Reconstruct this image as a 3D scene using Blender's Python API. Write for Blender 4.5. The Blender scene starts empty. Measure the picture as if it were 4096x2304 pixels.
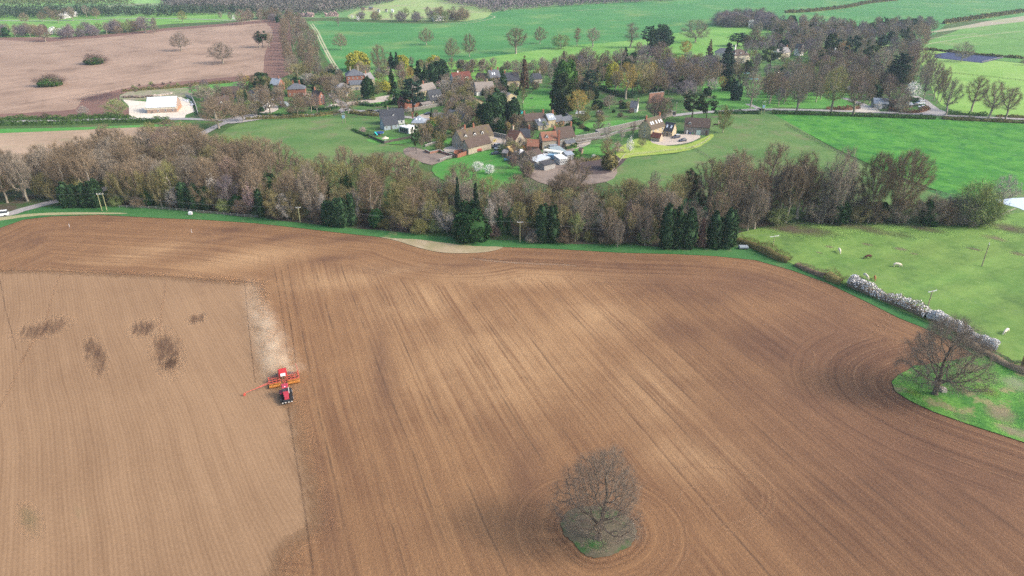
import bpy, math, random
import numpy as np
from mathutils import Vector, Matrix, geometry
R = math.radians
S = bpy.context.scene
COL = S.collection
# ------------------------------------------------------------------ camera
CH, PITCH, F = 95.0, 27.0, 2732.0          # height above the field, tilt below level, focal length in photo pixels
cam = bpy.data.cameras.new('camera'); cam.sensor_width = 36; cam.lens = 36 * F / 4096
cam.clip_start = 1; cam.clip_end = 9000
camo = bpy.data.objects.new('camera', cam); COL.objects.link(camo)
camo.location = (0, 0, CH); camo.rotation_euler = (R(90 - PITCH), 0, 0)
S.camera = camo
# ------------------------------------------------------------------ sky and sun
SUN = Vector((0.86, -0.16, 0.62)).normalized()      # towards the sun
w = bpy.data.worlds.new('World'); S.world = w; w.use_nodes = True
nt = w.node_tree; bg = nt.nodes['Background']
sky = nt.nodes.new('ShaderNodeTexSky'); sky.sky_type = 'NISHITA'; sky.sun_disc = False
sky.sun_elevation = math.asin(SUN.z); sky.sun_rotation = math.atan2(SUN.x, SUN.y)
sky.air_density = 1.0; sky.dust_density = 4.0; sky.ozone_density = 1.0; sky.altitude = 100
nt.links.new(sky.outputs[0], bg.inputs[0]); bg.inputs[1].default_value = 0.15
sl = bpy.data.lights.new('sun', 'SUN'); sl.energy = 1.5; sl.angle = R(12); sl.color = (1.0, 0.93, 0.84)
so = bpy.data.objects.new('sun', sl); COL.objects.link(so)
so.rotation_euler = (-SUN).to_track_quat('-Z', 'Y').to_euler()
S.view_settings.view_transform = 'Standard'; S.view_settings.look = 'None'
S.view_settings.exposure = 1.0; S.view_settings.gamma = 1
try:
    S.cycles.max_bounces = 5; S.cycles.diffuse_bounces = 2; S.cycles.glossy_bounces = 2
    S.cycles.transparent_max_bounces = 12; S.cycles.volume_bounces = 2
    S.cycles.volume_step_rate = 1.0; S.cycles.volume_max_steps = 64
    S.cycles.use_denoising = False; S.cycles.denoising_prefilter = 'ACCURATE'; S.cycles.denoising_quality = 'HIGH'
except Exception:
    pass
# ------------------------------------------------------------------ photo pixel -> place on the ground
ct, st_ = math.cos(R(PITCH)), math.sin(R(PITCH))
def G(px, py, z=0.0):
    u = (px - 2048) / F; v = (1152 - py) / F
    d = Vector((u, ct + v * st_, -st_ + v * ct))
    t = (CH - z) / -d.z
    return Vector((d.x * t, d.y * t, z))
def HT(px, py, top):                      # height of an upright thing standing at (px,py) whose top shows at row `top`
    p = G(px, py); v = (1152 - top) / F
    return CH + p.y * (-st_ + v * ct) / (ct + v * st_)
def PPM(px, py):                          # photo pixels per metre there
    p = G(px, py); return F / (p.y * ct + CH * st_)
def PX(p):
    x, y, z = p[0], p[1], p[2] - CH
    zc = y * ct - z * st_; yc = y * st_ + z * ct
    return 2048 + F * x / zc, 1152 - F * yc / zc
K = 4096 / 2576.0
def ov(*pts): return [(x * K, y * K) for x, y in pts]
def cr(x0, y0, f, *pts): return [(x0 + x * f, y0 + y * f) for x, y in pts]
# ------------------------------------------------------------------ tagging
def tag(o, label=None, cat=None, group=None, kind=None):
    if label: o['label'] = label
    if cat: o['category'] = cat
    if group: o['group'] = group
    if kind: o['kind'] = kind
    return o
def empty(name, loc, rz=0.0, label=None, cat=None, group=None):
    o = bpy.data.objects.new(name, None); COL.objects.link(o)
    o.location = loc; o.rotation_euler = (0, 0, rz); o.empty_display_size = 1
    return tag(o, label, cat, group)
def mobj(name, me, m=None, parent=None, loc=None):
    o = bpy.data.objects.new(name, me); COL.objects.link(o)
    if m is not None and len(me.materials) == 0: me.materials.append(m)
    if parent is not None: o.parent = parent
    if loc is not None: o.location = loc
    return o
# ------------------------------------------------------------------ materials
MATS = {}
class NT:
    def __init__(s, name):
        s.m = bpy.data.materials.new(name); s.m.use_nodes = True
        s.t = s.m.node_tree; s.b = s.t.nodes['Principled BSDF']
        s.out = s.t.nodes['Material Output']
        s.b.inputs['Specular IOR Level'].default_value = 0.15
    def n(s, k, **kw):
        nd = s.t.nodes.new('ShaderNode' + k)
        for a, b in kw.items(): setattr(nd, a, b)
        return nd
    def l(s, a, b): s.t.links.new(a, b)
    def val(s, x, sock):
        if isinstance(x, (int, float)): sock.default_value = x
        elif isinstance(x, (tuple, list)): sock.default_value = tuple(x) if len(x) != 3 or sock.type != 'RGBA' else tuple(x) + (1,)
        else: s.l(x, sock)
    def math(s, op, a, b=0.0, c=None, clamp=False):
        nd = s.n('Math', operation=op, use_clamp=clamp); s.val(a, nd.inputs[0]); s.val(b, nd.inputs[1])
        if c is not None: s.val(c, nd.inputs[2])
        return nd.outputs[0]
    def mix(s, f, a, b):
        nd = s.n('Mix', data_type='RGBA'); s.val(f, nd.inputs[0]); s.val(a, nd.inputs[6]); s.val(b, nd.inputs[7]); return nd.outputs[2]
    def mul(s, c, f):                      # colour times factor
        nd = s.n('Vector Math'.replace(' ', ''), operation='SCALE'); s.val(c, nd.inputs[0]); s.val(f, nd.inputs[3]); return nd.outputs[0]
    def noise(s, vec, scale, detail=3, rough=.55, w=None):
        nd = s.n('TexNoise'); nd.inputs['Scale'].default_value = scale; nd.inputs['Detail'].default_value = detail
        nd.inputs['Roughness'].default_value = rough
        if vec is not None: s.l(vec, nd.inputs['Vector'])
        return nd.outputs[0]
    def ramp(s, x, lo, hi):                # smooth 0..1
        nd = s.n('MapRange', interpolation_type='SMOOTHSTEP'); s.val(x, nd.inputs[0])
        nd.inputs[1].default_value = lo; nd.inputs[2].default_value = hi; return nd.outputs[0]
    def pos(s): return s.n('NewGeometry').outputs['Position']
    def objc(s): return s.n('TexCoord').outputs['Object']
    def axis(s, deg, ks=1.0, kl=1.0):      # stripe frame: x across, y along heading `deg` from +Y
        p = s.pos(); a = R(deg)
        dx = s.n('VectorMath', operation='DOT_PRODUCT'); s.l(p, dx.inputs[0]); dx.inputs[1].default_value = (math.cos(a), -math.sin(a), 0)
        dy = s.n('VectorMath', operation='DOT_PRODUCT'); s.l(p, dy.inputs[0]); dy.inputs[1].default_value = (math.sin(a), math.cos(a), 0)
        return dx.outputs['Value'], dy.outputs['Value']
    def xyz(s, x, y, z=0.0):
        nd = s.n('CombineXYZ'); s.val(x, nd.inputs[0]); s.val(y, nd.inputs[1]); s.val(z, nd.inputs[2]); return nd.outputs[0]
    def attr(s, name): return s.n('Attribute', attribute_name=name).outputs['Fac']
    def rnd(s): return s.n('ObjectInfo').outputs['Random']
    def done(s, col, rough=.95):
        s.val(col, s.b.inputs['Base Color']); s.b.inputs['Roughness'].default_value = rough; return s.m

def flat(name, c, rough=.6, spec=.3, metal=0.0, var=.12, scale=3):
    if name in MATS: return MATS[name]
    t = NT(name); n = t.noise(t.objc(), scale, 3)
    col = t.mix(n, [x * (1 - var) for x in c], [x * (1 + var) for x in c])
    t.done(col, rough); t.b.inputs['Specular IOR Level'].default_value = spec; t.b.inputs['Metallic'].default_value = metal
    MATS[name] = t.m; return t.m

def grassy(name, a, b, c=None, big=.02, small=.35, streak=None, cw=(.5, .72), grain=.35):
    """a/b mottled, optional third tone c in patches; streak=(deg, freq) for drill or mowing lines"""
    t = NT(name); p = t.pos()
    n1 = t.noise(p, big, 4); n2 = t.noise(p, small, 4, .7); n3 = t.noise(p, 2.2, 3, .7)
    f = t.math('ADD', t.math('MULTIPLY', n1, .6), t.math('MULTIPLY', n2, .4))
    col = t.mix(t.ramp(f, .38, .62), a, b)
    if c: col = t.mix(t.ramp(t.noise(p, big * 1.7, 5, .65), *cw), col, c)
    if streak:
        sx, sy = t.axis(streak[0])
        sn = t.noise(t.xyz(t.math('MULTIPLY', sx, streak[1]), t.math('MULTIPLY', sy, .012)), 1.0, 3, .6)
        col = t.mul(col, t.math('ADD', 1 - streak[2] / 2, t.math('MULTIPLY', sn, streak[2])))
    col = t.mul(col, t.math('ADD', 1 - grain / 2, t.math('MULTIPLY', n3, grain)))
    return t.done(col, .95)
# ------------------------------------------------------------------ ground sheets
def smooth_poly(pts, n=6, closed=True):
    out = []; N = len(pts)
    for i in range(N if closed else N - 1):
        p0, p1, p2, p3 = (pts[(i - 1) % N], pts[i], pts[(i + 1) % N], pts[(i + 2) % N]) if closed else (pts[max(i - 1, 0)], pts[i], pts[i + 1], pts[min(i + 2, N - 1)])
        for k in range(n):
            t = k / n
            out.append(tuple(.5 * ((2 * p1[j]) + (p2[j] - p0[j]) * t + (2 * p0[j] - 5 * p1[j] + 4 * p2[j] - p3[j]) * t * t + (3 * p1[j] - p0[j] - 3 * p2[j] + p3[j]) * t ** 3) for j in range(2)))
    if not closed: out.append(tuple(pts[-1][:2]))
    return out
OPEN = []; WAYS = []; lawn_n = [0]
def sheet(name, px, z, m, smooth=4, kind='structure', wob=0.0):
    lawn_n[0] += 1; z = z + (lawn_n[0] % 7) * .0035
    pts = [G(x, y) for x, y in px]; pts = [(p.x, p.y) for p in pts]
    if smooth: pts = smooth_poly(pts, smooth)
    if wob:
        rr = random.Random(len(pts)); pts = [(x + rr.uniform(-wob, wob), y + rr.uniform(-wob, wob)) for x, y in pts]
    if name in ('lawn', 'yard', 'gravel_drive', 'south_paddock', 'riding_arena', 'tilled_plot', 'brown_ground', 'west_pasture', 'east_pasture', 'striped_pasture'): OPEN.append(list(pts))
    vs = [Vector((x, y, z)) for x, y in pts]
    tri = geometry.tessellate_polygon([vs])
    me = bpy.data.meshes.new(name); me.from_pydata([tuple(v) for v in vs], [], [tuple(t) for t in tri])
    if me.polygons and sum(p.normal.z for p in me.polygons) < 0: me.flip_normals()
    o = mobj(name, me, m)
    if kind: o['kind'] = kind
    return o
def ribbon(name, path, width, z, m, px=True, smooth=5, kind='structure', widths=None):
    pts = [(G(x, y).x, G(x, y).y) for x, y in path] if px else list(path)
    if smooth: pts = smooth_poly(pts, smooth, False)
    if name == 'road': WAYS.append(list(pts))
    n = len(pts); vs = []; fs = []
    for i, (x, y) in enumerate(pts):
        a = Vector(pts[max(i - 1, 0)]); b = Vector(pts[min(i + 1, n - 1)]); t = (b - a).normalized(); nn = Vector((-t.y, t.x))
        wd = width if widths is None else np.interp(i / (n - 1), np.linspace(0, 1, len(widths)), widths)
        for s in (-.5, 0, .5): vs.append((x + nn.x * wd * s, y + nn.y * wd * s, z))
        if i:
            k = 3 * i
            fs += [(k - 3, k, k + 1, k - 2), (k - 2, k + 1, k + 2, k - 1)]
    me = bpy.data.meshes.new(name); me.from_pydata(vs, [], fs)
    uv = me.uv_layers.new(name='UV'); L = [0]
    for i in range(1, n): L.append(L[-1] + (Vector(pts[i]) - Vector(pts[i - 1])).length)
    for lp in me.loops:
        i = lp.vertex_index; uv.data[lp.index].uv = (L[i // 3], (i % 3) / 2)
    if sum(p.normal.z for p in me.polygons) < 0: me.flip_normals()
    o = mobj(name, me, m)
    if kind: o['kind'] = kind
    return o
def soft(name, c, strength=.8, ns=.15, fine=True, rows=None):
    """ground stain that thins out to its edge (its rim attribute) with a broken outline"""
    t = NT(name); p = t.pos(); a = t.attr('rim')
    n = t.noise(p, ns, 5, .65)
    if rows is not None:
        rx_, ry_ = t.axis(rows); n = t.noise(t.xyz(t.math('MULTIPLY', rx_, .75), t.math('MULTIPLY', ry_, .11)), 1, 5, .75)
    f = t.ramp(t.math('ADD', a, t.math('MULTIPLY', t.math('SUBTRACT', n, .5), 2.0 if rows is None else 4.2)), -.3, 1.5)
    f = t.math('MULTIPLY', f, strength)
    g = t.noise(p, 1.7, 3, .7)
    t.done(t.mul(c, t.math('ADD', .8, t.math('MULTIPLY', g, .4))))
    tr = t.n('BsdfTransparent'); mx = t.n('MixShader'); t.l(f, mx.inputs[0]); t.l(tr.outputs[0], mx.inputs[1]); t.l(t.b.outputs[0], mx.inputs[2]); t.l(mx.outputs[0], t.out.inputs[0])
    return t.m
def blotch(name, px, py, rx, ry, m, z=.09, ang=0.0):
    """rx, ry in photo pixels, laid out on the ground"""
    c = G(px, py); k = PPM(px, py); a = rx / k; b = abs(G(px, py - ry).y - G(px, py + ry).y) / 2
    vs = [(c.x, c.y, z)]; rim = [1.0]; fs = []; ang = ang - math.atan2(c.x, c.y)
    N = 28
    for ri, rr in enumerate((.45, 1.0)):
        for i in range(N):
            t = 2 * math.pi * i / N; x, y = a * rr * math.cos(t), b * rr * math.sin(t)
            x, y = x * math.cos(ang) - y * math.sin(ang), x * math.sin(ang) + y * math.cos(ang)
            vs.append((c.x + x, c.y + y, z)); rim.append((.55, -.55)[ri])
    for i in range(N):
        j = (i + 1) % N
        fs.append((0, 1 + i, 1 + j)); fs.append((1 + i, 1 + N + i, 1 + N + j, 1 + j))
    me = bpy.data.meshes.new(name); me.from_pydata(vs, [], fs)
    at = me.attributes.new('rim', 'FLOAT', 'POINT'); at.data.foreach_set('value', rim)
    o = mobj(name, me, m); o['kind'] = 'structure'; return o

# -- base ground
gm = grassy('rough_grass', (.075, .125, .035), (.05, .10, .03), (.13, .12, .06), .03, .4)
me = bpy.data.meshes.new('ground'); me.from_pydata([(-2200, -150, 0), (2200, -150, 0), (2200, 2600, 0), (-2200, 2600, 0)], [], [(0, 1, 2, 3)])
mobj('ground', me, gm)['kind'] = 'structure'

# -- the big drilled field: one mesh with distances to its edge and to the oak island stored per vertex
EDGE = ov((-160, 640), (-60, 600), (0, 574), (60, 553), (130, 545), (250, 541), (400, 549), (520, 554), (640, 562), (760, 575), (870, 588), (985, 600),
          (1050, 621), (1110, 634), (1180, 637), (1230, 631), (1265, 622), (1400, 627), (1550, 636), (1700, 640), (1800, 645), (1900, 655), (1990, 680), (2080, 712),
          (2180, 760), (2260, 800), (2320, 824), (2400, 862), (2450, 893), (2395, 908), (2310, 922), (2262, 942), (2243, 962), (2252, 986), (2290, 1010),
          (2350, 1038), (2450, 1073), (2576, 1114), (2760, 1180), (3000, 1300))
EW = smooth_poly([(G(*p).x, G(*p).y) for p in EDGE], 5, False)
ISL = cr(2100, 1650, .4513, (320, 1000), (345, 930), (420, 860), (560, 830), (760, 850), (900, 920), (975, 1010), (985, 1100), (930, 1180), (850, 1235), (720, 1280), (590, 1290), (500, 1240), (420, 1150), (350, 1080))
IW = smooth_poly([(G(*p).x, G(*p).y) for p in ISL], 4)
def inside(x, y, poly):
    r = np.zeros(x.shape, bool); n = len(poly)
    for i in range(n):
        (x1, y1), (x2, y2) = poly[i], poly[(i + 1) % n]
        if y1 == y2: continue
        c = ((y1 > y) != (y2 > y)) & (x < (x2 - x1) * (y - y1) / (y2 - y1) + x1)
        r ^= c
    return r
def pdist(x, y, line, closed=False):
    best = np.full(x.shape, 1e9); arc = np.zeros(x.shape); acc = 0
    m = len(line)
    for i in range(m if closed else m - 1):
        (x1, y1), (x2, y2) = line[i], line[(i + 1) % m]
        dx, dy = x2 - x1, y2 - y1; L2 = dx * dx + dy * dy + 1e-9
        t = np.clip(((x - x1) * dx + (y - y1) * dy) / L2, 0, 1)
        d = np.hypot(x - x1 - t * dx, y - y1 - t * dy); L = math.sqrt(L2)
        k = d < best; best[k] = d[k]; arc[k] = acc + t[k] * L; acc += L
    return best, arc
def gpoly(px): return [(G(*p).x, G(*p).y) for p in px]
def sst(x, a, b):
    t = np.clip((x - a) / (b - a), 0, 1); return t * t * (3 - 2 * t)
xs = np.arange(-260, 262, 1.6); ys = np.arange(-60, 262, 1.6)
XX, YY = np.meshgrid(xs, ys); X, Y = XX.ravel(), YY.ravel()
de, ea = pdist(X, Y, EW); di, ia = pdist(X, Y, IW, True)
rs = np.random.RandomState(4)
def blob(px, py, rx, ry, ang=0):
    c = G(px * K, py * K); k = PPM(px * K, py * K) / K; a = rx / k; b = abs(G(px * K, (py - ry) * K).y - G(px * K, (py + ry) * K).y) / 2
    dx, dy = X - c.x, Y - c.y; ang = R(ang) - math.atan2(c.x, c.y); ca, sa = math.cos(ang), math.sin(ang)
    u, v = (dx * ca + dy * sa) / a, (-dx * sa + dy * ca) / b
    return np.exp(-(u * u + v * v) * 1.1)
dk = np.zeros(X.shape)
# damp dark soil, where the photo shows it (overview pixels)
for a in ((590, 578, 120, 12), (700, 600, 90, 9), (880, 600, 110, 10), (840, 650, 90, 8), (560, 585, 60, 8), (230, 560, 130, 9), (60, 610, 70, 22),
          (1350, 637, 80, 9), (1560, 672, 60, 10), (1500, 662, 160, 12), (1700, 665, 130, 14), (1900, 700, 120, 22), (2130, 790, 110, 30), (1740, 740, 150, 30),
          (2040, 810, 130, 40), (1950, 880, 160, 60), (2150, 900, 110, 40), (2230, 880, 60, 40), (1100, 672, 160, 10), (1300, 655, 140, 7), (2300, 1030, 140, 50), (1480, 668, 60, 14), (560, 602, 60, 7), (2120, 760, 90, 20),
          (2450, 1180, 160, 50), (820, 1250, 25, 150), (2000, 1000, 160, 60), (1700, 830, 120, 40), (960, 930, 26, 120), (1330, 1180, 60, 100)):
    dk = np.maximum(dk, blob(*a))
lt = np.zeros(X.shape)
for a in ((620, 650, 160, 26), (1300, 700, 240, 24), (880, 700, 150, 30), (350, 640, 120, 22), (1250, 900, 260, 130), (1750, 1150, 150, 60), (1050, 760, 140, 60), (1500, 800, 130, 60), (1640, 980, 120, 100), (1000, 680, 100, 12)):
    lt = np.maximum(lt, blob(*a))
rd = np.maximum(blob(2350, 1150, 520, 330), .9 * blob(2100, 880, 260, 130)); rd = np.maximum(rd, .7 * blob(1850, 720, 420, 40)); rd = np.maximum(rd, .35 * blob(1450, 1300, 160, 160))
sxv = X * math.cos(R(-21)) - Y * math.sin(R(-21)); c0 = G(655 * K, 720 * K); s0_ = c0.x * math.cos(R(-21)) - c0.y * math.sin(R(-21)); hx = 1 - sst(sxv, s0_ - 6, s0_ + 10)
nx = len(xs); idx = np.arange(len(X)).reshape(len(ys), nx)
q = np.stack([idx[:-1, :-1], idx[:-1, 1:], idx[1:, 1:], idx[1:, :-1]], -1).reshape(-1, 4)
me = bpy.data.meshes.new('ploughed_field')
me.vertices.add(len(X)); me.vertices.foreach_set('co', np.stack([X, Y, np.full(X.shape, .03)], -1).ravel())
me.loops.add(q.size); me.loops.foreach_set('vertex_index', q.ravel().astype(np.int32))
me.polygons.add(len(q)); me.polygons.foreach_set('loop_start', np.arange(0, q.size, 4, dtype=np.int32)); me.update(calc_edges=True); me.validate()
for nm, v in (('de', de), ('ea', ea), ('di', di), ('dk', dk), ('lt', lt), ('rd', rd), ('hx', hx)):
    at = me.attributes.new(nm, 'FLOAT', 'POINT'); at.data.foreach_set('value', v.astype(np.float32))
t = NT('drilled_soil'); p = t.pos()
DR = -21.0
LIN = (.295, .166, .080)
sx, sy = t.axis(DR)
warp = t.math('MULTIPLY', t.math('SUBTRACT', t.noise(p, .02, 2), .5), 2.2)
sxw = t.math('ADD', sx, warp)
def stripes(across, along, klo=.25, khi=1.6):
    a = t.noise(t.xyz(t.math('MULTIPLY', across, klo), t.math('MULTIPLY', along, .006)), 1, 4, .7)
    b = t.noise(t.xyz(t.math('MULTIPLY', across, khi), t.math('MULTIPLY', along, .02)), 1, 2, .6)
    return t.math('ADD', t.math('MULTIPLY', a, .5), t.math('MULTIPLY', b, .5))
st1 = stripes(sxw, sy)
st2 = stripes(t.attr('de'), t.attr('ea'), .3, 1.3)
st3 = stripes(t.attr('di'), t.math('MULTIPLY', t.noise(p, .03, 2), 60.0), .45, 1.5)
hw = t.ramp(t.math('ADD', t.attr('de'), t.math('MULTIPLY', t.noise(p, .06, 2), 8.0)), 32.0, 22.0)
hw = t.math('MAXIMUM', hw, t.attr('hx'))
iw = t.ramp(t.math('ADD', t.attr('di'), t.math('MULTIPLY', t.noise(p, .06, 2), 4.0)), 16.0, 9.0)
def fmix(f, a, b): return t.math('ADD', t.math('MULTIPLY', t.math('SUBTRACT', 1.0, f), a), t.math('MULTIPLY', f, b))
stp = fmix(iw, fmix(hw, st1, st2), st3)
# tramlines: one dark wheel line each pass of the drill, broken up
fr = t.math('FRACT', t.math('DIVIDE', sxw, 8.1)); line = t.math('ABSOLUTE', t.math('SUBTRACT', fr, .5))
ln = t.math('MULTIPLY', t.ramp(line, .04, .012), t.ramp(t.noise(t.xyz(t.math('MULTIPLY', sx, .12), t.math('MULTIPLY', sy, .05)), 1, 3, .7), .38, .62))
ln = t.math('MULTIPLY', ln, t.math('SUBTRACT', 1.0, t.math('MAXIMUM', hw, iw)))
big = t.noise(p, .018, 4, .6); mid = t.noise(p, .12, 4, .65); fine = t.noise(p, 1.6, 4, .8)
dkf = t.math('MULTIPLY', t.attr('dk'), t.ramp(t.noise(t.xyz(t.math('MULTIPLY', sxw, .06), t.math('MULTIPLY', sy, .02)), 1, 4, .7), .3, .6))
bal = t.math('ADD', t.math('ADD', t.math('MULTIPLY', stp, 1.0), t.math('MULTIPLY', big, .45)), t.math('MULTIPLY', mid, .2))
col = t.mix(t.ramp(bal, .53, 1.1), (.148, .076, .041), LIN)
col = t.mix(t.math('MULTIPLY', t.attr('lt'), t.ramp(bal, .6, .95)), col, (.38, .235, .122))
col = t.mix(t.math('MULTIPLY', dkf, .6), col, (.100, .052, .036))
col = t.mix(t.math('MULTIPLY', t.attr('rd'), .85), col, t.mix(t.ramp(bal, .6, 1.05), (.088, .047, .032), (.185, .098, .058)))
col = t.mix(t.math('MULTIPLY', ln, .55), col, (.085, .052, .034))
clod = t.noise(p, 4.5, 3, .8)
col = t.mul(col, t.math('ADD', .40, t.math('ADD', t.math('MULTIPLY', fine, .7), t.math('MULTIPLY', clod, .5))))
t.done(col, .95)
bm_ = t.n('Bump'); bm_.inputs['Strength'].default_value = .55; bm_.inputs['Distance'].default_value = .3
t.l(fine, bm_.inputs['Height']); t.l(bm_.outputs[0], t.b.inputs['Normal'])
mobj('ploughed_field', me, t.m)['kind'] = 'structure'

# -- the part still to be drilled (paler, fine slanting rows)
t = NT('cultivated_soil'); p = t.pos()
sx, sy = t.axis(-33.9)
bend = t.math('MULTIPLY', t.math('SUBTRACT', t.noise(p, .012, 2), .5), 7.0)
a = t.math('ADD', sx, bend)
row = t.n('TexWave', wave_type='BANDS', bands_direction='X'); row.inputs['Scale'].default_value = .42; row.inputs['Distortion'].default_value = 1.1; row.inputs['Detail'].default_value = 2; row.inputs['Detail Scale'].default_value = .6
t.l(t.xyz(a, t.math('MULTIPLY', sy, .05)), row.inputs['Vector'])
st = t.noise(t.xyz(t.math('MULTIPLY', a, .33), t.math('MULTIPLY', sy, .012)), 1, 4, .7)
st4 = t.noise(t.xyz(t.math('MULTIPLY', a, 1.5), t.math('MULTIPLY', sy, .03)), 1, 2, .6)
big = t.noise(p, .02, 4, .6); fine = t.noise(p, 1.5, 4, .8)
bal = t.math('ADD', t.math('ADD', t.math('MULTIPLY', st, .5), t.math('MULTIPLY', st4, .3)), t.math('ADD', t.math('MULTIPLY', big, .7), t.math('MULTIPLY', row.outputs['Fac'], .13)))
col = t.mix(t.ramp(bal, .42, 1.12), (.20, .118, .064), (.325, .205, .115))
col = t.mix(t.math('MULTIPLY', t.ramp(t.noise(p, .045, 4, .7), .62, .78), .5), col, (.165, .095, .062))
col = t.mix(t.math('MULTIPLY', t.ramp(t.noise(t.xyz(t.math('MULTIPLY', a, .09), t.math('MULTIPLY', sy, .03), 7.0), 1, 4, .7), .66, .8), .3), col, (.17, .17, .08))
col = t.mul(col, t.math('ADD', .45, t.math('ADD', t.math('MULTIPLY', fine, .6), t.math('MULTIPLY', t.noise(p, 4.5, 3, .8), .5))))
cultm = t.done(col, .95)
LEFT = ov((-700, 700), (-300, 690), (0, 682), (200, 686), (400, 697), (560, 708), (645, 716), (654, 800), (668, 880), (692, 960), (735, 1030), (752, 1100), (772, 1180), (790, 1250), (805, 1320),
          (765, 1345), (715, 1385), (690, 1449), (680, 1600), (690, 2400), (-1200, 2400))
LW = gpoly(LEFT); ins = inside(X, Y, LW); dl, _ = pdist(X, Y, LW, True); sd = np.where(ins, dl, -dl)
cell = (sd[q] > -4).all(1) & (Y[q] < 262).all(1); qs = q[cell]; used, inv = np.unique(qs, return_inverse=True)
me = npm_ = bpy.data.meshes.new('seedbed'); me.vertices.add(len(used)); me.vertices.foreach_set('co', np.stack([X[used], Y[used], np.full(len(used), .06)], -1).ravel())
qi = inv.reshape(-1, 4); me.loops.add(qi.size); me.loops.foreach_set('vertex_index', qi.ravel().astype(np.int32)); me.polygons.add(len(qi)); me.polygons.foreach_set('loop_start', np.arange(0, qi.size, 4, dtype=np.int32)); me.update(calc_edges=True)
at = me.attributes.new('rim', 'FLOAT', 'POINT'); at.data.foreach_set('value', np.clip(sd[used], -5, 5).astype(np.float32))
ed_ = t.math('ADD', t.attr('rim'), t.math('MULTIPLY', t.math('SUBTRACT', t.noise(t.xyz(t.math('MULTIPLY', a, .3), t.math('MULTIPLY', sy, .2)), 1, 4, .7), .5), 6.0))
tr = t.n('BsdfTransparent'); mx = t.n('MixShader'); t.l(t.ramp(ed_, -2.2, 3.0), mx.inputs[0]); t.l(tr.outputs[0], mx.inputs[1]); t.l(t.b.outputs[0], mx.inputs[2]); t.l(mx.outputs[0], t.out.inputs[0])
mobj('seedbed', me, cultm)['kind'] = 'structure'
track_m = soft('tyre_track_soil', (.38, .225, .125), .38, .3)
dtrack_m = soft('wheel_rut_soil', (.12, .075, .05), .5, .25)
faint_m = soft('faint_rut_soil', (.13, .075, .05), .32, .25)
def trk(path, w=.9, m=None, px=True, name='tyre_track', z=.10, smooth=5):
    o = ribbon(name, path, w, z, m or track_m, px, smooth); me = o.data
    at = me.attributes.new('rim', 'FLOAT', 'POINT'); at.data.foreach_set('value', [.62] * len(me.vertices)); return o
# wheel lines
for pts, w_ in ((ov((725, 1026), (738, 1110), (750, 1180), (762, 1250), (775, 1340), (790, 1449), (800, 1520)), .38), (ov((615, 700), (622, 780), (632, 880), (643, 965)), .28),
            (ov((-200, 680), (0, 681), (150, 683), (300, 690), (450, 698), (560, 706), (642, 712)), .4), (ov((0, 700), (15, 780), (42, 880)), .25), (ov((708, 680), (730, 800), (745, 930)), .3), (ov((690, 670), (712, 800), (722, 880)), .25)):
    trk(pts, w_, dtrack_m)
for pts in (ov((205, 600), (170, 660), (140, 720), (110, 820), (70, 880), (20, 990), (-30, 1080)), ov((420, 690), (405, 800), (395, 900)), ov((60, 905), (90, 855), (150, 815))):
    trk(pts, .7)
def arcpx(cx, cy, rx, ry, a0, a1, n=14): return ov(*[(cx + rx * math.cos(R(a0 + (a1 - a0) * i / n)), cy - ry * math.sin(R(a0 + (a1 - a0) * i / n))) for i in range(n + 1)])
for a in ((1800, 1255, 150, 90, -80, 60), (1800, 1255, 135, 80, -80, 60), (1800, 1255, 118, 66, -90, 50), (1770, 1250, 60, 26, 0, 340), (1750, 1215, 150, 40, 20, 110),
          (1505, 735, 45, 26, -20, 150), (1505, 735, 38, 20, -20, 150), (1320, 715, 36, 14, -20, 150), (1180, 700, 40, 14, -30, 140), (1090, 694, 50, 14, -10, 150), (1385, 730, 30, 20, 20, 160), (940, 690, 50, 12, 0, 150),
          (2200, 830, 28, 24, -40, 60), (2190, 832, 26, 20, -40, 60), (2180, 834, 24, 18, -40, 60), (2170, 835, 22, 16, -40, 60), (2150, 805, 90, 38, -60, 90), (2000, 730, 50, 18, -20, 140), (1960, 900, 90, 50, -60, 20), (1650, 705, 90, 14, 10, 150),
          (800, 1470, 115, 150, 85, 180), (800, 1470, 98, 128, 85, 180), (800, 1470, 80, 105, 85, 180), (810, 1480, 50, 70, 85, 180)):
    trk(arcpx(*a), .55)
def ring(off):
    n = len(IW); out = []
    for i in range(n):
        a = Vector(IW[i - 1]); b = Vector(IW[(i + 1) % n]); d = (b - a).normalized(); nn = Vector((d.y, -d.x)); c = Vector(IW[i]) + nn * off; out.append((c.x, c.y))
    return out + [out[0]]
cI = Vector((sum(p[0] for p in IW) / len(IW), sum(p[1] for p in IW) / len(IW)))
sgn = 1 if (Vector(ring(1)[0]) - cI).length > (Vector(IW[0]) - cI).length else -1
for k, off in enumerate((.5, 1.1, 1.7, 2.3)): trk(ring(off * sgn), .32, (track_m, faint_m)[k % 2], px=False, smooth=0)
for k, off in enumerate((5.0, 6.5, 9.0)): trk(ring(off * sgn)[:int(len(IW) * .8)], .35, track_m, px=False, smooth=0)
for k in range(7):      # wheel lines curving round the grass headland on the right
    off = 2.0 + 2.1 * k; out = []
    seg = EW[int(len(EW) * .74):]
    for i in range(1, len(seg) - 1):
        a = Vector(seg[i - 1]); b = Vector(seg[i + 1]); d = (b - a).normalized(); c = Vector(seg[i]) + Vector((d.y, -d.x)) * off; out.append((c.x, c.y))
    out = [p for p in out if pdist(np.array([p[0]]), np.array([p[1]]), EW)[0][0] > off * .97]
    if len(out) > 6: trk(out, .45, (track_m, faint_m)[k % 3 == 2], px=False, smooth=0)
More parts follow.
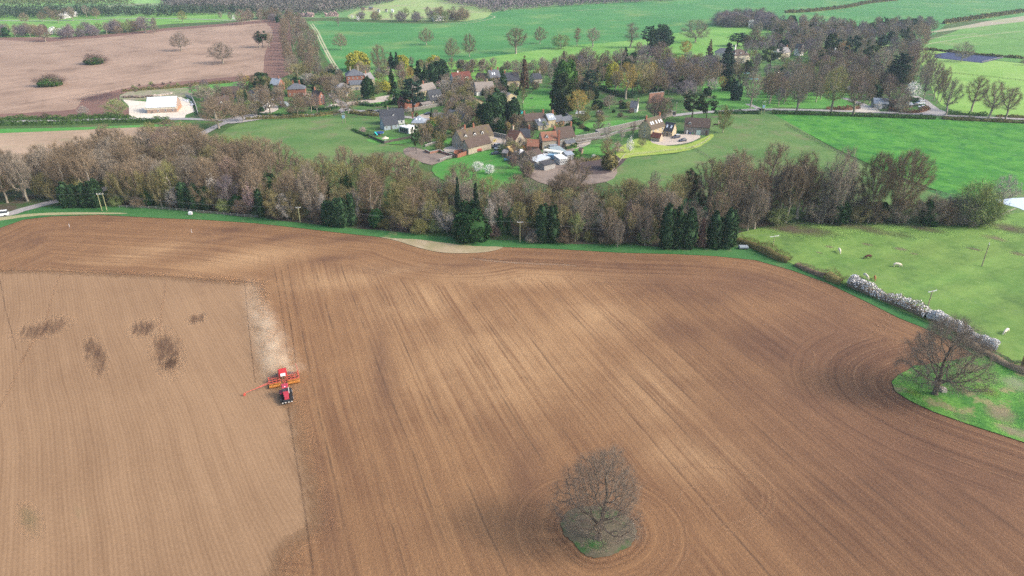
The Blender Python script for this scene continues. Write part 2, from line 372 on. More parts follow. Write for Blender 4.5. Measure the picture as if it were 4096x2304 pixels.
trk(ov((1190, 652), (1260, 659), (1340, 664), (1420, 667), (1450, 670)), 1.0, soft('pale_dry_soil', (.42, .30, .21), .6, .3)); trk(ov((1180, 648), (1260, 655), (1380, 661), (1452, 667)), .8, dtrack_m)
wet = soft('damp_soil_stain', (.115, .066, .044), .62, .22, rows=-24)
for a in ((110, 826, 58, 26), (362, 826, 34, 24), (495, 802, 22, 13), (420, 885, 34, 62), (430, 916, 24, 18), (240, 895, 22, 55)):
    blotch('damp_patch', a[0] * K, a[1] * K, a[2] * K * 1.3, a[3] * K * 1.3, wet)
moss = soft('green_tinge', (.16, .17, .08), .3, .25)
for a in ((75, 1310, 30, 70),): blotch('weedy_patch', a[0] * K, a[1] * K, a[2] * K, a[3] * K, moss, .12)

# -- verge along the field, wood floor, pastures, crops
verge = grassy('verge_grass', (.035, .13, .035), (.06, .17, .05), (.16, .19, .08), .05, .6, cw=(.58, .72))
sheet('grass_verge', EDGE[:32] + ov((2240, 962), (2300, 920), (2560, 930), (2560, 480), (-160, 470)), .13, verge, smooth=0)
sheet('bleached_grass', ov((0, 556), (100, 543), (300, 539), (300, 536), (120, 536), (0, 548)), .16, grassy('dry_grass', (.40, .35, .22), (.28, .28, .14)), 3)
sheet('dry_patch', ov((955, 597), (1000, 601), (1050, 603), (1120, 612), (1190, 620), (1265, 622), (1235, 633), (1180, 638), (1110, 636), (1050, 623), (1000, 607)), .16,
      grassy('pale_dead_grass', (.36, .285, .18), (.27, .24, .13), (.42, .35, .24), .12, .7), 3)
litter = grassy('leaf_litter', (.065, .055, .04), (.09, .075, .05), (.05, .10, .03), .04, .5, cw=(.42, .58))
sheet('wood_floor', ov((-200, 600), (0, 540), (60, 524), (150, 519), (260, 519), (400, 527), (560, 540), (700, 554), (850, 570), (1000, 584), (1150, 598), (1300, 606), (1450, 614), (1650, 621), (1850, 622),
      (1862, 590), (1950, 566), (2100, 560), (2300, 562), (2480, 560), (2500, 535), (2300, 530), (2100, 520), (1900, 520), (1700, 545), (1550, 560), (1420, 560), (1250, 560), (1150, 550), (1000, 520), (850, 490), (700, 450), (600, 375), (480, 345), (330, 345), (200, 395), (0, 455), (-200, 500)), .16, litter, 3, wob=.8)
cowp = grassy('cow_pasture_grass', (.105, .205, .045), (.165, .265, .065), (.08, .155, .04), .045, .5, streak=(62, .13, .8))
sheet('cow_pasture', ov((1848, 592), (1900, 578), (1960, 568), (2100, 565), (2300, 568), (2470, 567), (2520, 545), (2576, 535), (2900, 500), (2900, 1240), (2576, 932), (2500, 886), (2330, 812), (2120, 716), (2000, 668), (1880, 612)), .19, cowp, 2)
rough2 = grassy('tussocky_grass', (.045, .155, .03), (.12, .28, .05), (.22, .22, .10), .10, 1.1, grain=.8, cw=(.52, .64))
sheet('rough_grass', EDGE[29:] + ov((3200, 1100), (2900, 1000), (2576, 925), (2480, 888)), .17, rough2, 0)
for a in ((2520, 1045, 55, 34, (.33, .26, .18), .7), (2480, 985, 45, 22, (.20, .34, .04), .8), (2560, 1090, 60, 26, (.33, .27, .19), .7), (2300, 990, 30, 14, (.18, .30, .04), .7), (2420, 1050, 40, 20, (.16, .22, .1), .6), (2560, 970, 60, 40, (.33, .34, .22), .6)):
    blotch('worn_grass', a[0] * K, a[1] * K, a[2] * K, a[3] * K, soft('worn_grass_soil_%d' % int(a[0]), a[4], a[5], .2), .21)
sh = soft('dark_brown_ground', (.125, .088, .07), .85, .1)
for a in ((2000, 578, 130, 22), (2150, 572, 160, 16), (2300, 572, 100, 12), (2540, 575, 70, 20)): blotch('brown_ground', a[0] * K, a[1] * K, a[2] * K, a[3] * K, sh, .22)  # soft darker brown patches along the upper edge of the cow pasture
mud = soft('mud_scrape', (.24, .17, .13), .6, .25)
for a in ((2085, 622, 18, 5), (2180, 616, 20, 4), (2265, 628, 25, 6), (2300, 640, 15, 4), (2500, 600, 40, 10), (2560, 640, 30, 8), (2450, 628, 30, 5), (2060, 637, 12, 3)): blotch('mud_scrape', a[0] * K, a[1] * K, a[2] * K, a[3] * K, mud, .25)
isl_m = grassy('island_grass', (.10, .092, .058), (.15, .125, .085), (.055, .115, .038), .14, .9, cw=(.5, .64))
sheet('grass_island', ISL, .14, isl_m, 4, wob=.2)
gi = G(*cr(2100, 1650, .4513, (640, 1180))[0]); blotch('green_tuft', *cr(2100, 1650, .4513, (640, 1170))[0], 60, 40, soft('lush_tuft', (.06, .19, .045), .7, .5), .2)
stub = grassy('stubble_soil', (.32, .23, .155), (.40, .29, .20), (.27, .23, .13), .03, .3, streak=(80, .2, .35))
sheet('stubble_field', ov((-400, 338), (0, 334), (150, 328), (320, 320), (440, 318), (470, 340), (330, 400), (150, 425), (0, 440), (-400, 470)), .19, stub, 2)
leaf = grassy('headland_grass', (.06, .24, .04), (.10, .28, .06))
sheet('grass_strip', ov((-400, 330), (0, 325), (200, 321), (450, 312), (450, 318), (320, 322), (0, 336), (-400, 342)), .22, leaf, 2)
bigb = grassy('pale_fallow_soil', (.28, .19, .135), (.36, .25, .18), (.21, .14, .10), .02, .25, streak=(28, .16, .6))
sheet('fallow_field', ov((-400, 110), (-100, 98), (0, 95), (60, 94), (170, 93), (300, 84), (430, 70), (560, 60), (720, 46), (730, 110), (735, 180), (720, 186), (600, 204), (470, 214), (400, 223), (300, 236), (296, 256), (330, 290), (200, 298), (0, 303), (-400, 305)), .10, bigb, 2)
dks = grassy('dark_fallow_soil', (.17, .095, .075), (.21, .12, .09), None, .02, .3, streak=(28, .2, .4))
for nm, pl in (('dark_soil_strip', ((668, 54), (700, 49), (728, 47), (732, 110), (737, 184), (670, 196), (664, 170), (668, 130), (686, 90), (682, 70))),
               ('dark_soil_strip', ((-400, 292), (0, 287), (100, 282), (190, 275), (205, 252), (250, 238), (330, 220), (430, 208), (560, 196), (640, 188), (665, 184), (668, 192), (600, 205), (470, 215), (330, 233), (300, 240), (312, 262), (330, 290), (200, 298), (0, 304), (-400, 306))),
               ('dark_soil_strip', ((-400, 103), (0, 95), (60, 94), (100, 97), (170, 93), (300, 84), (430, 70), (560, 60), (700, 48), (695, 55), (560, 66), (430, 76), (300, 91), (170, 101), (100, 106), (0, 101), (-400, 112)))):
    sheet(nm, ov(*pl), .14, dks, 2)
vd = soft('blackish_soil', (.10, .062, .062), .85, .06); blotch('black_soil_patch', 250 * K, 245 * K, 75 * K, 18 * K, vd, .18)
g1 = grassy('spring_pasture', (.13, .30, .055), (.19, .35, .085), (.10, .25, .05), .02, .2, streak=(-20, .06, .25))
g2 = grassy('young_crop', (.055, .195, .055), (.075, .23, .065), (.15, .26, .08), .008, .06, streak=(75, .05, .5), cw=(.5, .7))
g3 = grassy('mown_pasture', (.042, .185, .026), (.085, .26, .036), (.034, .155, .03), .09, .4, streak=(-4, .09, .7), cw=(.5, .64))
g4 = grassy('dull_pasture', (.08, .17, .045), (.13, .205, .065), (.16, .17, .085), .04, .3, streak=(70, .08, .45))
g5 = grassy('lawn_grass', (.07, .225, .04), (.11, .29, .055), (.13, .20, .07), .05, .4)
gv = grassy('garden_ground', (.05, .115, .035), (.09, .19, .045), (.15, .12, .08), .05, .4)
sheet('far_pasture', ov((-900, -40), (3500, -40), (3500, 20), (-900, 60)), .03, grassy('hazy_grass', (.12, .25, .085), (.17, .30, .11), (.28, .30, .18), .004, .06), 0)
sheet('green_field', ov((100, 98), (150, 72), (260, 46), (420, 31), (600, 40), (600, 52), (430, 60), (300, 76), (150, 96)), .07, g1, 2)
sheet('green_field', ov((-400, 40), (0, 34), (180, 34), (280, 36), (200, 60), (110, 90), (0, 94), (-400, 100)), .06, g1, 2)
sheet('green_field', ov((-400, 4), (0, -8), (220, -10), (420, -6), (400, 8), (200, 10), (0, 20), (-400, 30)), .07, grassy('pale_hill_grass', (.24, .42, .13), (.20, .38, .11), None, .01, .1), 2)
sheet('horse_paddock', ov((890, 30), (960, 10), (1040, -6), (1170, -6), (1240, 28), (1180, 52), (1000, 50), (880, 48)), .07, grassy('worn_paddock', (.23, .34, .11), (.30, .38, .15), (.34, .27, .2), .01, .1), 2)
sheet('crop_field', ov((765, 54), (900, 56), (1100, 60), (1200, 48), (1270, 26), (1500, 10), (1800, -4), (2100, -14), (3500, -30), (3500, 80), (2576, 50), (2380, 62), (2300, 110), (1960, 80), (1860, 62), (1800, 66), (1600, 101), (1450, 113), (1250, 141), (1130, 156), (1000, 171), (860, 184), (810, 130), (780, 90)), .06, g2, 2)
sheet('crop_field', ov((2330, 105), (2400, 80), (2576, 52), (3500, 60), (3500, 210), (2576, 158), (2400, 140), (2200, 118)), .09, grassy('winter_crop', (.10, .235, .055), (.135, .275, .068), (.20, .28, .10), .01, .08, streak=(60, .06, .5)), 2)
sheet('bare_strip', ov((2350, 78), (2420, 66), (2576, 40), (2900, 10), (2900, 20), (2576, 54), (2430, 72), (2330, 84)), .14, grassy('strip_soil', (.36, .30, .24), (.30, .32, .18)), 2)
sheet('village_green', ov((560, 205), (1000, 180), (1250, 150), (1700, 120), (2000, 130), (2400, 130), (2900, 160), (2900, 320), (2400, 300), (1940, 290), (1800, 350), (1560, 420), (1480, 460), (1380, 440), (1050, 380), (900, 320), (600, 310), (330, 300), (300, 240), (440, 215)), .03, gv, 2)
sheet('parkland', ov((858, 184), (1000, 171), (1130, 156), (1250, 141), (1450, 113), (1600, 101), (1800, 66), (1860, 62), (1960, 82), (2100, 96), (2120, 118), (1900, 150), (1600, 160), (1400, 175), (1200, 205), (1100, 200), (1000, 205), (870, 205)), .12, g1, 2)
g6 = grassy('yellow_green_pasture', (.19, .35, .07), (.24, .38, .10), (.15, .30, .06), .015, .15, streak=(80, .06, .3))  # lighter yellow-green grass
sheet('parkland', ov((2300, 118), (2420, 140), (2576, 160), (3500, 215), (3500, 330), (2576, 292), (2400, 280), (2350, 240), (2330, 180)), .13, g6, 2)
sheet('west_pasture', ov((560, 335), (600, 312), (700, 302), (850, 298), (950, 300), (955, 318), (895, 330), (960, 362), (1050, 372), (1070, 395), (1010, 440), (840, 430), (680, 380), (560, 350)), .15, g4, 2)
cz = lambda *p: [(1400 + x * .5439, 400 + y * .5439) for x, y in p]
sheet('south_paddock', cz((640, 470), (700, 445), (860, 415), (960, 385), (1060, 372), (1110, 410), (1200, 460), (1290, 500), (1240, 570), (1200, 640), (1000, 680), (700, 600), (600, 520)), .16, grassy('paddock_grass', (.055, .20, .035), (.085, .26, .05), (.13, .20, .07), .06, .4), 2)
sheet('east_pasture', ov((1790, 302), (1850, 286), (1945, 288), (2085, 370), (2200, 430), (2290, 465), (2420, 520), (2380, 570), (2000, 575), (1800, 500), (1540, 470), (1535, 440), (1570, 400), (1700, 388), (1780, 355)), .15, g4, 2)
sheet('striped_pasture', ov((1940, 286), (2200, 292), (2576, 306), (3400, 325), (3400, 620), (2576, 500), (2400, 490), (2290, 455), (2180, 410), (2075, 360), (1990, 312)), .17, g3, 2)
sheet('pond_bank', ov((2470, 490), (2900, 470), (2900, 620), (2500, 560)), .20, g4, 2)
wt = NT('pond_water'); wt.done((.25, .27, .28), .12); wt.b.inputs['Specular IOR Level'].default_value = 1.0; wt.b.inputs['Metallic'].default_value = .7; wt.b.inputs['Base Color'].default_value = (.85, .87, .9, 1)
sheet('pond_water', ov((2500, 505), (2530, 501), (2620, 498), (2900, 500), (2900, 570), (2620, 540), (2560, 524), (2518, 513)), .24, wt.m, 3)
# lawns and gardens
for nm, pl in (('lawn', ((480, 222), (600, 207), (668, 208), (640, 222), (500, 240))), ('lawn', ((1315, 258), (1345, 228), (1400, 222), (1440, 232), (1440, 262), (1400, 290), (1330, 293))), ('lawn', ((905, 255), (1010, 243), (1030, 252), (960, 262), (915, 262))),
               ('lawn', ((1130, 305), (1200, 300), (1220, 306), (1200, 320), (1130, 318))), ('lawn', ((920, 352), (960, 345), (1030, 350), (1033, 358), (1000, 363), (950, 362))), ('lawn', ((1480, 310), (1600, 300), (1660, 292), (1640, 305), (1560, 320), (1480, 322))),
               ('lawn', ((1350, 342), (1400, 330), (1440, 322), (1470, 330), (1430, 345), (1370, 350))), ('lawn', ((1440, 375), (1520, 362), (1560, 372), (1540, 392), (1500, 392), (1450, 385))), ('lawn', ((1118, 352), (1180, 345), (1190, 360), (1130, 365))),
               ('lawn', ((1480, 190), (1600, 180), (1700, 200), (1600, 230), (1500, 220))), ('lawn', ((620, 300), (660, 293), (780, 291), (830, 293), (830, 288), (700, 285), (650, 286))), ('lawn', ((1100, 185), (1150, 205), (1150, 190))),
               ('lawn', ((1750, 260), (1850, 240), (1930, 250), (1940, 275), (1800, 280))), ('lawn', ((1770, 210), (1900, 200), (2000, 215), (2080, 250), (2080, 272), (1960, 270), (1800, 250))), ('lawn', ((2080, 230), (2150, 240), (2160, 255), (2100, 272)))):
    sheet(nm, ov(*pl), .2, g5, 2)
ly = grassy('mossy_lawn', (.25, .34, .06), (.31, .38, .085), (.17, .3, .05), .08, .5)
sheet('lawn', ov((1550, 378), (1590, 355), (1625, 342), (1640, 360), (1680, 368), (1730, 364), (1775, 345), (1790, 338), (1795, 345), (1760, 370), (1700, 385), (1600, 394), (1560, 400)), .21, ly, 2)
dt = grassy('tilled_garden', (.075, .055, .055), (.10, .075, .07)); sheet('tilled_plot', ov((1470, 405), (1530, 398), (1575, 382), (1580, 395), (1545, 430), (1500, 440), (1450, 432)), .2, dt, 2)
mudy = grassy('yard_mud', (.20, .16, .135), (.27, .215, .175), (.13, .1, .09), .05, .5)
sheet('yard', cz((1190, 430), (1300, 410), (1420, 400), (1640, 360), (1700, 420), (1850, 480), (1960, 500), (1940, 580), (1800, 620), (1500, 640), (1300, 560), (1240, 480)), .19, mudy, 2)
sheet('brown_ground', cz((400, 360), (480, 350), (600, 390), (700, 400), (720, 430), (600, 480), (480, 440), (400, 400)), .2, mudy, 2)
grav = grassy('gravel', (.42, .36, .30), (.50, .43, .36), (.36, .31, .27), .1, .8, grain=.2)
for pl in (((1590, 366), (1640, 352), (1690, 338), (1760, 341), (1752, 352), (1730, 360), (1690, 366), (1640, 368)), ((1222, 350), (1250, 336), (1310, 352), (1290, 366), (1240, 365)), ((690, 282), (700, 268), (650, 240), (625, 250), (610, 256), (640, 275), (655, 288)),
           ((820, 270), (860, 258), (900, 255), (960, 243), (1000, 240), (1000, 250), (920, 262), (850, 268)), ((1050, 292), (1080, 285), (1120, 285), (1110, 296), (1060, 298)), ((1120, 372), (1160, 368), (1165, 385), (1120, 382)),
           ((1410, 372), (1450, 355), (1480, 350), (1485, 362), (1450, 375))):
    sheet('gravel_drive', ov(*pl), .22, grav, 2)
by = grassy('crushed_stone', (.62, .55, .45), (.70, .63, .52), (.5, .45, .38), .08, .6, grain=.2)
sheet('yard', [c[0:2] for c in [(400 + x * .272, 200 + y * .272) for x, y in ((330, 735), (480, 745), (700, 765), (800, 700), (1190, 700), (1290, 735), (1360, 830), (1400, 910), (1250, 960), (1240, 1015), (640, 1015), (330, 1030), (480, 985), (430, 950), (420, 830))]], .22, by, 0, wob=.4)
scr = grassy('scrubby_ground', (.20, .22, .11), (.33, .27, .21), (.15, .22, .08), .08, .5); sheet('scrub_ground', ov((300, 250), (320, 232), (400, 226), (480, 222), (500, 240), (440, 247), (350, 252)), .2, scr, 2)
tar = grassy('lane_tarmac', (.30, .285, .28), (.36, .34, .33), None, .05, .6, grain=.15)
for path, wd in ((ov((-400, 311), (0, 306), (200, 303), (330, 300), (480, 300), (560, 303), (600, 300), (690, 296), (760, 291), (820, 288), (850, 284), (868, 272), (862, 262), (845, 250), (832, 235)), 5),
                 (ov((600, 300), (560, 312), (530, 326), (500, 342), (460, 365)), 5), (ov((868, 276), (900, 280), (950, 279), (1000, 275)), 5), (ov((925, 278), (970, 290), (1030, 296), (1075, 300), (1120, 296)), 4.5),
                 (ov((-200, 560), (0, 543), (60, 528), (130, 510), (200, 494), (260, 478), (330, 440), (400, 400), (460, 365)), 5),
                 (ov((1690, 292), (1760, 284), (1850, 279), (1920, 276), (2050, 278), (2200, 283), (2330, 288), (2430, 294), (2576, 300), (3400, 325)), 5.0), (ov((2120, 247), (2150, 256), (2175, 266), (2186, 276), (2180, 284)), 5), (ov((2300, 242), (2325, 254), (2340, 266), (2360, 280), (2375, 290)), 4.5),
                 (ov((2200, 200), (2150, 215), (2130, 222), (2165, 232)), 4), (ov((1880, 262), (1920, 278)), 4), (ov((-400, 40), (0, 52 / 1.0), (150, 52), (300, 48), (430, 47), (600, 52)), 5)):
    ribbon('road', path, wd, .26, tar)
fan = grassy('stone_apron', (.50, .45, .38), (.56, .5, .42)); sheet('road', ov((2140, 281), (2165, 268), (2186, 266), (2215, 283)), .29, fan, 2); sheet('road', ov((2300, 287), (2345, 275), (2368, 278), (2392, 292)), .29, tar, 2); sheet('road', ov((560, 303), (620, 288), (700, 292), (640, 304), (580, 312)), .285, tar, 2)
path_m = grassy('worn_track', (.42, .42, .27), (.36, .38, .22), None, .05, .5)
for path in (ov((786, 60), (800, 80), (812, 105), (830, 140), (845, 165), (858, 185)), ov((781, 62), (795, 82), (807, 108), (825, 142), (840, 168), (852, 187)), ov((1100, 62), (1180, 58), (1225, 50), (1245, 43), (1230, 38)), ov((1090, 60), (1170, 55), (1205, 50), (1222, 44)),
             ov((1440, 28), (1500, 24), (1580, 20)), ov((2330, 112), (2450, 92), (2576, 78)), ov((2290, 105), (2380, 92), (2460, 84))):
    ribbon('farm_track', path, 1.6, .2, path_m)
ar = flat('arena_surface', (.028, .04, .11), .9, var=.25, scale=.3); sheet('riding_arena', ov((2352, 137), (2400, 130), (2525, 146), (2470, 159), (2350, 146)), .24, ar, 0)
# ------------------------------------------------------------------ mesh helpers
def npmesh(name, V, Fs, attrs=None):
    """V (n,3); Fs list of (m,k) index arrays"""
    me = bpy.data.meshes.new(name)
    me.vertices.add(len(V)); me.vertices.foreach_set('co', np.asarray(V, np.float32).ravel())
    Fs = [f for f in Fs if len(f)]
    flatv = np.concatenate([np.asarray(f).ravel() for f in Fs]).astype(np.int32)
    sizes = np.concatenate([np.full(len(f), np.asarray(f).shape[1]) for f in Fs])
    me.loops.add(len(flatv)); me.loops.foreach_set('vertex_index', flatv)
    starts = np.concatenate([[0], np.cumsum(sizes)[:-1]]).astype(np.int32)
    me.polygons.add(len(sizes)); me.polygons.foreach_set('loop_start', starts)
    me.update(calc_edges=True)
    return me
def tubes(P0, P1, r0, r1, k=4):
    """one k-sided prism per segment"""
    d = P1 - P0; L = np.linalg.norm(d, axis=1, keepdims=True) + 1e-9; d = d / L
    ref = np.where(np.abs(d[:, 2:3]) > .9, np.array([[1., 0, 0]]), np.array([[0, 0, 1.]]))
    u = np.cross(d, ref); u /= np.linalg.norm(u, axis=1, keepdims=True) + 1e-9; v = np.cross(d, u)
    n = len(P0); V = np.zeros((n, 2 * k, 3))
    for i in range(k):
        a = 2 * math.pi * i / k; o = u * math.cos(a) + v * math.sin(a)
        V[:, i] = P0 + o * r0[:, None]; V[:, k + i] = P1 + o * r1[:, None]
    base = (np.arange(n) * 2 * k)[:, None]
    Fq = np.concatenate([base + np.array([[i, (i + 1) % k, k + (i + 1) % k, k + i]]) for i in range(k)])
    return V.reshape(-1, 3), Fq
def join(parts):
    V = []; Fq = []; off = 0
    for v, f in parts:
        V.append(v); Fq.append(np.asarray(f) + off); off += len(v)
    return np.concatenate(V), Fq
def cards(C, rs, s, flatness=0.0, asp=1.6, droop=0.0):
    n = len(C); a = rs.normal(size=(n, 3)); a[:, 2] *= (1 - flatness); a[:, 2] -= droop * 3
    a /= np.linalg.norm(a, axis=1, keepdims=True)
    b = rs.normal(size=(n, 3)); b[:, 2] *= (1 - flatness); b -= a * (a * b).sum(1, keepdims=True); b /= np.linalg.norm(b, axis=1, keepdims=True) + 1e-9
    sz = (s * rs.uniform(.6, 1.3, n))[:, None]
    V = np.stack([C - a * sz * asp / 2, C + b * sz / 2, C + a * sz * asp / 2, C - b * sz / 2], 1).reshape(-1, 3)
    return V, (np.arange(n) * 4)[:, None] + np.array([[0, 1, 2, 3]])
def twigs(C, D, rs, l, wd, spread=.9):
    """thin tapering slivers starting at C heading D"""
    n = len(C); d = D + rs.normal(size=(n, 3)) * spread; d /= np.linalg.norm(d, axis=1, keepdims=True) + 1e-9
    s = np.cross(d, rs.normal(size=(n, 3))); s /= np.linalg.norm(s, axis=1, keepdims=True) + 1e-9
    L = (l * rs.uniform(.5, 1.4, n))[:, None]; w_ = (wd * rs.uniform(.7, 1.3, n))[:, None]
    V = np.stack([C - s * w_ / 2, C + s * w_ / 2, C + d * L + s * w_ * .2], 1).reshape(-1, 3)
    return V, (np.arange(n) * 3)[:, None] + np.array([[0, 1, 2]])
def bark(name, c, var=.25, moss=None):
    t = NT(name); n = t.noise(t.objc(), 1.2, 3, .6); r = t.rnd()
    col = t.mix(n, [x * .7 for x in c], [x * 1.3 for x in c])
    if moss: col = t.mix(t.math('MULTIPLY', t.ramp(r, .3, 1.0), .7), col, moss)
    col = t.mul(col, t.math('ADD', 1 - var, t.math('MULTIPLY', t.math('FRACT', t.math('MULTIPLY', r, 7.31)), 2 * var)))
    return t.done(col, .95)
def leafm(name, c, c2=None, var=.2, sc=.45):
    t = NT(name); g = t.n('NewGeometry'); r = t.rnd()
    col = t.mix(t.noise(t.objc(), sc, 3, .7), [x * .6 for x in c], c2 or [x * 1.5 for x in c])
    col = t.mul(col, t.math('ADD', .7, t.math('MULTIPLY', g.outputs['Random Per Island'], .6)))
    col = t.mul(col, t.math('ADD', 1 - var, t.math('MULTIPLY', r, 2 * var)))
    t.done(col, .9); t.b.inputs['Specular IOR Level'].default_value = .05
    return t.m
B = dict(brown=bark('twig_brown', (.215, .165, .11)), grey=bark('twig_grey', (.235, .20, .155)), pink=bark('twig_pinkish', (.195, .14, .115)), dark=bark('bark_dark', (.085, .07, .055)),
         moss=bark('twig_mossy', (.24, .21, .10), .2, (.19, .20, .065)), green=bark('twig_budding', (.21, .26, .10), .15), gold=bark('twig_golden', (.36, .27, .08), .15), pale=bark('twig_pale', (.36, .33, .29), .1),
         oak=bark('oak_twig', (.19, .155, .12), .1), limb=bark('limb_grey', (.33, .29, .225), .2), hlimb=bark('oak_limb', (.13, .11, .085), .1), orange=bark('twig_orange', (.36, .20, .08), .1), lilac=bark('twig_lilac', (.19, .16, .17), .15), red=bark('bark_reddish', (.20, .10, .07), .15))
L = dict(ley=leafm('leaf_dark_conifer', (.03, .066, .034), (.06, .12, .052)), spruce=leafm('leaf_spruce', (.028, .058, .036), (.05, .09, .05)), pine=leafm('leaf_pine', (.04, .07, .032), (.075, .11, .045)), cedar=leafm('leaf_cedar', (.025, .058, .042), (.05, .10, .065)),
         yew=leafm('leaf_yew', (.024, .055, .022), (.045, .10, .036)), holly=leafm('leaf_evergreen', (.05, .12, .03), (.10, .22, .045)), willow=leafm('leaf_willow', (.38, .40, .06), (.58, .55, .10), .1), blossom=leafm('blossom_white', (1.0, .97, .92), (.98, .97, .93), .05, 1.5), pinkb=leafm('blossom_pink', (.50, .34, .33), (.68, .5, .48), .1),
         red=leafm('leaf_redwood', (.12, .07, .045), (.19, .12, .07)), green=leafm('leaf_spring', (.13, .18, .045), (.24, .30, .07)), hedge=leafm('leaf_hedge', (.055, .11, .03), (.09, .17, .045)), beech=leafm('leaf_beech_hedge', (.22, .11, .075), (.30, .17, .11)), ivy=leafm('leaf_ivy', (.03, .08, .03), (.05, .13, .04)),
         bronze=leafm('leaf_bronze', (.16, .15, .06), (.25, .22, .09)), dead=leafm('leaf_dead_conifer', (.20, .12, .09), (.29, .185, .14)), gorse=leafm('leaf_yellow', (.55, .42, .03), (.7, .55, .06)))
# ------------------------------------------------------------------ leafless trees: branches grown towards points in the crown
def colonize(seed, H, rad, cb, prof, N=520, step=.7, infl=9, kill=1.3, lean=0.0, leaders=1):
    rs = np.random.RandomState(seed)
    A = []
    while len(A) < N:
        z = rs.uniform(0, 1); r = prof(z) * rad; a = rs.uniform(0, 2 * math.pi); q = r * math.sqrt(rs.uniform(.05, 1))
        wob = 1 + .18 * math.sin(3 * a + seed) + .12 * math.sin(5 * a + 2 * seed + 6 * z)
        A.append((q * wob * math.cos(a), q * wob * math.sin(a), H * (cb + (1 - cb) * z)))
    A = np.array(A)
    P = [np.array([0, 0, 0.])]; par = [-1]; z = 0; d = np.array([lean, 0, 1.])
    fork = H * cb * .9
    while z < fork:
        d = d + rs.normal(size=3) * .05; d[2] = max(d[2], .9); d /= np.linalg.norm(d); P.append(P[-1] + d * step); par.append(len(P) - 2); z = P[-1][2]
    P = np.array(P); par = list(par)
    for it in range(90):
        D = np.linalg.norm(A[:, None] - P[None], axis=2); j = D.argmin(1); dm = D[np.arange(len(A)), j]
        keep = dm > kill; 
        A = A[keep]; j = j[keep]; dm = dm[keep]
        if not len(A): break
        use = dm < (infl if it > 6 else 40)
        if not use.any(): break
        new = []
        for n_ in np.unique(j[use]):
            s = (j == n_) & use; v = (A[s] - P[n_]); v = (v / np.linalg.norm(v, axis=1, keepdims=True)).mean(0)
            pd = P[n_] - P[par[n_]] if par[n_] >= 0 else np.array([0, 0, 1.])
            v = v + .35 * pd / (np.linalg.norm(pd) + 1e-9) + rs.normal(size=3) * .22
            v /= np.linalg.norm(v) + 1e-9; new.append((n_, P[n_] + v * step))
        if not new: break
        k = len(P); P = np.concatenate([P, np.array([b for _, b in new])]); par += [a for a, _ in new]
        if len(P) > 5000: break
    n = len(P); par = np.array(par); r2 = np.full(n, .0)
    ch = np.zeros(n, int)
    for i in range(1, n): ch[par[i]] += 1
    r = np.zeros(n)
    acc = np.zeros(n)
    for i in range(n - 1, 0, -1):
        ri = (acc[i] if ch[i] else .018 ** 2.2); acc[i] = ri; acc[par[i]] += ri
    acc[0] = max(acc[0], acc[1:3].max()); rr = acc ** (1 / 2.2)
    return P, par, rr, ch, rs
def bare_tree(name, seed, H=14, rad=6.5, cb=.2, prof=None, N=520, tw=4200, tl=1.25, twd=.055, up=.35, step=.7, kill=1.3, trunk_r=None, thick=1.0, minr=.02):
    prof = prof or (lambda z: math.sqrt(max(0, 1 - (1.15 * z - .35) ** 2)) if z > .1 else .7 + 2 * z)
    P, par, rr, ch, rs = colonize(seed, H, rad, cb, prof, N, step, kill=kill)
    rr = rr * thick; tr = trunk_r or H * .026
    rr = rr * (tr / rr[1]); rr = np.maximum(rr, minr)
    ix = np.arange(1, len(P)); r1 = rr[ix]; r0 = np.minimum(rr[par[ix]], r1 * 1.35); r0[par[ix] == 0] = rr[1] * 1.35
    big = r1 > tr * .33
    big[:3] = True
    tv, tf = tubes(P[par[ix[big]]], P[ix[big]], r0[big], r1[big], 6)
    trunk = npmesh(name + '_trunk', tv, [tf])
    sm = ~big
    parts = [tubes(P[par[ix[sm]]], P[ix[sm]], r0[sm], r1[sm], 3)]
    cand = np.where((ch <= 2) & (rr < np.percentile(rr, 93)) & (P[:, 2] > H * cb * .8))[0]
    pick = cand[rs.randint(0, len(cand), tw)]
    ctr = np.array([0, 0, H * (cb + (1 - cb) * .35)])
    C = P[pick] + rs.normal(size=(tw, 3)) * .38; D = (C - ctr); D /= np.linalg.norm(D, axis=1, keepdims=True) + 1e-9; D[:, 2] += up
    parts.append(twigs(C, D, rs, tl, twd))
    V, Fs = join(parts); crown = npmesh(name + '_crown', V, Fs)
    return trunk, crown, H, rad
OAKP = lambda z: (.62 + 1.6 * z if z < .22 else math.sqrt(max(0.02, 1 - ((z - .25) / .76) ** 2)))
TALLP = lambda z: (.5 + 1.1 * z if z < .45 else math.sqrt(max(0.02, 1 - ((z - .45) / .56) ** 2)))
DOMEP = lambda z: (.5 + .95 * z if z < .5 else math.sqrt(max(0.02, 1 - ((z - .5) / .51) ** 2)))
PROTO = {}
PROTO['oak'] = [bare_tree('oak_%d' % i, 11 + i, 13, 6.6, .22, OAKP, 520, 8500, 1.1, .04, .2, thick=.9) for i in range(3)]
PROTO['tall'] = [bare_tree('tall_%d' % i, 31 + i, 18, 5.4, .30, TALLP, 480, 7800, 1.15, .042, .25) for i in range(5)]
PROTO['dome'] = [bare_tree('dome_%d' % i, 51 + i, 20, 8.5, .24, DOMEP, 1200, 26000, 1.2, .045, .2, step=.8, kill=1.2, trunk_r=.5) for i in range(2)]
PROTO['slim'] = [bare_tree('slim_%d' % i, 61 + i, 15, 2.2, .22, TALLP, 200, 3500, .9, .035, .5, trunk_r=.22) for i in range(2)]
PROTO['round'] = [bare_tree('round_%d' % i, 71 + i, 9, 3.9, .16, TALLP, 260, 5800, .9, .042, .25, trunk_r=.2) for i in range(3)]
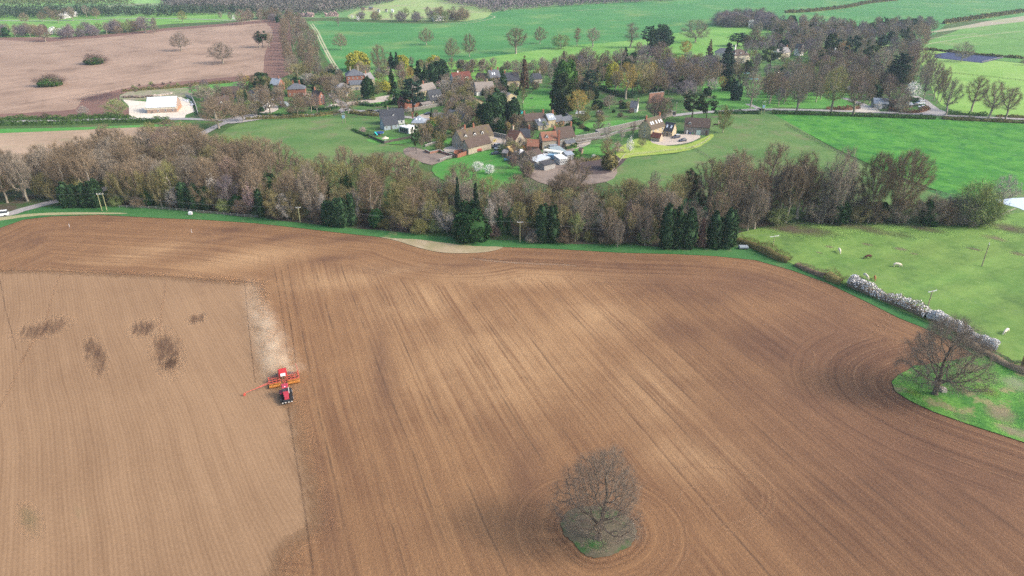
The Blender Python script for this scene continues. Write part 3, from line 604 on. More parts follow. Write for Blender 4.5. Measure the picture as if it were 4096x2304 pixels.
PROTO['shrub'] = [bare_tree('shrub_%d' % i, 81 + i, 4.2, 3.0, .07, OAKP, 170, 6000, .7, .04, .4, step=.5, kill=.8, trunk_r=.11) for i in range(2)]
PROTO['hero'] = [bare_tree('hero_oak_%d' % i, s_, 19, 8.6, .17, OAKP, 2000, 42000, .85, .02, .15, step=.55, kill=.75, trunk_r=.62, thick=1.0, minr=.022) for i, s_ in enumerate((5,))] + [bare_tree('wide_oak', 5, 17, 8.6, .17, OAKP, 2000, 46000, .95, .02, .2, step=.55, kill=.75, trunk_r=.55, minr=.022)]
# ------------------------------------------------------------------ leafy trees
def env_pts(rs, n, prof, H, rad, z0, shell=.5, clump=.6, nc=70):
    zc = rs.uniform(0, 1, nc * 3); ok = rs.uniform(0, 1, nc * 3) < np.array([prof(z) for z in zc]) + .12; zc = zc[ok][:nc]; m = len(zc)
    a = rs.uniform(0, 2 * math.pi, m); rr = np.array([prof(z) for z in zc]) * rad * (shell + (1 - shell) * np.sqrt(rs.uniform(0, 1, m)))
    C = np.stack([rr * np.cos(a), rr * np.sin(a), z0 + zc * (H - z0)], 1)
    k = rs.randint(0, m, n); sz = rs.uniform(.6, 1.3, m)[k][:, None]
    g = rs.normal(size=(n, 3)); g /= np.linalg.norm(g, axis=1, keepdims=True); g *= (rs.uniform(.3, 1, n) ** .5)[:, None]
    return C[k] + g * clump * sz
def core(rs, prof, H, rad, z0, f=.72, k=9, rows=7):
    V = []; 
    for i in range(rows + 1):
        z = i / rows; r = max(prof(z) * rad * f, .05)
        for j in range(k):
            a = 2 * math.pi * j / k; q = r * rs.uniform(.8, 1.15); V.append((q * math.cos(a), q * math.sin(a), z0 + (z * .94) * (H - z0)))
    Fq = [[i * k + j, i * k + (j + 1) % k, (i + 1) * k + (j + 1) % k, (i + 1) * k + j] for i in range(rows) for j in range(k)]
    return np.array(V), np.array(Fq)
def stem(H, r, seed=0):
    rs = np.random.RandomState(seed); n = 6; P = np.zeros((n + 1, 3)); P[:, 2] = np.linspace(0, H, n + 1); P[1:, :2] += np.cumsum(rs.normal(size=(n, 2)) * .06, 0)
    rr = r * np.linspace(1, .25, n + 1); v, f = tubes(P[:-1], P[1:], rr[:-1], rr[1:], 6); return v, f
def leafy(name, seed, H, rad, prof, z0, n, s, clump=.7, nc=80, shell=.55, flatn=0., droop=0., asp=1.6, cf=.7, tr=None):
    rs = np.random.RandomState(seed)
    C = env_pts(rs, n, prof, H, rad, z0, shell, clump, nc)
    parts = [cards(C, rs, s, flatn, asp, droop)]
    if cf: parts.append(core(rs, prof, H, rad, z0, cf))
    V, Fs = join(parts); cm = npmesh(name + '_crown', V, Fs)
    tv, tf = stem(H * .8, tr or H * .022, seed); return npmesh(name + '_trunk', tv, [tf]), cm, H, rad
CONE = lambda z: max(.03, (1 - z) ** .85) * (.85 + .15 * math.sin(z * 34))
COLM = lambda z: min(1, .75 + z) * math.sqrt(max(.02, 1 - max(0, (z - .25) / .76) ** 2.2))
BALL = lambda z: math.sqrt(max(.03, 1 - (2 * z - 1) ** 2)) * .95 + .03
HEMI = lambda z: (.85 + .5 * z if z < .3 else math.sqrt(max(.02, 1 - ((z - .3) / .71) ** 2)))
PROTO['spruce'] = [leafy('spruce_%d' % i, 3 + i, 15, 3.2, CONE, .8, 5200, .42, .55, 150, .75, .3, .3) for i in range(2)]
PROTO['redwood'] = [leafy('redwood_%d' % i, 13 + i, 19, 3.4, CONE, 1.5, 4200, .42, .5, 120, .6, .2, .4, cf=.45) for i in range(2)]
PROTO['ley'] = [leafy('cypress_%d' % i, 23 + i, 15, 3.0, COLM, .2, 6500, .36, .6, 170, .85, 0, -.25, 2.0, .8) for i in range(3)]
PROTO['yew'] = [leafy('yew_%d' % i, 33 + i, 6, 3.2, HEMI, .1, 4500, .3, .6, 90, .85, cf=.82) for i in range(2)]
PROTO['holly'] = [leafy('evergreen_%d' % i, 43 + i, 11, 4.6, HEMI, 1.2, 6500, .38, .95, 90, .8, cf=.74) for i in range(2)]
PROTO['willow'] = [leafy('willow_%d' % i, 53 + i, 11, 5.0, HEMI, 1.2, 9000, .26, 1.05, 80, .7, 0, .8, 3.4, .5) for i in range(2)]
PROTO['pine'] = [leafy('pine_%d' % i, 63 + i, 16, 4.0, BALL, 5.5, 5000, .34, 1.0, 34, .55, .1, 0, cf=0, tr=.32) for i in range(3)]
def cedar(name, seed, H=14, rad=8):
    rs = np.random.RandomState(seed); parts = []; C = []
    tr = [stem(H * .93, .55, seed)]
    for lv in range(9):
        z = H * (.36 + .62 * lv / 8); rl = rad * math.sqrt(max(.12, 1 - (lv / 9.2) ** 2)) * rs.uniform(.8, 1.05)
        for b in range(5):
            a = rs.uniform(0, 2 * math.pi); ln = rl * rs.uniform(.75, 1.05)
            e = np.array([ln * math.cos(a), ln * math.sin(a), z + .04 * ln]); s0 = np.array([0, 0, z - .12 * ln])
            tr.append(tubes(s0[None], e[None], np.array([.16]), np.array([.04]), 4))
            m = 110; u = rs.uniform(.3, 1.05, m) ** .7; base = s0 + (e - s0) * u[:, None]
            off = rs.normal(size=(m, 3)) * np.array([.22, .22, .05]) * ln * .55; C.append(base + off)
    C = np.concatenate(C); V, f = cards(C, rs, .62, .8, 1.5)
    v2, f2 = join(tr); return npmesh(name + '_trunk', v2, f2), npmesh(name + '_crown', V, [f]), H, rad
PROTO['cedar'] = [cedar('cedar_%d' % i, 90 + i) for i in range(2)]
def blossom_tree(name, seed, H, rad, cb, n, s):
    P, par, rr, ch, rs = colonize(seed, H, rad, cb, OAKP, 160, .45, kill=.8)
    rr = np.maximum(rr * (H * .022 / rr[1]), .02); ix = np.arange(1, len(P)); r1 = rr[ix]
    tv, tf = tubes(P[par[ix]], P[ix], np.minimum(rr[par[ix]], r1 * 1.4), r1, 4)
    cand = np.where((ch <= 1) & (P[:, 2] > H * cb * .8))[0]; C = P[cand[rs.randint(0, len(cand), n)]] + rs.normal(size=(n, 3)) * .38
    V, f = cards(C, rs, s, 0, 1.2); return npmesh(name + '_trunk', tv, [tf]), npmesh(name + '_crown', V, [f]), H, rad
PROTO['blossom'] = [blossom_tree('blossom_%d' % i, 95 + i, 6, 3.2, .12, 3000, .16) for i in range(2)]
DEF = dict(oak='brown', tall='brown', dome='brown', slim='grey', round='moss', shrub='brown', hero='oak')
LDEF = dict(spruce='spruce', redwood='red', ley='ley', yew='yew', holly='holly', willow='willow', pine='pine', cedar='cedar', blossom='blossom')
for k, vs in PROTO.items():
    for t_, c_, _, _ in vs:
        t_.materials.append(B['dark'] if k not in ('oak', 'tall', 'dome', 'slim', 'round', 'shrub', 'hero') else B['limb'] if k != 'hero' else B['hlimb'])
        c_.materials.append(B[DEF[k]] if k in DEF else L[LDEF[k]])
NAMES = dict(oak='oak_tree', tall='bare_tree', dome='bare_tree', slim='slender_tree', round='bare_tree', shrub='shrub', hero='oak_tree', spruce='spruce_tree', redwood='redwood_tree', ley='cypress_tree', yew='yew_bush', holly='evergreen_tree', willow='willow_tree', pine='pine_tree', cedar='cedar_tree', blossom='blossom_tree')
rt = random.Random(12)
TREES = []
def tree(kind, x, y, top=None, h=None, wpx=None, mat=None, label=None, group=None, lsc=None, tmat=None, xy=None):
    """stands at photo pixel (x, y) on the ground; top = photo row of its tip, wpx = crown width in photo pixels"""
    var = PROTO[kind]; tm, cm, H0, r0 = var[rt.randrange(len(var))]
    p = G(x, y) if xy is None else Vector((xy[0], xy[1], 0))
    if h is None: h = HT(x, y, top) if top is not None else H0
    r = r0 * h / H0 if wpx is None else wpx / 2 / PPM(x, y)
    e = empty(NAMES[kind], (p.x, p.y, .1), rt.uniform(0, 6.28) if kind != 'hero' else 0)
    e.scale = (r / r0, r / r0, h / H0); e['category'] = 'shrub' if kind in ('shrub', 'yew') else 'tree'
    a = mobj('trunk', tm, None, e); c = mobj('crown', cm, None, e)
    m = (L.get(mat) or B.get(mat)) if mat else None
    if mat in B and mat not in L: m = B[mat]
    if kind in LDEF and mat in L: m = L[mat]
    elif kind in DEF and mat in B: m = B[mat]
    if m: c.material_slots[0].link = 'OBJECT'; c.material_slots[0].material = m
    if tmat: a.material_slots[0].link = 'OBJECT'; a.material_slots[0].material = tmat
    if label: e['label'] = label
    if group: e['group'] = group
    px, py = (x, y) if xy is None else PX((p.x, p.y, 0))
    TREES.append((e, kind, mat or DEF.get(kind) or LDEF.get(kind), px, py, h, label)); return e
def fill(poly, kinds, spacing, seed, hr=(.8, 1.1), zone=None, maxn=999, h=None):
    """scatter trees over a polygon given in photo pixels; kinds = [(weight, kind, material)]"""
    rr = random.Random(seed); W = gpoly(poly); xs_ = [p[0] for p in W]; ys_ = [p[1] for p in W]; got = []; out = []
    tot = sum(k[0] for k in kinds); tries = 0
    while tries < 6000 and len(out) < maxn:
        tries += 1; x = rr.uniform(min(xs_), max(xs_)); y = rr.uniform(min(ys_), max(ys_))
        if not inside(np.array([x]), np.array([y]), W)[0]: continue
        if any((x - a) ** 2 + (y - b) ** 2 < spacing ** 2 for a, b in got): continue
        got.append((x, y)); q = rr.uniform(0, tot)
        for k in kinds:
            q -= k[0]
            if q <= 0: break
        px, py = PX((x, y, 0)); hh = (h or PROTO[k[1]][0][2]) * rr.uniform(*hr) * (k[3] if len(k) > 3 else 1)
        e = tree(k[1], px, py, h=hh, mat=k[2], xy=(x, y)); e['zone'] = zone or ''; out.append(e)
    return out
# ------------------------------------------------------------------ the trees
c1 = lambda x, y: (x * .5439, y * .5439)
c2 = lambda x, y: (1300 + x * .5439, y * .5439)
c3 = lambda x, y: (2600 + x * .5812, y * .5812)
w1 = lambda x, y: (x * .5439, 500 + y * .5439)
w2 = lambda x, y: (1300 + x * .5439, 500 + y * .5439)
w3 = lambda x, y: (2696 + x * .5439, 500 + y * .5439)
def TL(cf, s, lst):
    """rows: kind, x, base y, top y, width [, material] in the coordinates of one close-up"""
    for row in lst:
        k, x, y, top, wd = row[:5]; m = row[5] if len(row) > 5 else None
        X_, Y_ = cf(x, y); tree(k, X_, Y_, top=cf(x, top)[1], wpx=wd * s if wd else None, mat=m)
# the two oaks out in the field
PROTO_H = PROTO['hero']; PROTO['hero'] = PROTO_H[:1]
tree('hero', *cr(2100, 1650, .4513, (655, 1120))[0], h=18.5, wpx=350, mat='oak', label='big spreading bare oak alone on its grass island in the ploughed field')
PROTO['hero'] = PROTO_H[1:]
h2_ = tree('hero', 3738, 1578, h=HT(3738, 1578, 1290), wpx=330, mat='grey', label='wide bare oak on tussocky grass at the bend of the ploughed field beside the hedge'); h2_.rotation_euler[2] = 2.3
# evergreens and blossom along the front of the wood
TL(w1, .5439, [('ley', 500, 605, 425, 90), ('ley', 560, 600, 440, 100), ('ley', 640, 600, 430, 90), ('ley', 720, 600, 400, 110), ('ley', 1370, 615, 425, 90), ('ley', 1440, 620, 440, 100), ('ley', 1520, 620, 440, 90), ('ley', 1925, 680, 470, 60), ('holly', 1990, 520, 370, 160, 'yew'),
               ('ley', 2420, 735, 560, 90), ('ley', 2500, 745, 540, 100), ('holly', 2560, 600, 380, 100, 'yew'), ('blossom', 1590, 600, 385, 100), ('round', 1690, 620, 380, 160, 'lilac'), ('blossom', 1850, 640, 445, 110, 'pinkb'),
               ('round', 870, 580, 360, 130), ('round', 960, 590, 350, 120), ('round', 1070, 595, 350, 120), ('round', 1190, 600, 345, 130), ('round', 300, 540, 400, 110, 'moss'), ('round', 400, 560, 420, 100), ('round', 2040, 690, 480, 150), ('round', 2160, 695, 490, 130), ('round', 2300, 690, 290, 160, 'grey'), ('round', 620, 590, 420, 90, 'moss'),
               ('shrub', 1780, 650, 560, 110, 'pink'), ('slim', 1340, 610, 480, 40)])
TL(w2, .5439, [('ley', 60, 740, 560, 90), ('ley', 140, 748, 540, 90), ('ley', 205, 740, 500, 70), ('yew', 1080, 838, 640, 260, 'ivy'), ('spruce', 985, 760, 390, 80), ('spruce', 1115, 800, 435, 90), ('spruce', 890, 640, 430, 90), ('holly', 1060, 780, 570, 180, 'yew'), ('ley', 1600, 860, 580, 110), ('ley', 1670, 862, 590, 100),
               ('ley', 1290, 810, 610, 45, 'ivy'), ('ley', 1350, 810, 640, 30, 'ivy'), ('slim', 340, 690, 520, 70, 'moss'), ('slim', 720, 690, 520, 60, 'moss'), ('slim', 870, 750, 560, 90, 'grey'), ('slim', 900, 790, 530, 60, 'moss'), ('round', 560, 680, 450, 170), ('shrub', 700, 800, 700, 120, 'moss'), ('shrub', 590, 770, 680, 110, 'pink'),
               ('round', 1560, 800, 480, 110, 'moss'), ('round', 1840, 860, 660, 110, 'green'), ('blossom', 2230, 760, 570, 90, 'pinkb'), ('ley', 2510, 905, 580, 110), ('round', 2150, 900, 700, 110, 'grey'), ('round', 2350, 890, 620, 120, 'grey'), ('tall', 1830, 560, 250, 240, 'brown'), ('tall', 1925, 780, 480, 90, 'grey'),
               ('oak', 2260, 640, 400, 190, 'moss'), ('oak', 2420, 470, 340, 80, 'grey'), ('blossom', 1340, 560, 460, 110, 'pinkb'), ('tall', 540, 480, 210, 200), ('tall', 380, 500, 225, 200), ('shrub', 1540, 860, 780, 130, 'grey'), ('tall', 1410, 560, 370, 170), ('tall', 1690, 600, 430, 150)])
TL(w3, .5439, [('ley', 20, 905, 600, 100), ('ley', 95, 905, 620, 110), ('ley', 290, 905, 640, 110), ('ley', 390, 905, 620, 110), ('pine', 100, 620, 330, 110, 'yew'), ('pine', 180, 700, 480, 60, 'yew'), ('tall', 420, 700, 180, 260, 'brown'), ('tall', 680, 640, 140, 260, 'brown'), ('tall', 570, 720, 330, 230, 'brown'), ('tall', 900, 690, 200, 250, 'brown'), ('tall', 820, 720, 300, 200),
               ('tall', 1090, 720, 300, 130, 'grey'), ('tall', 1160, 730, 170, 210, 'grey'), ('dome', 1425, 718, 215, 240, 'brown'), ('dome', 1640, 715, 200, 300, 'brown'), ('round', 1060, 725, 540, 240, 'grey'), ('holly', 1200, 725, 560, 140, 'yew'), ('tall', 1250, 700, 400, 80, 'grey'), ('round', 760, 740, 620, 180, 'green'), ('round', 1340, 725, 600, 150, 'moss'),
               ('round', 1650, 725, 560, 200, 'grey'), ('round', 1860, 738, 520, 200, 'grey'), ('yew', 1890, 742, 640, 80, 'ivy'), ('holly', 1840, 740, 560, 80, 'ivy'), ('round', 1960, 730, 560, 160, 'brown'), ('shrub', 2200, 722, 450, 330, 'green'), ('round', 2250, 718, 480, 200, 'moss'), ('shrub', 2120, 728, 560, 240, 'grey'), ('shrub', 2250, 730, 580, 220, 'green'), ('shrub', 1990, 735, 620, 140, 'brown'), ('oak', 2410, 580, 375, 180, 'pale'), ('round', 540, 780, 480, 190, 'grey'), ('round', 660, 700, 420, 170, 'pink'),
               ('shrub', 2310, 715, 640, 90, 'brown'), ('round', 1480, 730, 600, 150, 'brown')])
tree('spruce', *w3(195, 900), top=w3(0, 690)[1], wpx=44, mat='dead', label='dead brown conifer column standing between green cypresses at the wood edge')
for e_ in TREES[-1:]: pass
# the body of the wood
BELT = ov((-120, 565), (0, 520), (100, 510), (250, 512), (400, 520), (560, 532), (700, 546), (850, 562), (1000, 577), (1150, 590), (1300, 600), (1450, 608), (1650, 614), (1700, 612), (1700, 520), (1600, 515), (1450, 520), (1300, 520), (1200, 515), (1050, 495), (900, 475), (750, 450), (650, 430), (560, 400), (480, 385), (330, 390), (200, 425), (100, 460), (-20, 480), (-140, 500))
def cutpoly(poly, a, b): return [(min(max(x, a), b), y) for x, y in poly]
fill(ov((-120, 560), (0, 516), (100, 506), (250, 508), (400, 515), (560, 527), (600, 500), (600, 420), (480, 388), (330, 392), (200, 428), (100, 462), (-20, 482), (-140, 505)), [(6, 'tall', 'brown'), (2, 'tall', 'grey'), (.7, 'tall', 'pink'), (1.2, 'tall', 'moss'), (1.5, 'oak', 'brown', 1.1), (1.5, 'round', 'moss', 1.2), (.5, 'round', 'green'), (.35, 'holly', 'yew')], 6.6, 1, (.8, 1.08), 'in the left half of the wood')
fill(ov((570, 520), (700, 538), (850, 555), (1000, 570), (1040, 560), (1040, 500), (900, 480), (750, 455), (610, 420)), [(6, 'tall', 'brown'), (2, 'tall', 'moss'), (1, 'oak', 'moss', 1.1), (2, 'round', 'moss', 1.2), (.5, 'round', 'green', 1.2), (.3, 'holly', 'yew')], 7.5, 2, (.85, 1.08), 'in the wood below the west pasture')
fill(ov((1040, 570), (1150, 583), (1300, 595), (1450, 602), (1640, 610), (1640, 530), (1450, 530), (1300, 530), (1150, 525), (1050, 510)), [(3, 'tall', 'brown', .8), (3, 'tall', 'moss', .75), (2, 'tall', 'grey', .85), (3, 'round', 'moss', 1.2), (2, 'round', 'grey', 1.2), (1, 'round', 'green'), (2, 'slim', 'grey'), (.3, 'holly', 'yew', .9)], 7.0, 3, (.8, 1.1), 'in the thin middle of the wood')
fill(ov((1660, 600), (1850, 590), (2000, 555), (2150, 552), (2150, 500), (1900, 495), (1750, 505), (1660, 540)), [(5, 'tall', 'brown'), (2, 'tall', 'grey'), (1, 'tall', 'moss'), (2, 'round', 'grey', 1.2)], 7.2, 4, (.8, 1.08), 'in the right end of the wood')
fill(ov((2150, 556), (2300, 556), (2460, 552), (2450, 538), (2300, 538), (2150, 540)), [(3, 'round', 'grey'), (2, 'round', 'moss'), (2, 'shrub', 'brown', 1.4), (1, 'holly', 'ivy', .6)], 6, 5, (.7, 1.0), 'in the scrub towards the pond')
fill(ov((270, 516), (400, 523), (560, 536), (700, 550), (850, 565), (1000, 580), (1150, 593), (1300, 603), (1450, 611), (1650, 617), (1650, 611), (1450, 604), (1300, 596), (1000, 573), (700, 542), (400, 517), (270, 510)), [(3, 'shrub', 'brown', 1.0), (3, 'shrub', 'moss', 1.1), (1, 'shrub', 'pink'), (1, 'shrub', 'green')], 6.5, 6, (.7, 1.2), 'at the foot of the wood')
# parkland and village
TL(lambda x, y: (x * K, y * K), K, [('oak', 1073, 113, 72, 40), ('oak', 1137, 152, 97, 40), ('oak', 1181, 143, 85, 38), ('tall', 1298, 135, 71, 58), ('oak', 1358, 110, 68, 36), ('oak', 858, 125, 84, 38), ('oak', 954, 175, 113, 46), ('round', 1411, 123, 86, 52, 'green'), ('slim', 1452, 116, 68, 20, 'red'), ('tall', 1491, 118, 70, 36, 'grey'), ('slim', 1585, 121, 55, 40, 'grey'),
   ('oak', 1749, 107, 50, 76, 'grey'), ('round', 1724, 137, 103, 34, 'gold'), ('oak', 561, 160, 108, 62, 'oak'), ('oak', 457, 128, 83, 50, 'oak'), ('tall', 654, 120, 80, 30, 'dark'), ('pine', 662, 120, 77, 26, 'yew'), ('tall', 678, 119, 82, 28, 'brown'), ('tall', 366, 83, 43, 46, 'lilac'), ('oak', 115, 105, 63, 38, 'pink'), ('slim', 851, 66, 40, 14, 'grey')])
for a in ((241, 160, 137, 54, 'field'), (131, 215, 188, 66, 'field')):
    e = tree('shrub', a[0] * K, a[1] * K, top=a[2] * K, wpx=a[3] * K * 1.05, mat='pink'); tree('yew', (a[0] - 4) * K, (a[1] + 1) * K, top=(a[2] + 8) * K, wpx=a[3] * K * .8, mat='holly')
TL(c2, .5439, [('willow', 245, 520, 385, 170), ('willow', 440, 672, 598, 90), ('willow', 570, 500, 408, 90), ('willow', 805, 490, 413, 100), ('spruce', 490, 500, 387, 70, 'ley'), ('spruce', 530, 505, 387, 70, 'ley'), ('spruce', 690, 620, 450, 95, 'ley'), ('spruce', 740, 620, 480, 80, 'ley'), ('ley', 850, 600, 440, 130), ('ley', 795, 610, 470, 90), ('holly', 320, 730, 570, 95, 'yew'), ('cedar', 650, 835, 585, 200),
   ('spruce', 495, 660, 500, 70, 'yew'), ('tall', 560, 650, 480, 100, 'pink'), ('tall', 620, 640, 490, 90, 'gold'), ('blossom', 470, 560, 495, 65, 'pinkb'), ('shrub', 405, 565, 510, 95, 'lilac'), ('tall', 1090, 530, 440, 130, 'brown'), ('tall', 1015, 520, 440, 90, 'pink'), ('redwood', 1465, 665, 408, 85), ('ley', 1310, 670, 550, 60), ('tall', 1405, 630, 500, 75, 'pink'),
   ('tall', 1535, 540, 440, 70, 'grey'), ('tall', 1600, 535, 425, 70, 'grey'), ('spruce', 1755, 460, 375, 48), ('holly', 1770, 690, 445, 165, 'holly'), ('ley', 1745, 830, 540, 170, 'pine'), ('tall', 1860, 865, 670, 165, 'gold'), ('cedar', 1935, 730, 520, 140), ('tall', 1870, 700, 560, 110, 'brown'), ('spruce', 1995, 600, 500, 50), ('ley', 1998, 462, 405, 22), ('tall', 1925, 510, 345, 120, 'grey'),
   ('tall', 1820, 500, 405, 90, 'orange'), ('tall', 2210, 730, 462, 180, 'gold'), ('willow', 2110, 640, 465, 100), ('tall', 2330, 700, 468, 190, 'moss'), ('tall', 2440, 690, 505, 170, 'brown'), ('yew', 2060, 560, 470, 45), ('spruce', 2205, 480, 350, 85, 'ley'), ('pine', 2430, 400, 175, 120, 'ley'), ('cedar', 2470, 400, 215, 150), ('pine', 2510, 390, 235, 90, 'ley'), ('spruce', 2400, 380, 190, 60, 'ley'), ('cedar', 2370, 350, 195, 110), ('tall', 2460, 500, 310, 150, 'pink'), ('tall', 2350, 480, 330, 120, 'lilac'),
   ('ley', 1255, 915, 660, 130), ('ley', 1190, 945, 750, 100), ('ley', 1305, 900, 690, 80), ('ley', 1385, 905, 720, 95), ('ley', 1150, 905, 760, 70), ('round', 925, 770, 680, 120, 'moss'), ('tall', 880, 700, 590, 90, 'pale'), ('round', 955, 850, 745, 120, 'moss'), ('yew', 960, 860, 790, 130), ('ley', 1018, 800, 730, 50), ('round', 940, 945, 840, 120, 'grey'), ('round', 820, 935, 860, 115, 'gold'), ('pine', 735, 1040, 915, 90, 'bronze'), ('pine', 672, 1135, 925, 60, 'pine'),
   ('holly', 785, 1005, 900, 90), ('round', 830, 1010, 925, 70, 'grey'), ('yew', 1075, 960, 905, 40), ('blossom', 1020, 985, 938, 50), ('oak', 172, 835, 650, 180, 'brown'), ('slim', 75, 720, 560, 50, 'grey'), ('slim', 66, 800, 640, 30, 'grey'), ('slim', 40, 810, 700, 30, 'grey'), ('yew', 1797, 972, 905, 78), ('oak', 2420, 872, 700, 150, 'pink'), ('yew', 2000, 797, 740, 80), ('oak', 2090, 800, 700, 110, 'grey'), ('yew', 2190, 797, 755, 55),
   ('tall', 1480, 1015, 890, 100, 'dark'), ('tall', 1510, 1045, 930, 80, 'dark'), ('round', 1420, 1000, 880, 70, 'brown'), ('holly', 1290, 992, 890, 90, 'yew'), ('round', 1345, 992, 900, 55, 'gold'), ('slim', 2075, 1085, 900, 80, 'pale'), ('slim', 2180, 1035, 930, 60, 'pale'), ('slim', 2265, 1005, 890, 55, 'pink'), ('holly', 2090, 1245, 1130, 115, 'bronze'), ('round', 2080, 1155, 1030, 140, 'moss'), ('blossom', 2150, 1125, 1050, 100, 'pinkb'),
   ('blossom', 2240, 1125, 1010, 60), ('oak', 2330, 1085, 1010, 70, 'grey'), ('yew', 1840, 1165, 1115, 90, 'holly'), ('oak', 1500, 1300, 1190, 90, 'moss'), ('round', 1300, 1115, 1060, 60, 'green'), ('oak', 1380, 1130, 1040, 130, 'moss'), ('blossom', 280, 975, 935, 65, 'pinkb'), ('round', 1230, 700, 640, 60, 'pink'), ('shrub', 1080, 690, 650, 60, 'orange'), ('yew', 1170, 700, 655, 55), ('round', 600, 960, 900, 50, 'green'), ('slim', 1455, 760, 640, 60, 'moss'),
   ('spruce', 445, 790, 755, 22, 'holly'), ('yew', 675, 860, 828, 26, 'bronze'), ('oak', 2500, 880, 720, 130, 'brown'), ('round', 2010, 960, 900, 90, 'grey'), ('blossom', 1125, 1260, 1190, 100), ('blossom', 1210, 1280, 1210, 90), ('round', 1700, 960, 910, 50, 'green'), ('blossom', 1975, 1170, 1135, 35), ('shrub', 1460, 1110, 1075, 40, 'orange')])
TL(c1, .5439, [('round', 868, 852, 735, 165, 'green'), ('oak', 1610, 945, 715, 270, 'brown'), ('tall', 1790, 892, 780, 120, 'brown'), ('tall', 1990, 842, 690, 120, 'brown'), ('oak', 2190, 855, 700, 180, 'brown'), ('tall', 2335, 835, 690, 70, 'pink'), ('pine', 1925, 712, 570, 95), ('yew', 1930, 640, 535, 130), ('round', 1830, 642, 560, 90, 'gold'), ('tall', 1765, 680, 610, 100, 'lilac'), ('yew', 2440, 590, 505, 90), ('oak', 2400, 645, 560, 120, 'pink'),
   ('tall', 2270, 625, 540, 110, 'pale'), ('tall', 2340, 545, 460, 105, 'green'), ('tall', 2190, 600, 470, 150, 'moss'), ('tall', 2250, 590, 460, 110, 'moss'), ('oak', 1520, 682, 630, 40, 'brown'), ('slim', 1410, 695, 600, 60, 'pink'), ('tall', 1560, 860, 740, 130, 'brown'), ('round', 2060, 700, 620, 80, 'grey'), ('tall', 1700, 850, 740, 120, 'brown'), ('oak', 1240, 960, 880, 130, 'brown'), ('oak', 1340, 975, 900, 170, 'moss'), ('round', 1110, 980, 900, 90, 'moss'), ('shrub', 500, 890, 865, 45, 'pink'), ('shrub', 340, 880, 830, 60, 'pink'), ('oak', 620, 850, 780, 80, 'pale')])
TL(c3, .5812, [('redwood', 405, 402, 272, 65), ('spruce', 520, 520, 300, 140, 'cedar'), ('cedar', 600, 318, 228, 150), ('oak', 690, 352, 215, 125, 'dark'), ('pine', 820, 480, 320, 120), ('cedar', 880, 400, 325, 90), ('tall', 360, 560, 390, 240, 'lilac'), ('tall', 285, 640, 450, 200, 'brown'), ('oak', 625, 640, 440, 120, 'dark'), ('yew', 540, 622, 530, 85), ('ley', 590, 690, 560, 75, 'cedar'), ('tall', 690, 745, 500, 140, 'grey'), ('tall', 820, 715, 500, 130, 'brown'), ('tall', 1005, 775, 490, 160, 'grey'), ('tall', 1242, 785, 465, 180, 'moss'),
   ('tall', 1395, 792, 530, 170, 'pink'), ('ley', 1225, 410, 225, 80, 'pine'), ('pine', 1370, 440, 245, 90, 'cedar'), ('pine', 1492, 480, 270, 90, 'pine'), ('round', 1335, 360, 288, 80, 'orange'), ('cedar', 1690, 585, 372, 170), ('spruce', 1690, 585, 372, 140, 'cedar'), ('tall', 1580, 530, 330, 120, 'grey'), ('shrub', 1610, 625, 510, 150, 'dark'), ('tall', 1780, 580, 305, 160, 'pink'), ('oak', 1835, 350, 160, 150, 'brown'), ('tall', 1912, 480, 350, 90, 'brown'), ('oak', 2142, 424, 292, 140, 'grey'), ('oak', 1690, 755, 580, 190, 'pink'), ('blossom', 1795, 672, 565, 120),
   ('tall', 1850, 640, 440, 55, 'grey'), ('tall', 1875, 710, 440, 70, 'grey'), ('tall', 1950, 692, 460, 90, 'grey'), ('tall', 2000, 702, 465, 60, 'brown'), ('tall', 2035, 795, 545, 140, 'grey'), ('tall', 2210, 768, 530, 150, 'brown'), ('tall', 2325, 822, 565, 170, 'brown'), ('tall', 2445, 822, 600, 130, 'brown'), ('oak', 2572, 450, 405, 60, 'grey'), ('tall', 1970, 715, 480, 60, 'brown'), ('oak', 1800, 430, 300, 130, 'pink'), ('pine', 285, 832, 625, 145), ('pine', 385, 838, 650, 120), ('round', 500, 915, 735, 110, 'moss'), ('oak', 45, 820, 650, 140, 'pink'), ('tall', 240, 700, 560, 170, 'lilac'), ('tall', 420, 650, 540, 90, 'pale'), ('round', 1720, 790, 660, 90, 'grey'), ('blossom', 1570, 760, 700, 60), ('tall', 1500, 440, 340, 60, 'brown'), ('holly', 80, 330, 180, 120, 'ley'), ('redwood', 10, 400, 230, 70, 'ley')])
VK = [(4, 'tall', 'brown', .75), (3, 'tall', 'grey', .75), (2, 'tall', 'pink', .7), (1.5, 'tall', 'lilac', .7), (1, 'round', 'moss', 1.1)]
fill(ov((706, 64), (755, 56), (790, 100), (805, 150), (812, 190), (770, 205), (722, 190), (712, 130)), [(6, 'tall', 'brown', .75), (3, 'tall', 'grey', .75), (1, 'tall', 'pink', .7)], 12, 11, (.85, 1.1), 'in the tree belt beside the fallow field')
fill([c3(*p) for p in ((430, 180), (560, 140), (780, 150), (860, 200), (740, 200), (560, 190))], [(3, 'shrub', 'lilac', 3.2), (2, 'shrub', 'grey', 3.0), (1, 'shrub', 'pink', 3.4), (.6, 'blossom', 'blossom', 1.5)], 11, 12, (.8, 1.1), 'in the scrubby copse on the crop edge')
fill([c3(*p) for p in ((800, 215), (1000, 180), (1500, 230), (1900, 190), (1980, 230), (1720, 275), (1450, 325), (1180, 340), (1000, 300))], [(4, 'tall', 'lilac', .8), (4, 'tall', 'grey', .85), (2, 'tall', 'brown', .85), (.5, 'holly', 'cedar', 1.1), (.4, 'holly', 'pine')], 10.5, 13, (.8, 1.15), 'in the copse north of the manor')
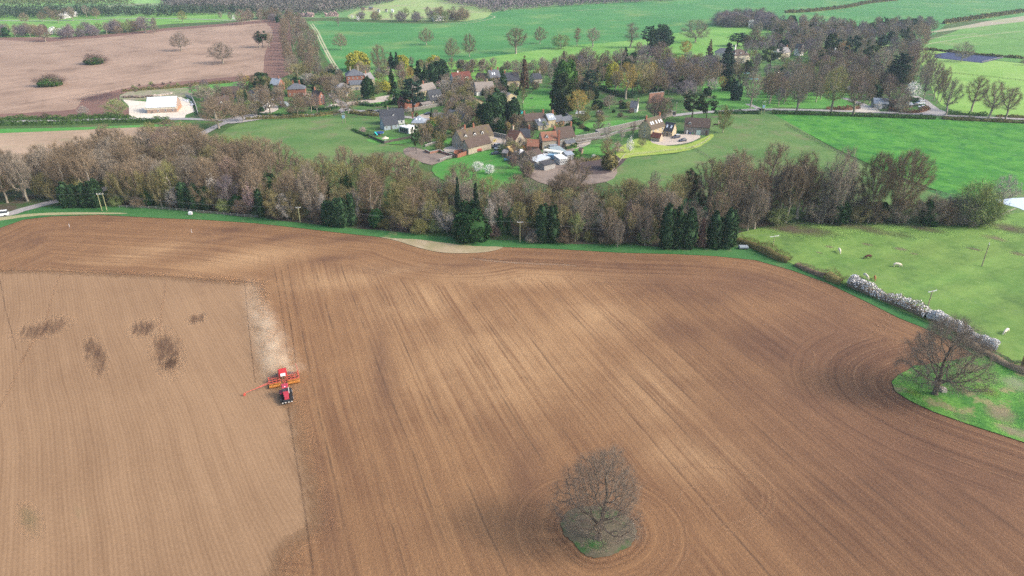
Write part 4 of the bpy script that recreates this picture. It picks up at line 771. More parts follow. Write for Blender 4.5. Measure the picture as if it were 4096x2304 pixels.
fill([c3(*p) for p in ((985, 262), (1190, 262), (1190, 285), (985, 275))], [(1, 'ley', 'ley', .75)], 9, 14, (.8, 1.1), 'in the dark conifer row north of the manor')
fill([c2(*p) for p in ((850, 640), (1060, 640), (1080, 960), (900, 960), (850, 760))], [(2, 'round', 'moss'), (2, 'round', 'grey'), (1, 'tall', 'brown', .6), (1, 'yew', 'yew', .8)], 8, 41, (.7, 1.1), 'in the shrubbery left of the dark cypresses')
fill([c2(*p) for p in ((2150, 590), (2560, 600), (2560, 700), (2300, 700), (2150, 660))], VK, 10, 42, (.8, 1.1), 'above the kitchen garden')
fill([c2(*p) for p in ((950, 540), (1200, 540), (1700, 560), (1700, 500), (1200, 500), (960, 510))], [(2, 'round', 'pink'), (2, 'round', 'grey'), (1, 'shrub', 'moss')], 11, 43, (.7, 1.1), 'behind the upper row of houses')
fill([c3(*p) for p in ((1250, 640), (1560, 620), (1640, 700), (1900, 640), (1990, 560), (1850, 450), (1560, 450), (1350, 560))], VK, 12, 44, (.8, 1.15), 'round the lodge drives', 26)
fill([c3(*p) for p in ((640, 340), (900, 290), (1160, 320), (1170, 395), (1000, 395), (800, 380), (660, 385))], [(3, 'tall', 'lilac', .6), (3, 'tall', 'pink', .6), (1, 'tall', 'grey', .6)], 7.5, 15, (.8, 1.1), 'behind the manor')
fill([c3(*p) for p in ((760, 640), (900, 590), (1180, 560), (1500, 560), (1550, 640), (1500, 700), (1330, 640), (1100, 720), (860, 740))], VK, 8.5, 16, (.85, 1.2), 'in the manor park above the lane')
fill([c3(*p) for p in ((0, 560), (200, 480), (440, 520), (500, 640), (350, 640), (180, 640), (0, 640))], [(3, 'tall', 'lilac', .8), (3, 'tall', 'brown', .8), (1, 'holly', 'yew', .8), (2, 'tall', 'gold', .7)], 11, 17, (.8, 1.1), 'west of the manor park')
fill([c3(*p) for p in ((1100, 420), (1400, 430), (1500, 520), (1300, 560), (1120, 520))], [(3, 'tall', 'brown', .7), (2, 'tall', 'pink', .7), (1, 'pine', 'pine', .9)], 9, 18, (.8, 1.1), 'in the grounds east of the manor')
fill([c2(*p) for p in ((1800, 520), (2050, 500), (2150, 560), (2000, 640), (1850, 640))], [(2, 'tall', 'brown', .7), (2, 'round', 'moss'), (1, 'cedar', 'cedar', .7), (1, 'yew', 'yew')], 10, 19, (.8, 1.1), 'in the big garden of the village')
fill([c2(*p) for p in ((40, 560), (200, 640), (150, 720), (20, 720), (-120, 640))], [(3, 'round', 'brown'), (2, 'round', 'grey'), (1, 'yew', 'yew', .7)], 9, 20, (.7, 1.0), 'among the brick cottages')
fill([c1(*p) for p in ((1880, 800), (2260, 800), (2240, 760), (2100, 740), (1900, 730))], [(3, 'round', 'brown'), (2, 'round', 'pink'), (1, 'shrub', 'moss')], 9, 21, (.7, 1.1), 'in the cottage gardens by the junction')
fill([c2(*p) for p in ((1080, 760), (1120, 990), (1480, 960), (1440, 880), (1200, 850))], [(2, 'yew', 'yew', .7), (2, 'round', 'moss', .7), (1, 'round', 'pink', .7)], 9, 22, (.6, 1.0), 'around the dark cypresses')
# hedgerow trees and copses towards the horizon
FK = [(3, 'tall', 'grey', .75), (2, 'shrub', 'lilac', 2.6), (2, 'round', 'green', 1.2), (2, 'shrub', 'brown', 2.4), (.6, 'blossom', 'blossom', 1.1), (.5, 'holly', 'ivy', .9)]
fill(ov((170, 90), (290, 76), (390, 66), (390, 72), (300, 84), (170, 96)), FK, 11, 31, (.7, 1.1), 'along the top of the fallow field', 34)
fill(ov((-60, 84), (110, 82), (150, 92), (60, 96), (-60, 90)), FK, 13, 32, (.7, 1.1), 'at the far corner of the fallow field', 26)
fill(ov((60, 60), (150, 60), (200, 50), (260, 46), (260, 42), (120, 44)), [(3, 'oak', 'brown', 1.1), (1, 'tall', 'grey')], 22, 33, (.8, 1.1), 'on the far green field edge', 10)
fill(ov((560, 52), (700, 44), (770, 52), (700, 58), (600, 58)), FK, 17, 34, (.7, 1.2), 'at the head of the tree belt', 24)
fill(ov((1000, 53), (1120, 56), (1180, 50), (1160, 44), (1020, 48)), FK, 14, 35, (.9, 1.4), 'in the clump on the crop boundary', 26)
fill(ov((880, 46), (1000, 52), (1000, 55), (900, 52)), FK, 16, 36, (.6, 1.0), 'along the horse paddock', 14)
for a in ((460, 55, 28, 'oak', 'moss'), (610, 62, 24, 'oak', 'pink'), (555, 46, 30, 'round', 'grey'), (390, 84, 60, 'oak', 'grey')): tree(a[3], a[0] * K, a[1] * K, top=a[2] * K, mat=a[4])
# far-off woods: one mass each
def mass(name, poly, spacing, hgt, seed, m, lab, group=None):
    rs_ = np.random.RandomState(seed); W = np.array(gpoly(poly)); lo, hi = W.min(0), W.max(0); V = []; Fs = []; off = 0
    step = spacing; gx, gy = np.meshgrid(np.arange(lo[0], hi[0], step), np.arange(lo[1], hi[1], step)); gx = gx.ravel() + rs_.uniform(-.45, .45, gx.size) * step; gy = gy.ravel() + rs_.uniform(-.45, .45, gy.size) * step
    k = inside(gx, gy, [tuple(p) for p in W]); gx, gy = gx[k], gy[k]; n = len(gx); per = 60
    hh = hgt * rs_.uniform(.7, 1.15, n); C = np.repeat(np.stack([gx, gy, hh * .55], 1), per, 0); g = rs_.normal(size=(n * per, 3)); g /= np.linalg.norm(g, axis=1, keepdims=True); g *= (rs_.uniform(.5, 1, n * per) ** .5)[:, None]
    C = C + g * np.stack([np.repeat(np.full(n, step * .62), per), np.repeat(np.full(n, step * .62), per), np.repeat(hh * .48, per)], 1)
    v, f = cards(C, rs_, 1.5, 0, 1.4); me = npmesh(name, v, [f]); o = mobj(name, me, m); tag(o, lab, None, None, 'stuff'); return o
fw = {k_: leafm('far_' + k_, c_, None, .1, .03) for k_, c_ in dict(grey=(.15, .135, .125), green=(.11, .135, .06), dark=(.05, .075, .045), lilac=(.19, .16, .165)).items()}
mass('distant_wood', ov((-300, 48), (0, 50), (100, 49), (250, 42), (420, 42), (520, 38), (640, 34), (640, 26), (450, 30), (200, 30), (0, 30), (-300, 30)), 11, 12, 1, fw['dark'], 'dark band of trees along the far lane in the upper left')
mass('distant_wood', ov((440, 30), (640, 34), (760, 44), (880, 30), (960, 12), (1040, -8), (900, -30), (600, -30), (400, -10), (420, 20)), 11, 14, 2, fw['grey'], 'grey leafless wood filling the top left of the view')
mass('distant_wood', ov((560, 8), (700, 12), (820, 8), (800, -6), (600, -8)), 12, 17, 3, fw['green'], 'paler budding part of the far wood')
mass('distant_wood', ov((1110, 4), (1190, 22), (1240, 32), (1330, 22), (1500, 12), (1700, 2), (1800, -8), (1500, -30), (1100, -20)), 11, 13, 4, fw['lilac'], 'far wood beyond the crop field at the top centre')
mass('distant_wood', ov((-300, 18), (0, 16), (200, 14), (330, 12), (300, 4), (0, 4), (-300, 6)), 14, 10, 5, fw['green'], 'hazy trees at the top left corner')
mass('distant_wood', ov((1800, -6), (2200, -14), (2700, -20), (2700, -34), (1800, -30)), 14, 14, 6, fw['dark'], 'line of trees at the top right edge')

fill([c2(*p) for p in ((880, 640), (1130, 620), (1350, 600), (1450, 700), (1400, 760), (1100, 780), (900, 760))], [(2, 'round', 'pink'), (2, 'round', 'grey'), (2, 'shrub', 'moss'), (1, 'yew', 'yew', .6)], 9, 51, (.6, 1.0), 'in the gardens in the middle of the village')
fill([c2(*p) for p in ((1380, 960), (1700, 930), (1900, 900), (1900, 960), (1600, 1020), (1400, 1010))], [(2, 'shrub', 'moss'), (2, 'round', 'green', .6), (1, 'yew', 'holly', .5)], 10, 52, (.5, .9), 'in the cottage row gardens')
fill([c2(*p) for p in ((1400, 1060), (1500, 1180), (1560, 1260), (1480, 1330), (1380, 1260), (1340, 1120))], [(3, 'round', 'grey'), (2, 'round', 'pink'), (1, 'shrub', 'moss')], 6.5, 53, (.6, .9), 'among the smallholding sheds')
fill([c2(*p) for p in ((1900, 800), (2250, 760), (2250, 840), (2050, 900), (1920, 880))], [(2, 'shrub', 'moss'), (2, 'shrub', 'pink'), (1, 'round', 'green', .6), (1, 'yew', 'yew', .5)], 10, 54, (.5, .9), 'in the kitchen garden')
fill([c2(*p) for p in ((700, 1000), (960, 980), (960, 1080), (860, 1110), (720, 1080))], [(2, 'shrub', 'moss'), (1, 'round', 'grey', .7), (1, 'yew', 'yew', .5)], 7, 55, (.5, .9), 'in the garden left of the long farmhouse')
fill([c2(*p) for p in ((300, 640), (480, 690), (500, 740), (280, 740))], [(2, 'shrub', 'moss'), (1, 'yew', 'holly', .5), (1, 'shrub', 'green')], 8, 56, (.5, .9), 'in the garden of the large brick house')
fill([c1(*p) for p in ((1520, 720), (1900, 700), (2000, 760), (1960, 860), (1560, 880))], [(3, 'round', 'brown'), (2, 'round', 'grey'), (1, 'yew', 'yew', .6)], 9, 57, (.7, 1.0), 'round the junction cottages')
fill([c2(*p) for p in ((1700, 560), (1960, 640), (2000, 760), (1800, 740))], [(2, 'tall', 'brown', .6), (1, 'holly', 'yew', .8), (2, 'round', 'moss')], 9, 58, (.8, 1.1), 'beside the round lawn')
fill([c1(*p) for p in ((950, 640), (1300, 600), (1320, 640), (1000, 680))], [(2, 'shrub', 'pink', .7), (2, 'shrub', 'green', .7)], 7, 59, (.4, .8), 'in the scrub behind the new barn')

fill(ov((1040, 545), (1300, 570), (1500, 585), (1660, 590), (1660, 545), (1500, 535), (1300, 525), (1100, 505), (1040, 510)), [(4, 'oak', 'brown', 1.15), (3, 'oak', 'moss', 1.1), (2, 'oak', 'grey', 1.15), (1, 'dome', 'brown', .75)], 10.5, 61, (.85, 1.1), 'behind the thin middle of the wood', 46)
fill(ov((600, 500), (850, 530), (1040, 550), (1040, 560), (1300, 590), (1640, 604), (1640, 610), (1300, 598), (1000, 572), (700, 538), (600, 520)), [(3, 'shrub', 'dark', 1.2), (2, 'shrub', 'brown', 1.2), (1, 'yew', 'yew', .8), (1, 'shrub', 'green', 1.1)], 7, 62, (.8, 1.2), 'under the trees of the wood', 70)

fill(ov((150, 512), (400, 524), (560, 536), (700, 549), (850, 564), (1000, 579), (1300, 602), (1650, 616), (1650, 606), (1300, 590), (1000, 565), (700, 536), (400, 512), (150, 500)), [(3, 'slim', 'pale', .85), (4, 'slim', 'moss', .8), (3, 'round', 'pale', 1.1), (3, 'round', 'moss', 1.3), (1, 'holly', 'ivy', .6)], 8, 63, (.8, 1.1), 'on the sunny front edge of the wood', 60)
# ------------------------------------------------------------------ buildings
class MB:
    def __init__(s): s.v = []; s.f = []
    def poly(s, vs, fs):
        o = len(s.v); s.v += [tuple(v) for v in vs]; s.f += [tuple(i + o for i in f) for f in fs]
    def box(s, x0, x1, y0, y1, z0, z1):
        s.poly([(x0, y0, z0), (x1, y0, z0), (x1, y1, z0), (x0, y1, z0), (x0, y0, z1), (x1, y0, z1), (x1, y1, z1), (x0, y1, z1)],
               [(0, 3, 2, 1), (4, 5, 6, 7), (0, 1, 5, 4), (1, 2, 6, 5), (2, 3, 7, 6), (3, 0, 4, 7)])
    def cyl(s, p0, p1, r0, r1=None, k=10):
        v, f = tubes(np.array([p0], float), np.array([p1], float), np.array([float(r0)]), np.array([float(r1 if r1 is not None else r0)]), k)
        s.poly(v, [tuple(q) for q in f] + [tuple(range(k))[::-1], tuple(range(k, 2 * k))])
    def build(s, name, m, parent=None, smooth=False):
        me = bpy.data.meshes.new(name); me.from_pydata(s.v, [], s.f); me.validate(); me.materials.append(m)
        if smooth: me.polygons.foreach_set('use_smooth', [True] * len(me.polygons))
        return mobj(name, me, None, parent)
def stone(name, a, b, sc=1.6, mortar=None, rough=.9):
    t = NT(name); p = t.objc(); v = t.n('TexVoronoi'); v.inputs['Scale'].default_value = sc; t.l(p, v.inputs['Vector'])
    n = t.noise(p, .35, 4, .7); col = t.mix(v.outputs['Color'], a, b); col = t.mix(t.math('MULTIPLY', n, .5), col, [x * .55 for x in a]); return t.done(col, rough)
def tiles(name, a, b, moss=None, sc=3.0):
    t = NT(name); p = t.objc(); n = t.noise(p, 1.1, 4, .75); f = t.noise(p, 6, 2, .6)
    w_ = t.n('TexWave', wave_type='BANDS', bands_direction='Z'); w_.inputs['Scale'].default_value = sc; w_.inputs['Distortion'].default_value = .6; t.l(p, w_.inputs['Vector'])
    col = t.mix(t.ramp(t.math('ADD', t.math('MULTIPLY', n, .6), t.math('MULTIPLY', f, .4)), .35, .65), a, b)
    if moss: col = t.mix(t.ramp(t.noise(p, .5, 5, .7), .52, .66), col, moss)
    return t.done(t.mul(col, t.math('ADD', .82, t.math('MULTIPLY', w_.outputs['Fac'], .25))), .85)
W_ = dict(brick=stone('red_brick', (.29, .12, .08), (.37, .17, .115), 4), dbrick=stone('dull_brick', (.30, .15, .11), (.36, .2, .15), 4), stone=stone('limestone_wall', (.37, .32, .24), (.50, .44, .34)), grey=stone('grey_stone_wall', (.20, .19, .17), (.29, .275, .25)),
          gold=stone('golden_stone_wall', (.44, .36, .23), (.54, .45, .30)), white=flat('white_render', (.78, .77, .73), .8), cream=flat('cream_render', (.64, .58, .45), .8), wood=flat('weathered_boards', (.27, .20, .14), .9, var=.3), orange=flat('larch_boards', (.52, .27, .12), .8, var=.3), slateblue=flat('blue_grey_cladding', (.30, .36, .40), .8),
          conc=flat('concrete_panel', (.34, .33, .31), .9, var=.2), tin=flat('tin_wall', (.36, .38, .38), .6), mixed=stone('brick_and_block', (.36, .25, .20), (.44, .34, .27), 3))
RF = dict(slate=tiles('slate_roof', (.105, .115, .135), (.15, .16, .18)), bslate=tiles('dark_slate_roof', (.045, .05, .062), (.075, .08, .095)), grey=tiles('grey_tile_roof', (.21, .20, .20), (.28, .27, .265)), stonet=tiles('stone_tile_roof', (.095, .073, .057), (.145, .115, .088), (.15, .12, .055)), brown=tiles('brown_tile_roof', (.085, .062, .053), (.125, .092, .078)),
          red=tiles('red_tile_roof', (.24, .10, .065), (.33, .16, .105), (.24, .17, .11)), dred=tiles('maroon_tile_roof', (.13, .045, .035), (.19, .07, .055)), thatch=tiles('thatch_roof', (.055, .06, .07), (.085, .09, .10), None, .6), metal=flat('pale_metal_roof', (.62, .68, .74), .35, .5, var=.06), tin=flat('tin_roof', (.50, .54, .57), .4, .5, var=.12), black=flat('felt_roof', (.06, .06, .065), .9),
          green=flat('green_grey_tarp', (.27, .33, .34), .6), white=flat('white_sheet_roof', (.74, .74, .73), .5), bgrey=tiles('blue_grey_roof', (.27, .31, .36), (.33, .37, .42)), ochre=tiles('lichen_roof', (.42, .29, .12), (.52, .38, .18)), lstone=tiles('light_stone_roof', (.22, .19, .17), (.29, .255, .225)))
glass = flat('window_glass', (.035, .045, .055), .15, .6); framew = flat('white_frame', (.80, .80, .78), .5); framed = flat('dark_frame', (.12, .11, .10), .5)
potm = flat('chimney_pot', (.50, .25, .15), .8); leadm = flat('lead', (.25, .26, .28), .6)
HOUSES = []
def wnd(parent, p, ax, wd=1.0, ht=1.2, fm=None, name='window'):
    """window on a wall: p = centre of sill line in house axes, ax = outward direction (0 front, 1 right, 2 back, 3 left)"""
    o = empty_part(name, parent, p, (0, R(90), R(180), R(-90))[ax])
    b = MB(); b.box(-wd / 2, wd / 2, -.07, .02, 0, .09); b.box(-wd / 2, wd / 2, -.07, .02, ht - .09, ht); b.box(-wd / 2, -wd / 2 + .09, -.07, .02, .09, ht - .09); b.box(wd / 2 - .09, wd / 2, -.07, .02, .09, ht - .09); b.box(-.035, .035, -.06, .02, .09, ht - .09)
    me = bpy.data.meshes.new(name); me.from_pydata(b.v, [], b.f); me.materials.append(fm or framew); o.data = me
    g = MB(); g.box(-wd / 2 + .09, -.035, -.03, .01, .09, ht - .09); g.box(.035, wd / 2 - .09, -.03, .01, .09, ht - .09); g.build('pane', glass, o); return o
def empty_part(name, parent, p, rz):
    o = bpy.data.objects.new(name, bpy.data.meshes.new(name)); COL.objects.link(o); o.parent = parent; o.location = p; o.rotation_euler = (0, 0, rz); return o
def house(name, label, A, Bp, W, eave, ridge, wall, roof, kind='side', cat='house', chim=(), dorm=(), sky=(), wins=3, door=.5, over=.35, side_w=1, wm=None, back=False, doorm=None, dh=2.0, gw=(1, 1), zb=0.0, L_=None):
    """A, Bp: photo pixels of the two front corners at the ground"""
    a, b = G(*A), G(*Bp); d = b - a; Ln = L_ or d.length; rz = math.atan2(d.y, d.x); c = (a + b) / 2
    h = empty(name, (c.x, c.y, .12 + zb), rz, label, cat); x0, x1 = -Ln / 2, Ln / 2
    wallm = W_[wall] if isinstance(wall, str) else wall; rf = RF[roof] if isinstance(roof, str) else roof
    m = MB(); m.box(x0, x1, 0, W, -.3, eave)
    if kind == 'side':
        for xx, s in ((x0, -1), (x1, 1)):
            m.poly([(xx, 0, eave), (xx, W, eave), (xx, W / 2, ridge - .05), (xx - s * .25, 0, eave), (xx - s * .25, W, eave), (xx - s * .25, W / 2, ridge - .05)], [(0, 1, 2), (3, 5, 4), (0, 2, 5, 3), (1, 4, 5, 2)])
    elif kind == 'front':
        for yy, s in ((0, -1), (W, 1)):
            m.poly([(x0, yy, eave), (x1, yy, eave), (0, yy, ridge - .05), (x0, yy - s * .25, eave), (x1, yy - s * .25, eave), (0, yy - s * .25, ridge - .05)], [(0, 1, 2), (3, 5, 4), (0, 2, 5, 3), (1, 4, 5, 2)])
    m.build('wall', wallm, h)
    r = MB(); o = over; t_ = .22
    def prism(prof, lo, hi, axis):
        n = len(prof); vs = [((lo, p, z) if axis == 'x' else (p, lo, z)) for p, z in prof] + [((hi, p, z) if axis == 'x' else (p, hi, z)) for p, z in prof]
        r.poly(vs, [(i, (i + 1) % n, n + (i + 1) % n, n + i) for i in range(n)] + [tuple(range(n)), tuple(range(n, 2 * n))[::-1]])
    if kind in ('side', 'front'):
        HW = W / 2 if kind == 'side' else Ln / 2; sl = (ridge - eave) / HW; cc = W / 2 if kind == 'side' else 0
        pf = [(cc - HW - o, eave - o * sl + .03), (cc, ridge + .03), (cc + HW + o, eave - o * sl + .03), (cc + HW + o, eave - o * sl + t_), (cc, ridge + t_), (cc - HW - o, eave - o * sl + t_)]
        if kind == 'side': prism(pf, x0 - .18, x1 + .18, 'x')
        else: prism(pf, -.25, W + .25, 'y')
    elif kind == 'hip':
        i_ = min(W / 2, Ln / 2 - .3); e0 = eave + .02
        r.poly([(x0 - o, -o, e0), (x1 + o, -o, e0), (x1 + o, W + o, e0), (x0 - o, W + o, e0), (x0 + i_, W / 2, ridge), (x1 - i_, W / 2, ridge)], [(0, 1, 5, 4), (1, 2, 5), (2, 3, 4, 5), (3, 0, 4), (0, 3, 2, 1)])
    elif kind == 'flat': r.box(x0 - .2, x1 + .2, -.2, W + .2, eave + .01, eave + .22)
    elif kind == 'mono':
        pf = [(-.25, eave + .02), (W + .25, ridge + .02), (W + .25, ridge + .18), (-.25, eave + .18)]; prism(pf, x0 - .2, x1 + .2, 'x')
        m2 = MB(); m2.poly([(x0, 0, eave), (x0, W, eave), (x0, W, ridge), (x1, 0, eave), (x1, W, eave), (x1, W, ridge)], [(0, 1, 2), (3, 5, 4), (1, 4, 5, 2), (0, 3, 4, 1)]); m2.build('gable', wallm, h)
    ro = r.build('roof', rf, h)
    ridge_at = (lambda u: (x0 + u * Ln, W / 2)) if kind in ('side', 'hip', 'flat', 'mono') else (lambda u: (0, u * W))
    for ch in chim:
        u, cm_ = ch[0], W_[ch[1]]; hh = ch[2] if len(ch) > 2 else 1.5; x, y = ridge_at(u); b_ = MB(); b_.box(x - .45, x + .45, y - .38, y + .38, ridge - 1.2, ridge + hh); b_.box(x - .52, x + .52, y - .45, y + .45, ridge + hh, ridge + hh + .14)
        co = b_.build('chimney', cm_, ro)
        for q in (-.22, .22):
            pb = MB(); pb.cyl((x + q, y, ridge + hh + .14), (x + q, y, ridge + hh + .6), .13, .1, 8); pb.build('chimney_pot', potm, co) if False else None
            co.data  # pots are joined below
        pb = MB(); [pb.cyl((x + q, y, ridge + hh + .14), (x + q, y, ridge + hh + .6), .13, .1, 8) for q in (-.22, .22)]
        k = len(co.data.vertices); me = co.data; vs = [v.co[:] for v in me.vertices] + pb.v; fs = [tuple(p.vertices) for p in me.polygons] + [tuple(i + k for i in f) for f in pb.f]
        nm = bpy.data.meshes.new('chimney'); nm.from_pydata(vs, [], fs); nm.materials.append(cm_); nm.materials.append(potm)
        for p in nm.polygons[len(me.polygons):]: p.material_index = 1
        co.data = nm
    slope = (ridge - eave) / (W / 2 if kind != 'front' else Ln / 2)
    for u in dorm:
        x = x0 + u * Ln; y0 = W * .10; z0 = eave + y0 * slope; b_ = MB(); b_.box(x - .7, x + .7, y0, y0 + 1.6, z0 - .1, z0 + 1.15); b_.poly([(x - .7, y0, z0 + 1.15), (x + .7, y0, z0 + 1.15), (x, y0, z0 + 1.8)], [(0, 1, 2)])
        do = b_.build('dormer', W_['white'] if wm is None else wm, ro); r_ = MB()
        for s in (-1, 1): r_.poly([(x + s * .85, y0 - .12, z0 + 1.05), (x, y0 - .12, z0 + 1.9), (x, y0 + 2.6, z0 + 1.9), (x + s * .85, y0 + 2.6, z0 + 1.05), (x + s * .85, y0 - .12, z0 + .97), (x, y0 - .12, z0 + 1.82), (x, y0 + 2.6, z0 + 1.82), (x + s * .85, y0 + 2.6, z0 + .97)], [(0, 1, 2, 3), (7, 6, 5, 4), (0, 4, 5, 1), (3, 2, 6, 7)])
        r_.build('dormer_roof', rf, ro); q = MB(); q.box(x - .42, x + .42, y0 - .05, y0 + .01, z0 + .2, z0 + 1.05); q.build('dormer_window', glass, ro)
    for u in sky:
        x = x0 + u * Ln; yc = W * .24 if kind != 'mono' else W * .5; zc = eave + yc * slope + t_; b_ = MB(); hw, hl = .42, .55; dz = hl * slope
        b_.poly([(x - hw, yc - hl, zc - dz + .07), (x + hw, yc - hl, zc - dz + .07), (x + hw, yc + hl, zc + dz + .07), (x - hw, yc + hl, zc + dz + .07), (x - hw, yc - hl, zc - dz - .05), (x + hw, yc - hl, zc - dz - .05), (x + hw, yc + hl, zc + dz - .05), (x - hw, yc + hl, zc + dz - .05)], [(0, 1, 2, 3), (0, 4, 5, 1), (1, 5, 6, 2), (2, 6, 7, 3), (3, 7, 4, 0)])
        b_.build('skylight', skym, ro)
    st_n = max(1, int(eave / 2.45)); 
    for s in range(st_n):
        zz = .9 + s * 2.6
        for i in range(wins):
            u = (i + .5) / wins
            if s == 0 and door is not None and abs(u - door) < .5 / wins: continue
            wnd(h, (x0 + u * Ln, 0, zz), 0)
        if side_w:
            for ax, xx in ((1, x1), (3, x0)):
                if gw[0 if ax == 3 else 1]: wnd(h, (xx, W * .5, zz), ax)
    if kind == 'side' and ridge - eave > 2.6 and side_w:
        for ax, xx in ((1, x1), (3, x0)):
            if gw[0 if ax == 3 else 1]: wnd(h, (xx, W * .5, eave + .2), ax, .8, .9)
    if kind == 'front' and ridge - eave > 2.2 and wins: wnd(h, (0, 0, eave + .1), 0, .9, 1.0)
    if door is not None:
        b_ = MB(); x = x0 + door * Ln; b_.box(x - .48, x + .48, -.06, .02, 0, dh); b_.build('door', doorm or framed, h)
    HOUSES.append((h, label, (A[0] + Bp[0]) / 2, (A[1] + Bp[1]) / 2 - eave * .5 * PPM(*A) * .5)); return h
skym = flat('skylight_glass', (.70, .76, .82), .2, .6)
b1 = lambda x, y: (400 + x * .272, 200 + y * .272)
b2 = lambda x, y: (1000 + x * .272, 200 + y * .272)
b3 = lambda x, y: (1500 + x * .272, 200 + y * .272)
b4 = lambda x, y: (1700 + x * .272, 400 + y * .272)
b5 = lambda x, y: (2300 + x * .272, 300 + y * .272)
b6 = lambda x, y: (2800 + x * .272, 50 + y * .272)
b7 = lambda x, y: (3396 + x * .272, 150 + y * .272)
g_door = flat('pale_green_door', (.45, .58, .52), .6); o_door = flat('orange_door', (.46, .22, .11), .7); br_door = flat('brown_door', (.12, .07, .06), .7)
h = house('barn', 'new brick and block barn with pale metal roof in the stony yard', b1(700, 938), b1(1135, 918), 15, 3.6, 8.2, 'mixed', 'metal', cat='barn', wins=4, door=.16, sky=(.38, .62, .86), gw=(0, 0), doorm=framed, dh=1.2)
for q in (2.5, 6, 9.5, 13):
    m = MB(); Lh = (G(*b1(1135, 918)) - G(*b1(700, 938))).length / 2; m.box(Lh, Lh + .08, q - .8, q + .8, 0, 2.5); m.build('shutter_door', o_door, h)
m = MB(); m.box(-9.6, 9.3, -.03, 0, 2.3, 3.55); m.build('block_band', W_['cream'], h)
house('brick_house', 'brick house with pale slate roof at the left of the cottages', b2(305, 605), b2(430, 612), 8, 4.4, 8.0, 'brick', 'bgrey', chim=((.75, 'dbrick', 1.6),), wins=2)
house('brick_house', 'brick house with grey hipped roof behind the bare garden trees', b2(560, 690), b2(820, 680), 9, 4.8, 8.0, 'brick', 'slate', 'hip', chim=((.35, 'brick'), (.7, 'brick')), wins=4)
house('brick_cottage', 'tall narrow brick cottage with gable facing the road junction', b2(1020, 812), b2(1110, 796), 9, 5.0, 8.2, 'brick', 'brown', 'front', chim=((.8, 'brick'),), wins=1, door=None)
house('cottage', 'low dark roofed wing beside the narrow brick cottage', b2(880, 800), b2(1000, 812), 6, 2.6, 5.4, 'dbrick', 'slate', wins=2, side_w=0)
house('shed', 'small brown wooden garage below the brick cottages', b2(800, 835), b2(925, 838), 5, 2.2, 3.8, 'wood', 'brown', cat='shed', wins=0, door=.7, side_w=0)
house('manor_house', 'large brick house with hipped slate roofs and tall chimneys', b2(1435, 560), b2(1690, 545), 11, 8.2, 12.0, 'brick', 'slate', 'hip', chim=((.3, 'stone', 1.2), (.75, 'stone', 2.0)), wins=4)
house('manor_wing', 'slate roofed stone front wing of the large brick house', b2(1480, 600), b2(1660, 590), 6, 4.0, 6.3, 'stone', 'slate', 'side', wins=4, side_w=0)
house('stone_house', 'stone end wing with red chimney beside the large brick house', b2(1740, 540), b2(1840, 520), 8, 4.8, 8.6, 'stone', 'grey', 'side', chim=((.3, 'brick'),), wins=2)
house('cottage', 'yellow stone cottage with grey hipped roof by the junction', b2(1280, 665), b2(1480, 650), 7, 4.4, 7.2, 'gold', 'grey', 'hip', wins=4)
house('shed', 'pale timber summerhouse between the bare trees at the junction', b2(1350, 700), b2(1420, 700), 4, 2.5, 3.8, 'cream', 'slate', 'front', cat='shed', wins=1, door=None)
house('long_house', 'long pale stone house with brown roof and one chimney behind the cedar', b3(600, 700), b3(905, 640), 7.5, 3.4, 7.0, 'gold', 'lstone', chim=((.55, 'brick', 1.8),), wins=5)
house('thatched_cottage', 'cottage with steep black roof and three small white dormers', b3(815, 805), b3(1000, 785), 8, 2.8, 8.2, 'gold', 'thatch', dorm=(.28, .55, .84), wins=4)
house('brick_cottage', 'red brick cottage with steep gable beside the cedar trunk', b3(440, 898), b3(545, 880), 8, 4.2, 8.0, 'brick', 'dred', 'front', wins=1, door=None)
house('garage', 'low garage with pale flat roof between brick cottage and black roofed cottage', b3(700, 858), b3(840, 838), 6, 2.2, 3.0, 'conc', 'lstone', cat='garage', wins=0, door=.3, side_w=0)
house('shed', 'small building with pale blue roof beside the brick cottage', b3(590, 860), b3(690, 842), 6, 2.2, 4.6, 'brick', 'bgrey', 'front', cat='shed', wins=0, door=None, side_w=0)
house('white_house', 'white rendered house with steep maroon tiled roof and two wide dormers', b3(1165, 530), b3(1430, 505), 9, 2.9, 8.6, 'white', 'dred', dorm=(.32, .70, .8), wins=4, chim=((.35, 'white', .8),))
house('cottage', 'little cream gabled cottage right of the maroon roofed house', b3(1600, 475), b3(1670, 458), 8, 3.0, 5.6, 'gold', 'brown', 'front', wins=1, door=None)
house('house', 'house with dark slate roof and two chimneys at the pasture edge', b3(1700, 485), b3(1850, 470), 8, 3.6, 8.4, 'gold', 'slate', chim=((.3, 'brick'), (.95, 'brick')), sky=(.3, .5), wins=3)
house('tall_house', 'tall house with dark slate roof and brick chimney left of the redwood', b3(1925, 552), b3(2130, 538), 8, 4.6, 9.4, 'gold', 'bslate', chim=((.05, 'brick'),), wins=4)
house('stone_house', 'stone house half hidden under dark evergreens with gable to the lawn', b3(2340, 500), b3(2460, 490), 8, 3.4, 6.6, 'stone', 'bslate', chim=((.95, 'stone'),), wins=2)
house('house', 'house with brownish grey roof and white left gable among the cypresses', b3(1495, 675), b3(1760, 655), 9, 3.0, 8.0, 'white', 'lstone', wins=3, chim=((.7, 'gold'),))
house('bungalow', 'bungalow with brown roof and white bargeboards left of the dark cypresses', b3(1420, 850), b3(1590, 825), 10, 2.6, 4.8, 'gold', 'red', 'front', wins=1, door=None)
house('bungalow', 'small bungalow with light grey roof beside the round lawn', b3(1915, 765), b3(2082, 735), 9, 2.6, 4.8, 'gold', 'grey', 'front', wins=1, door=None)
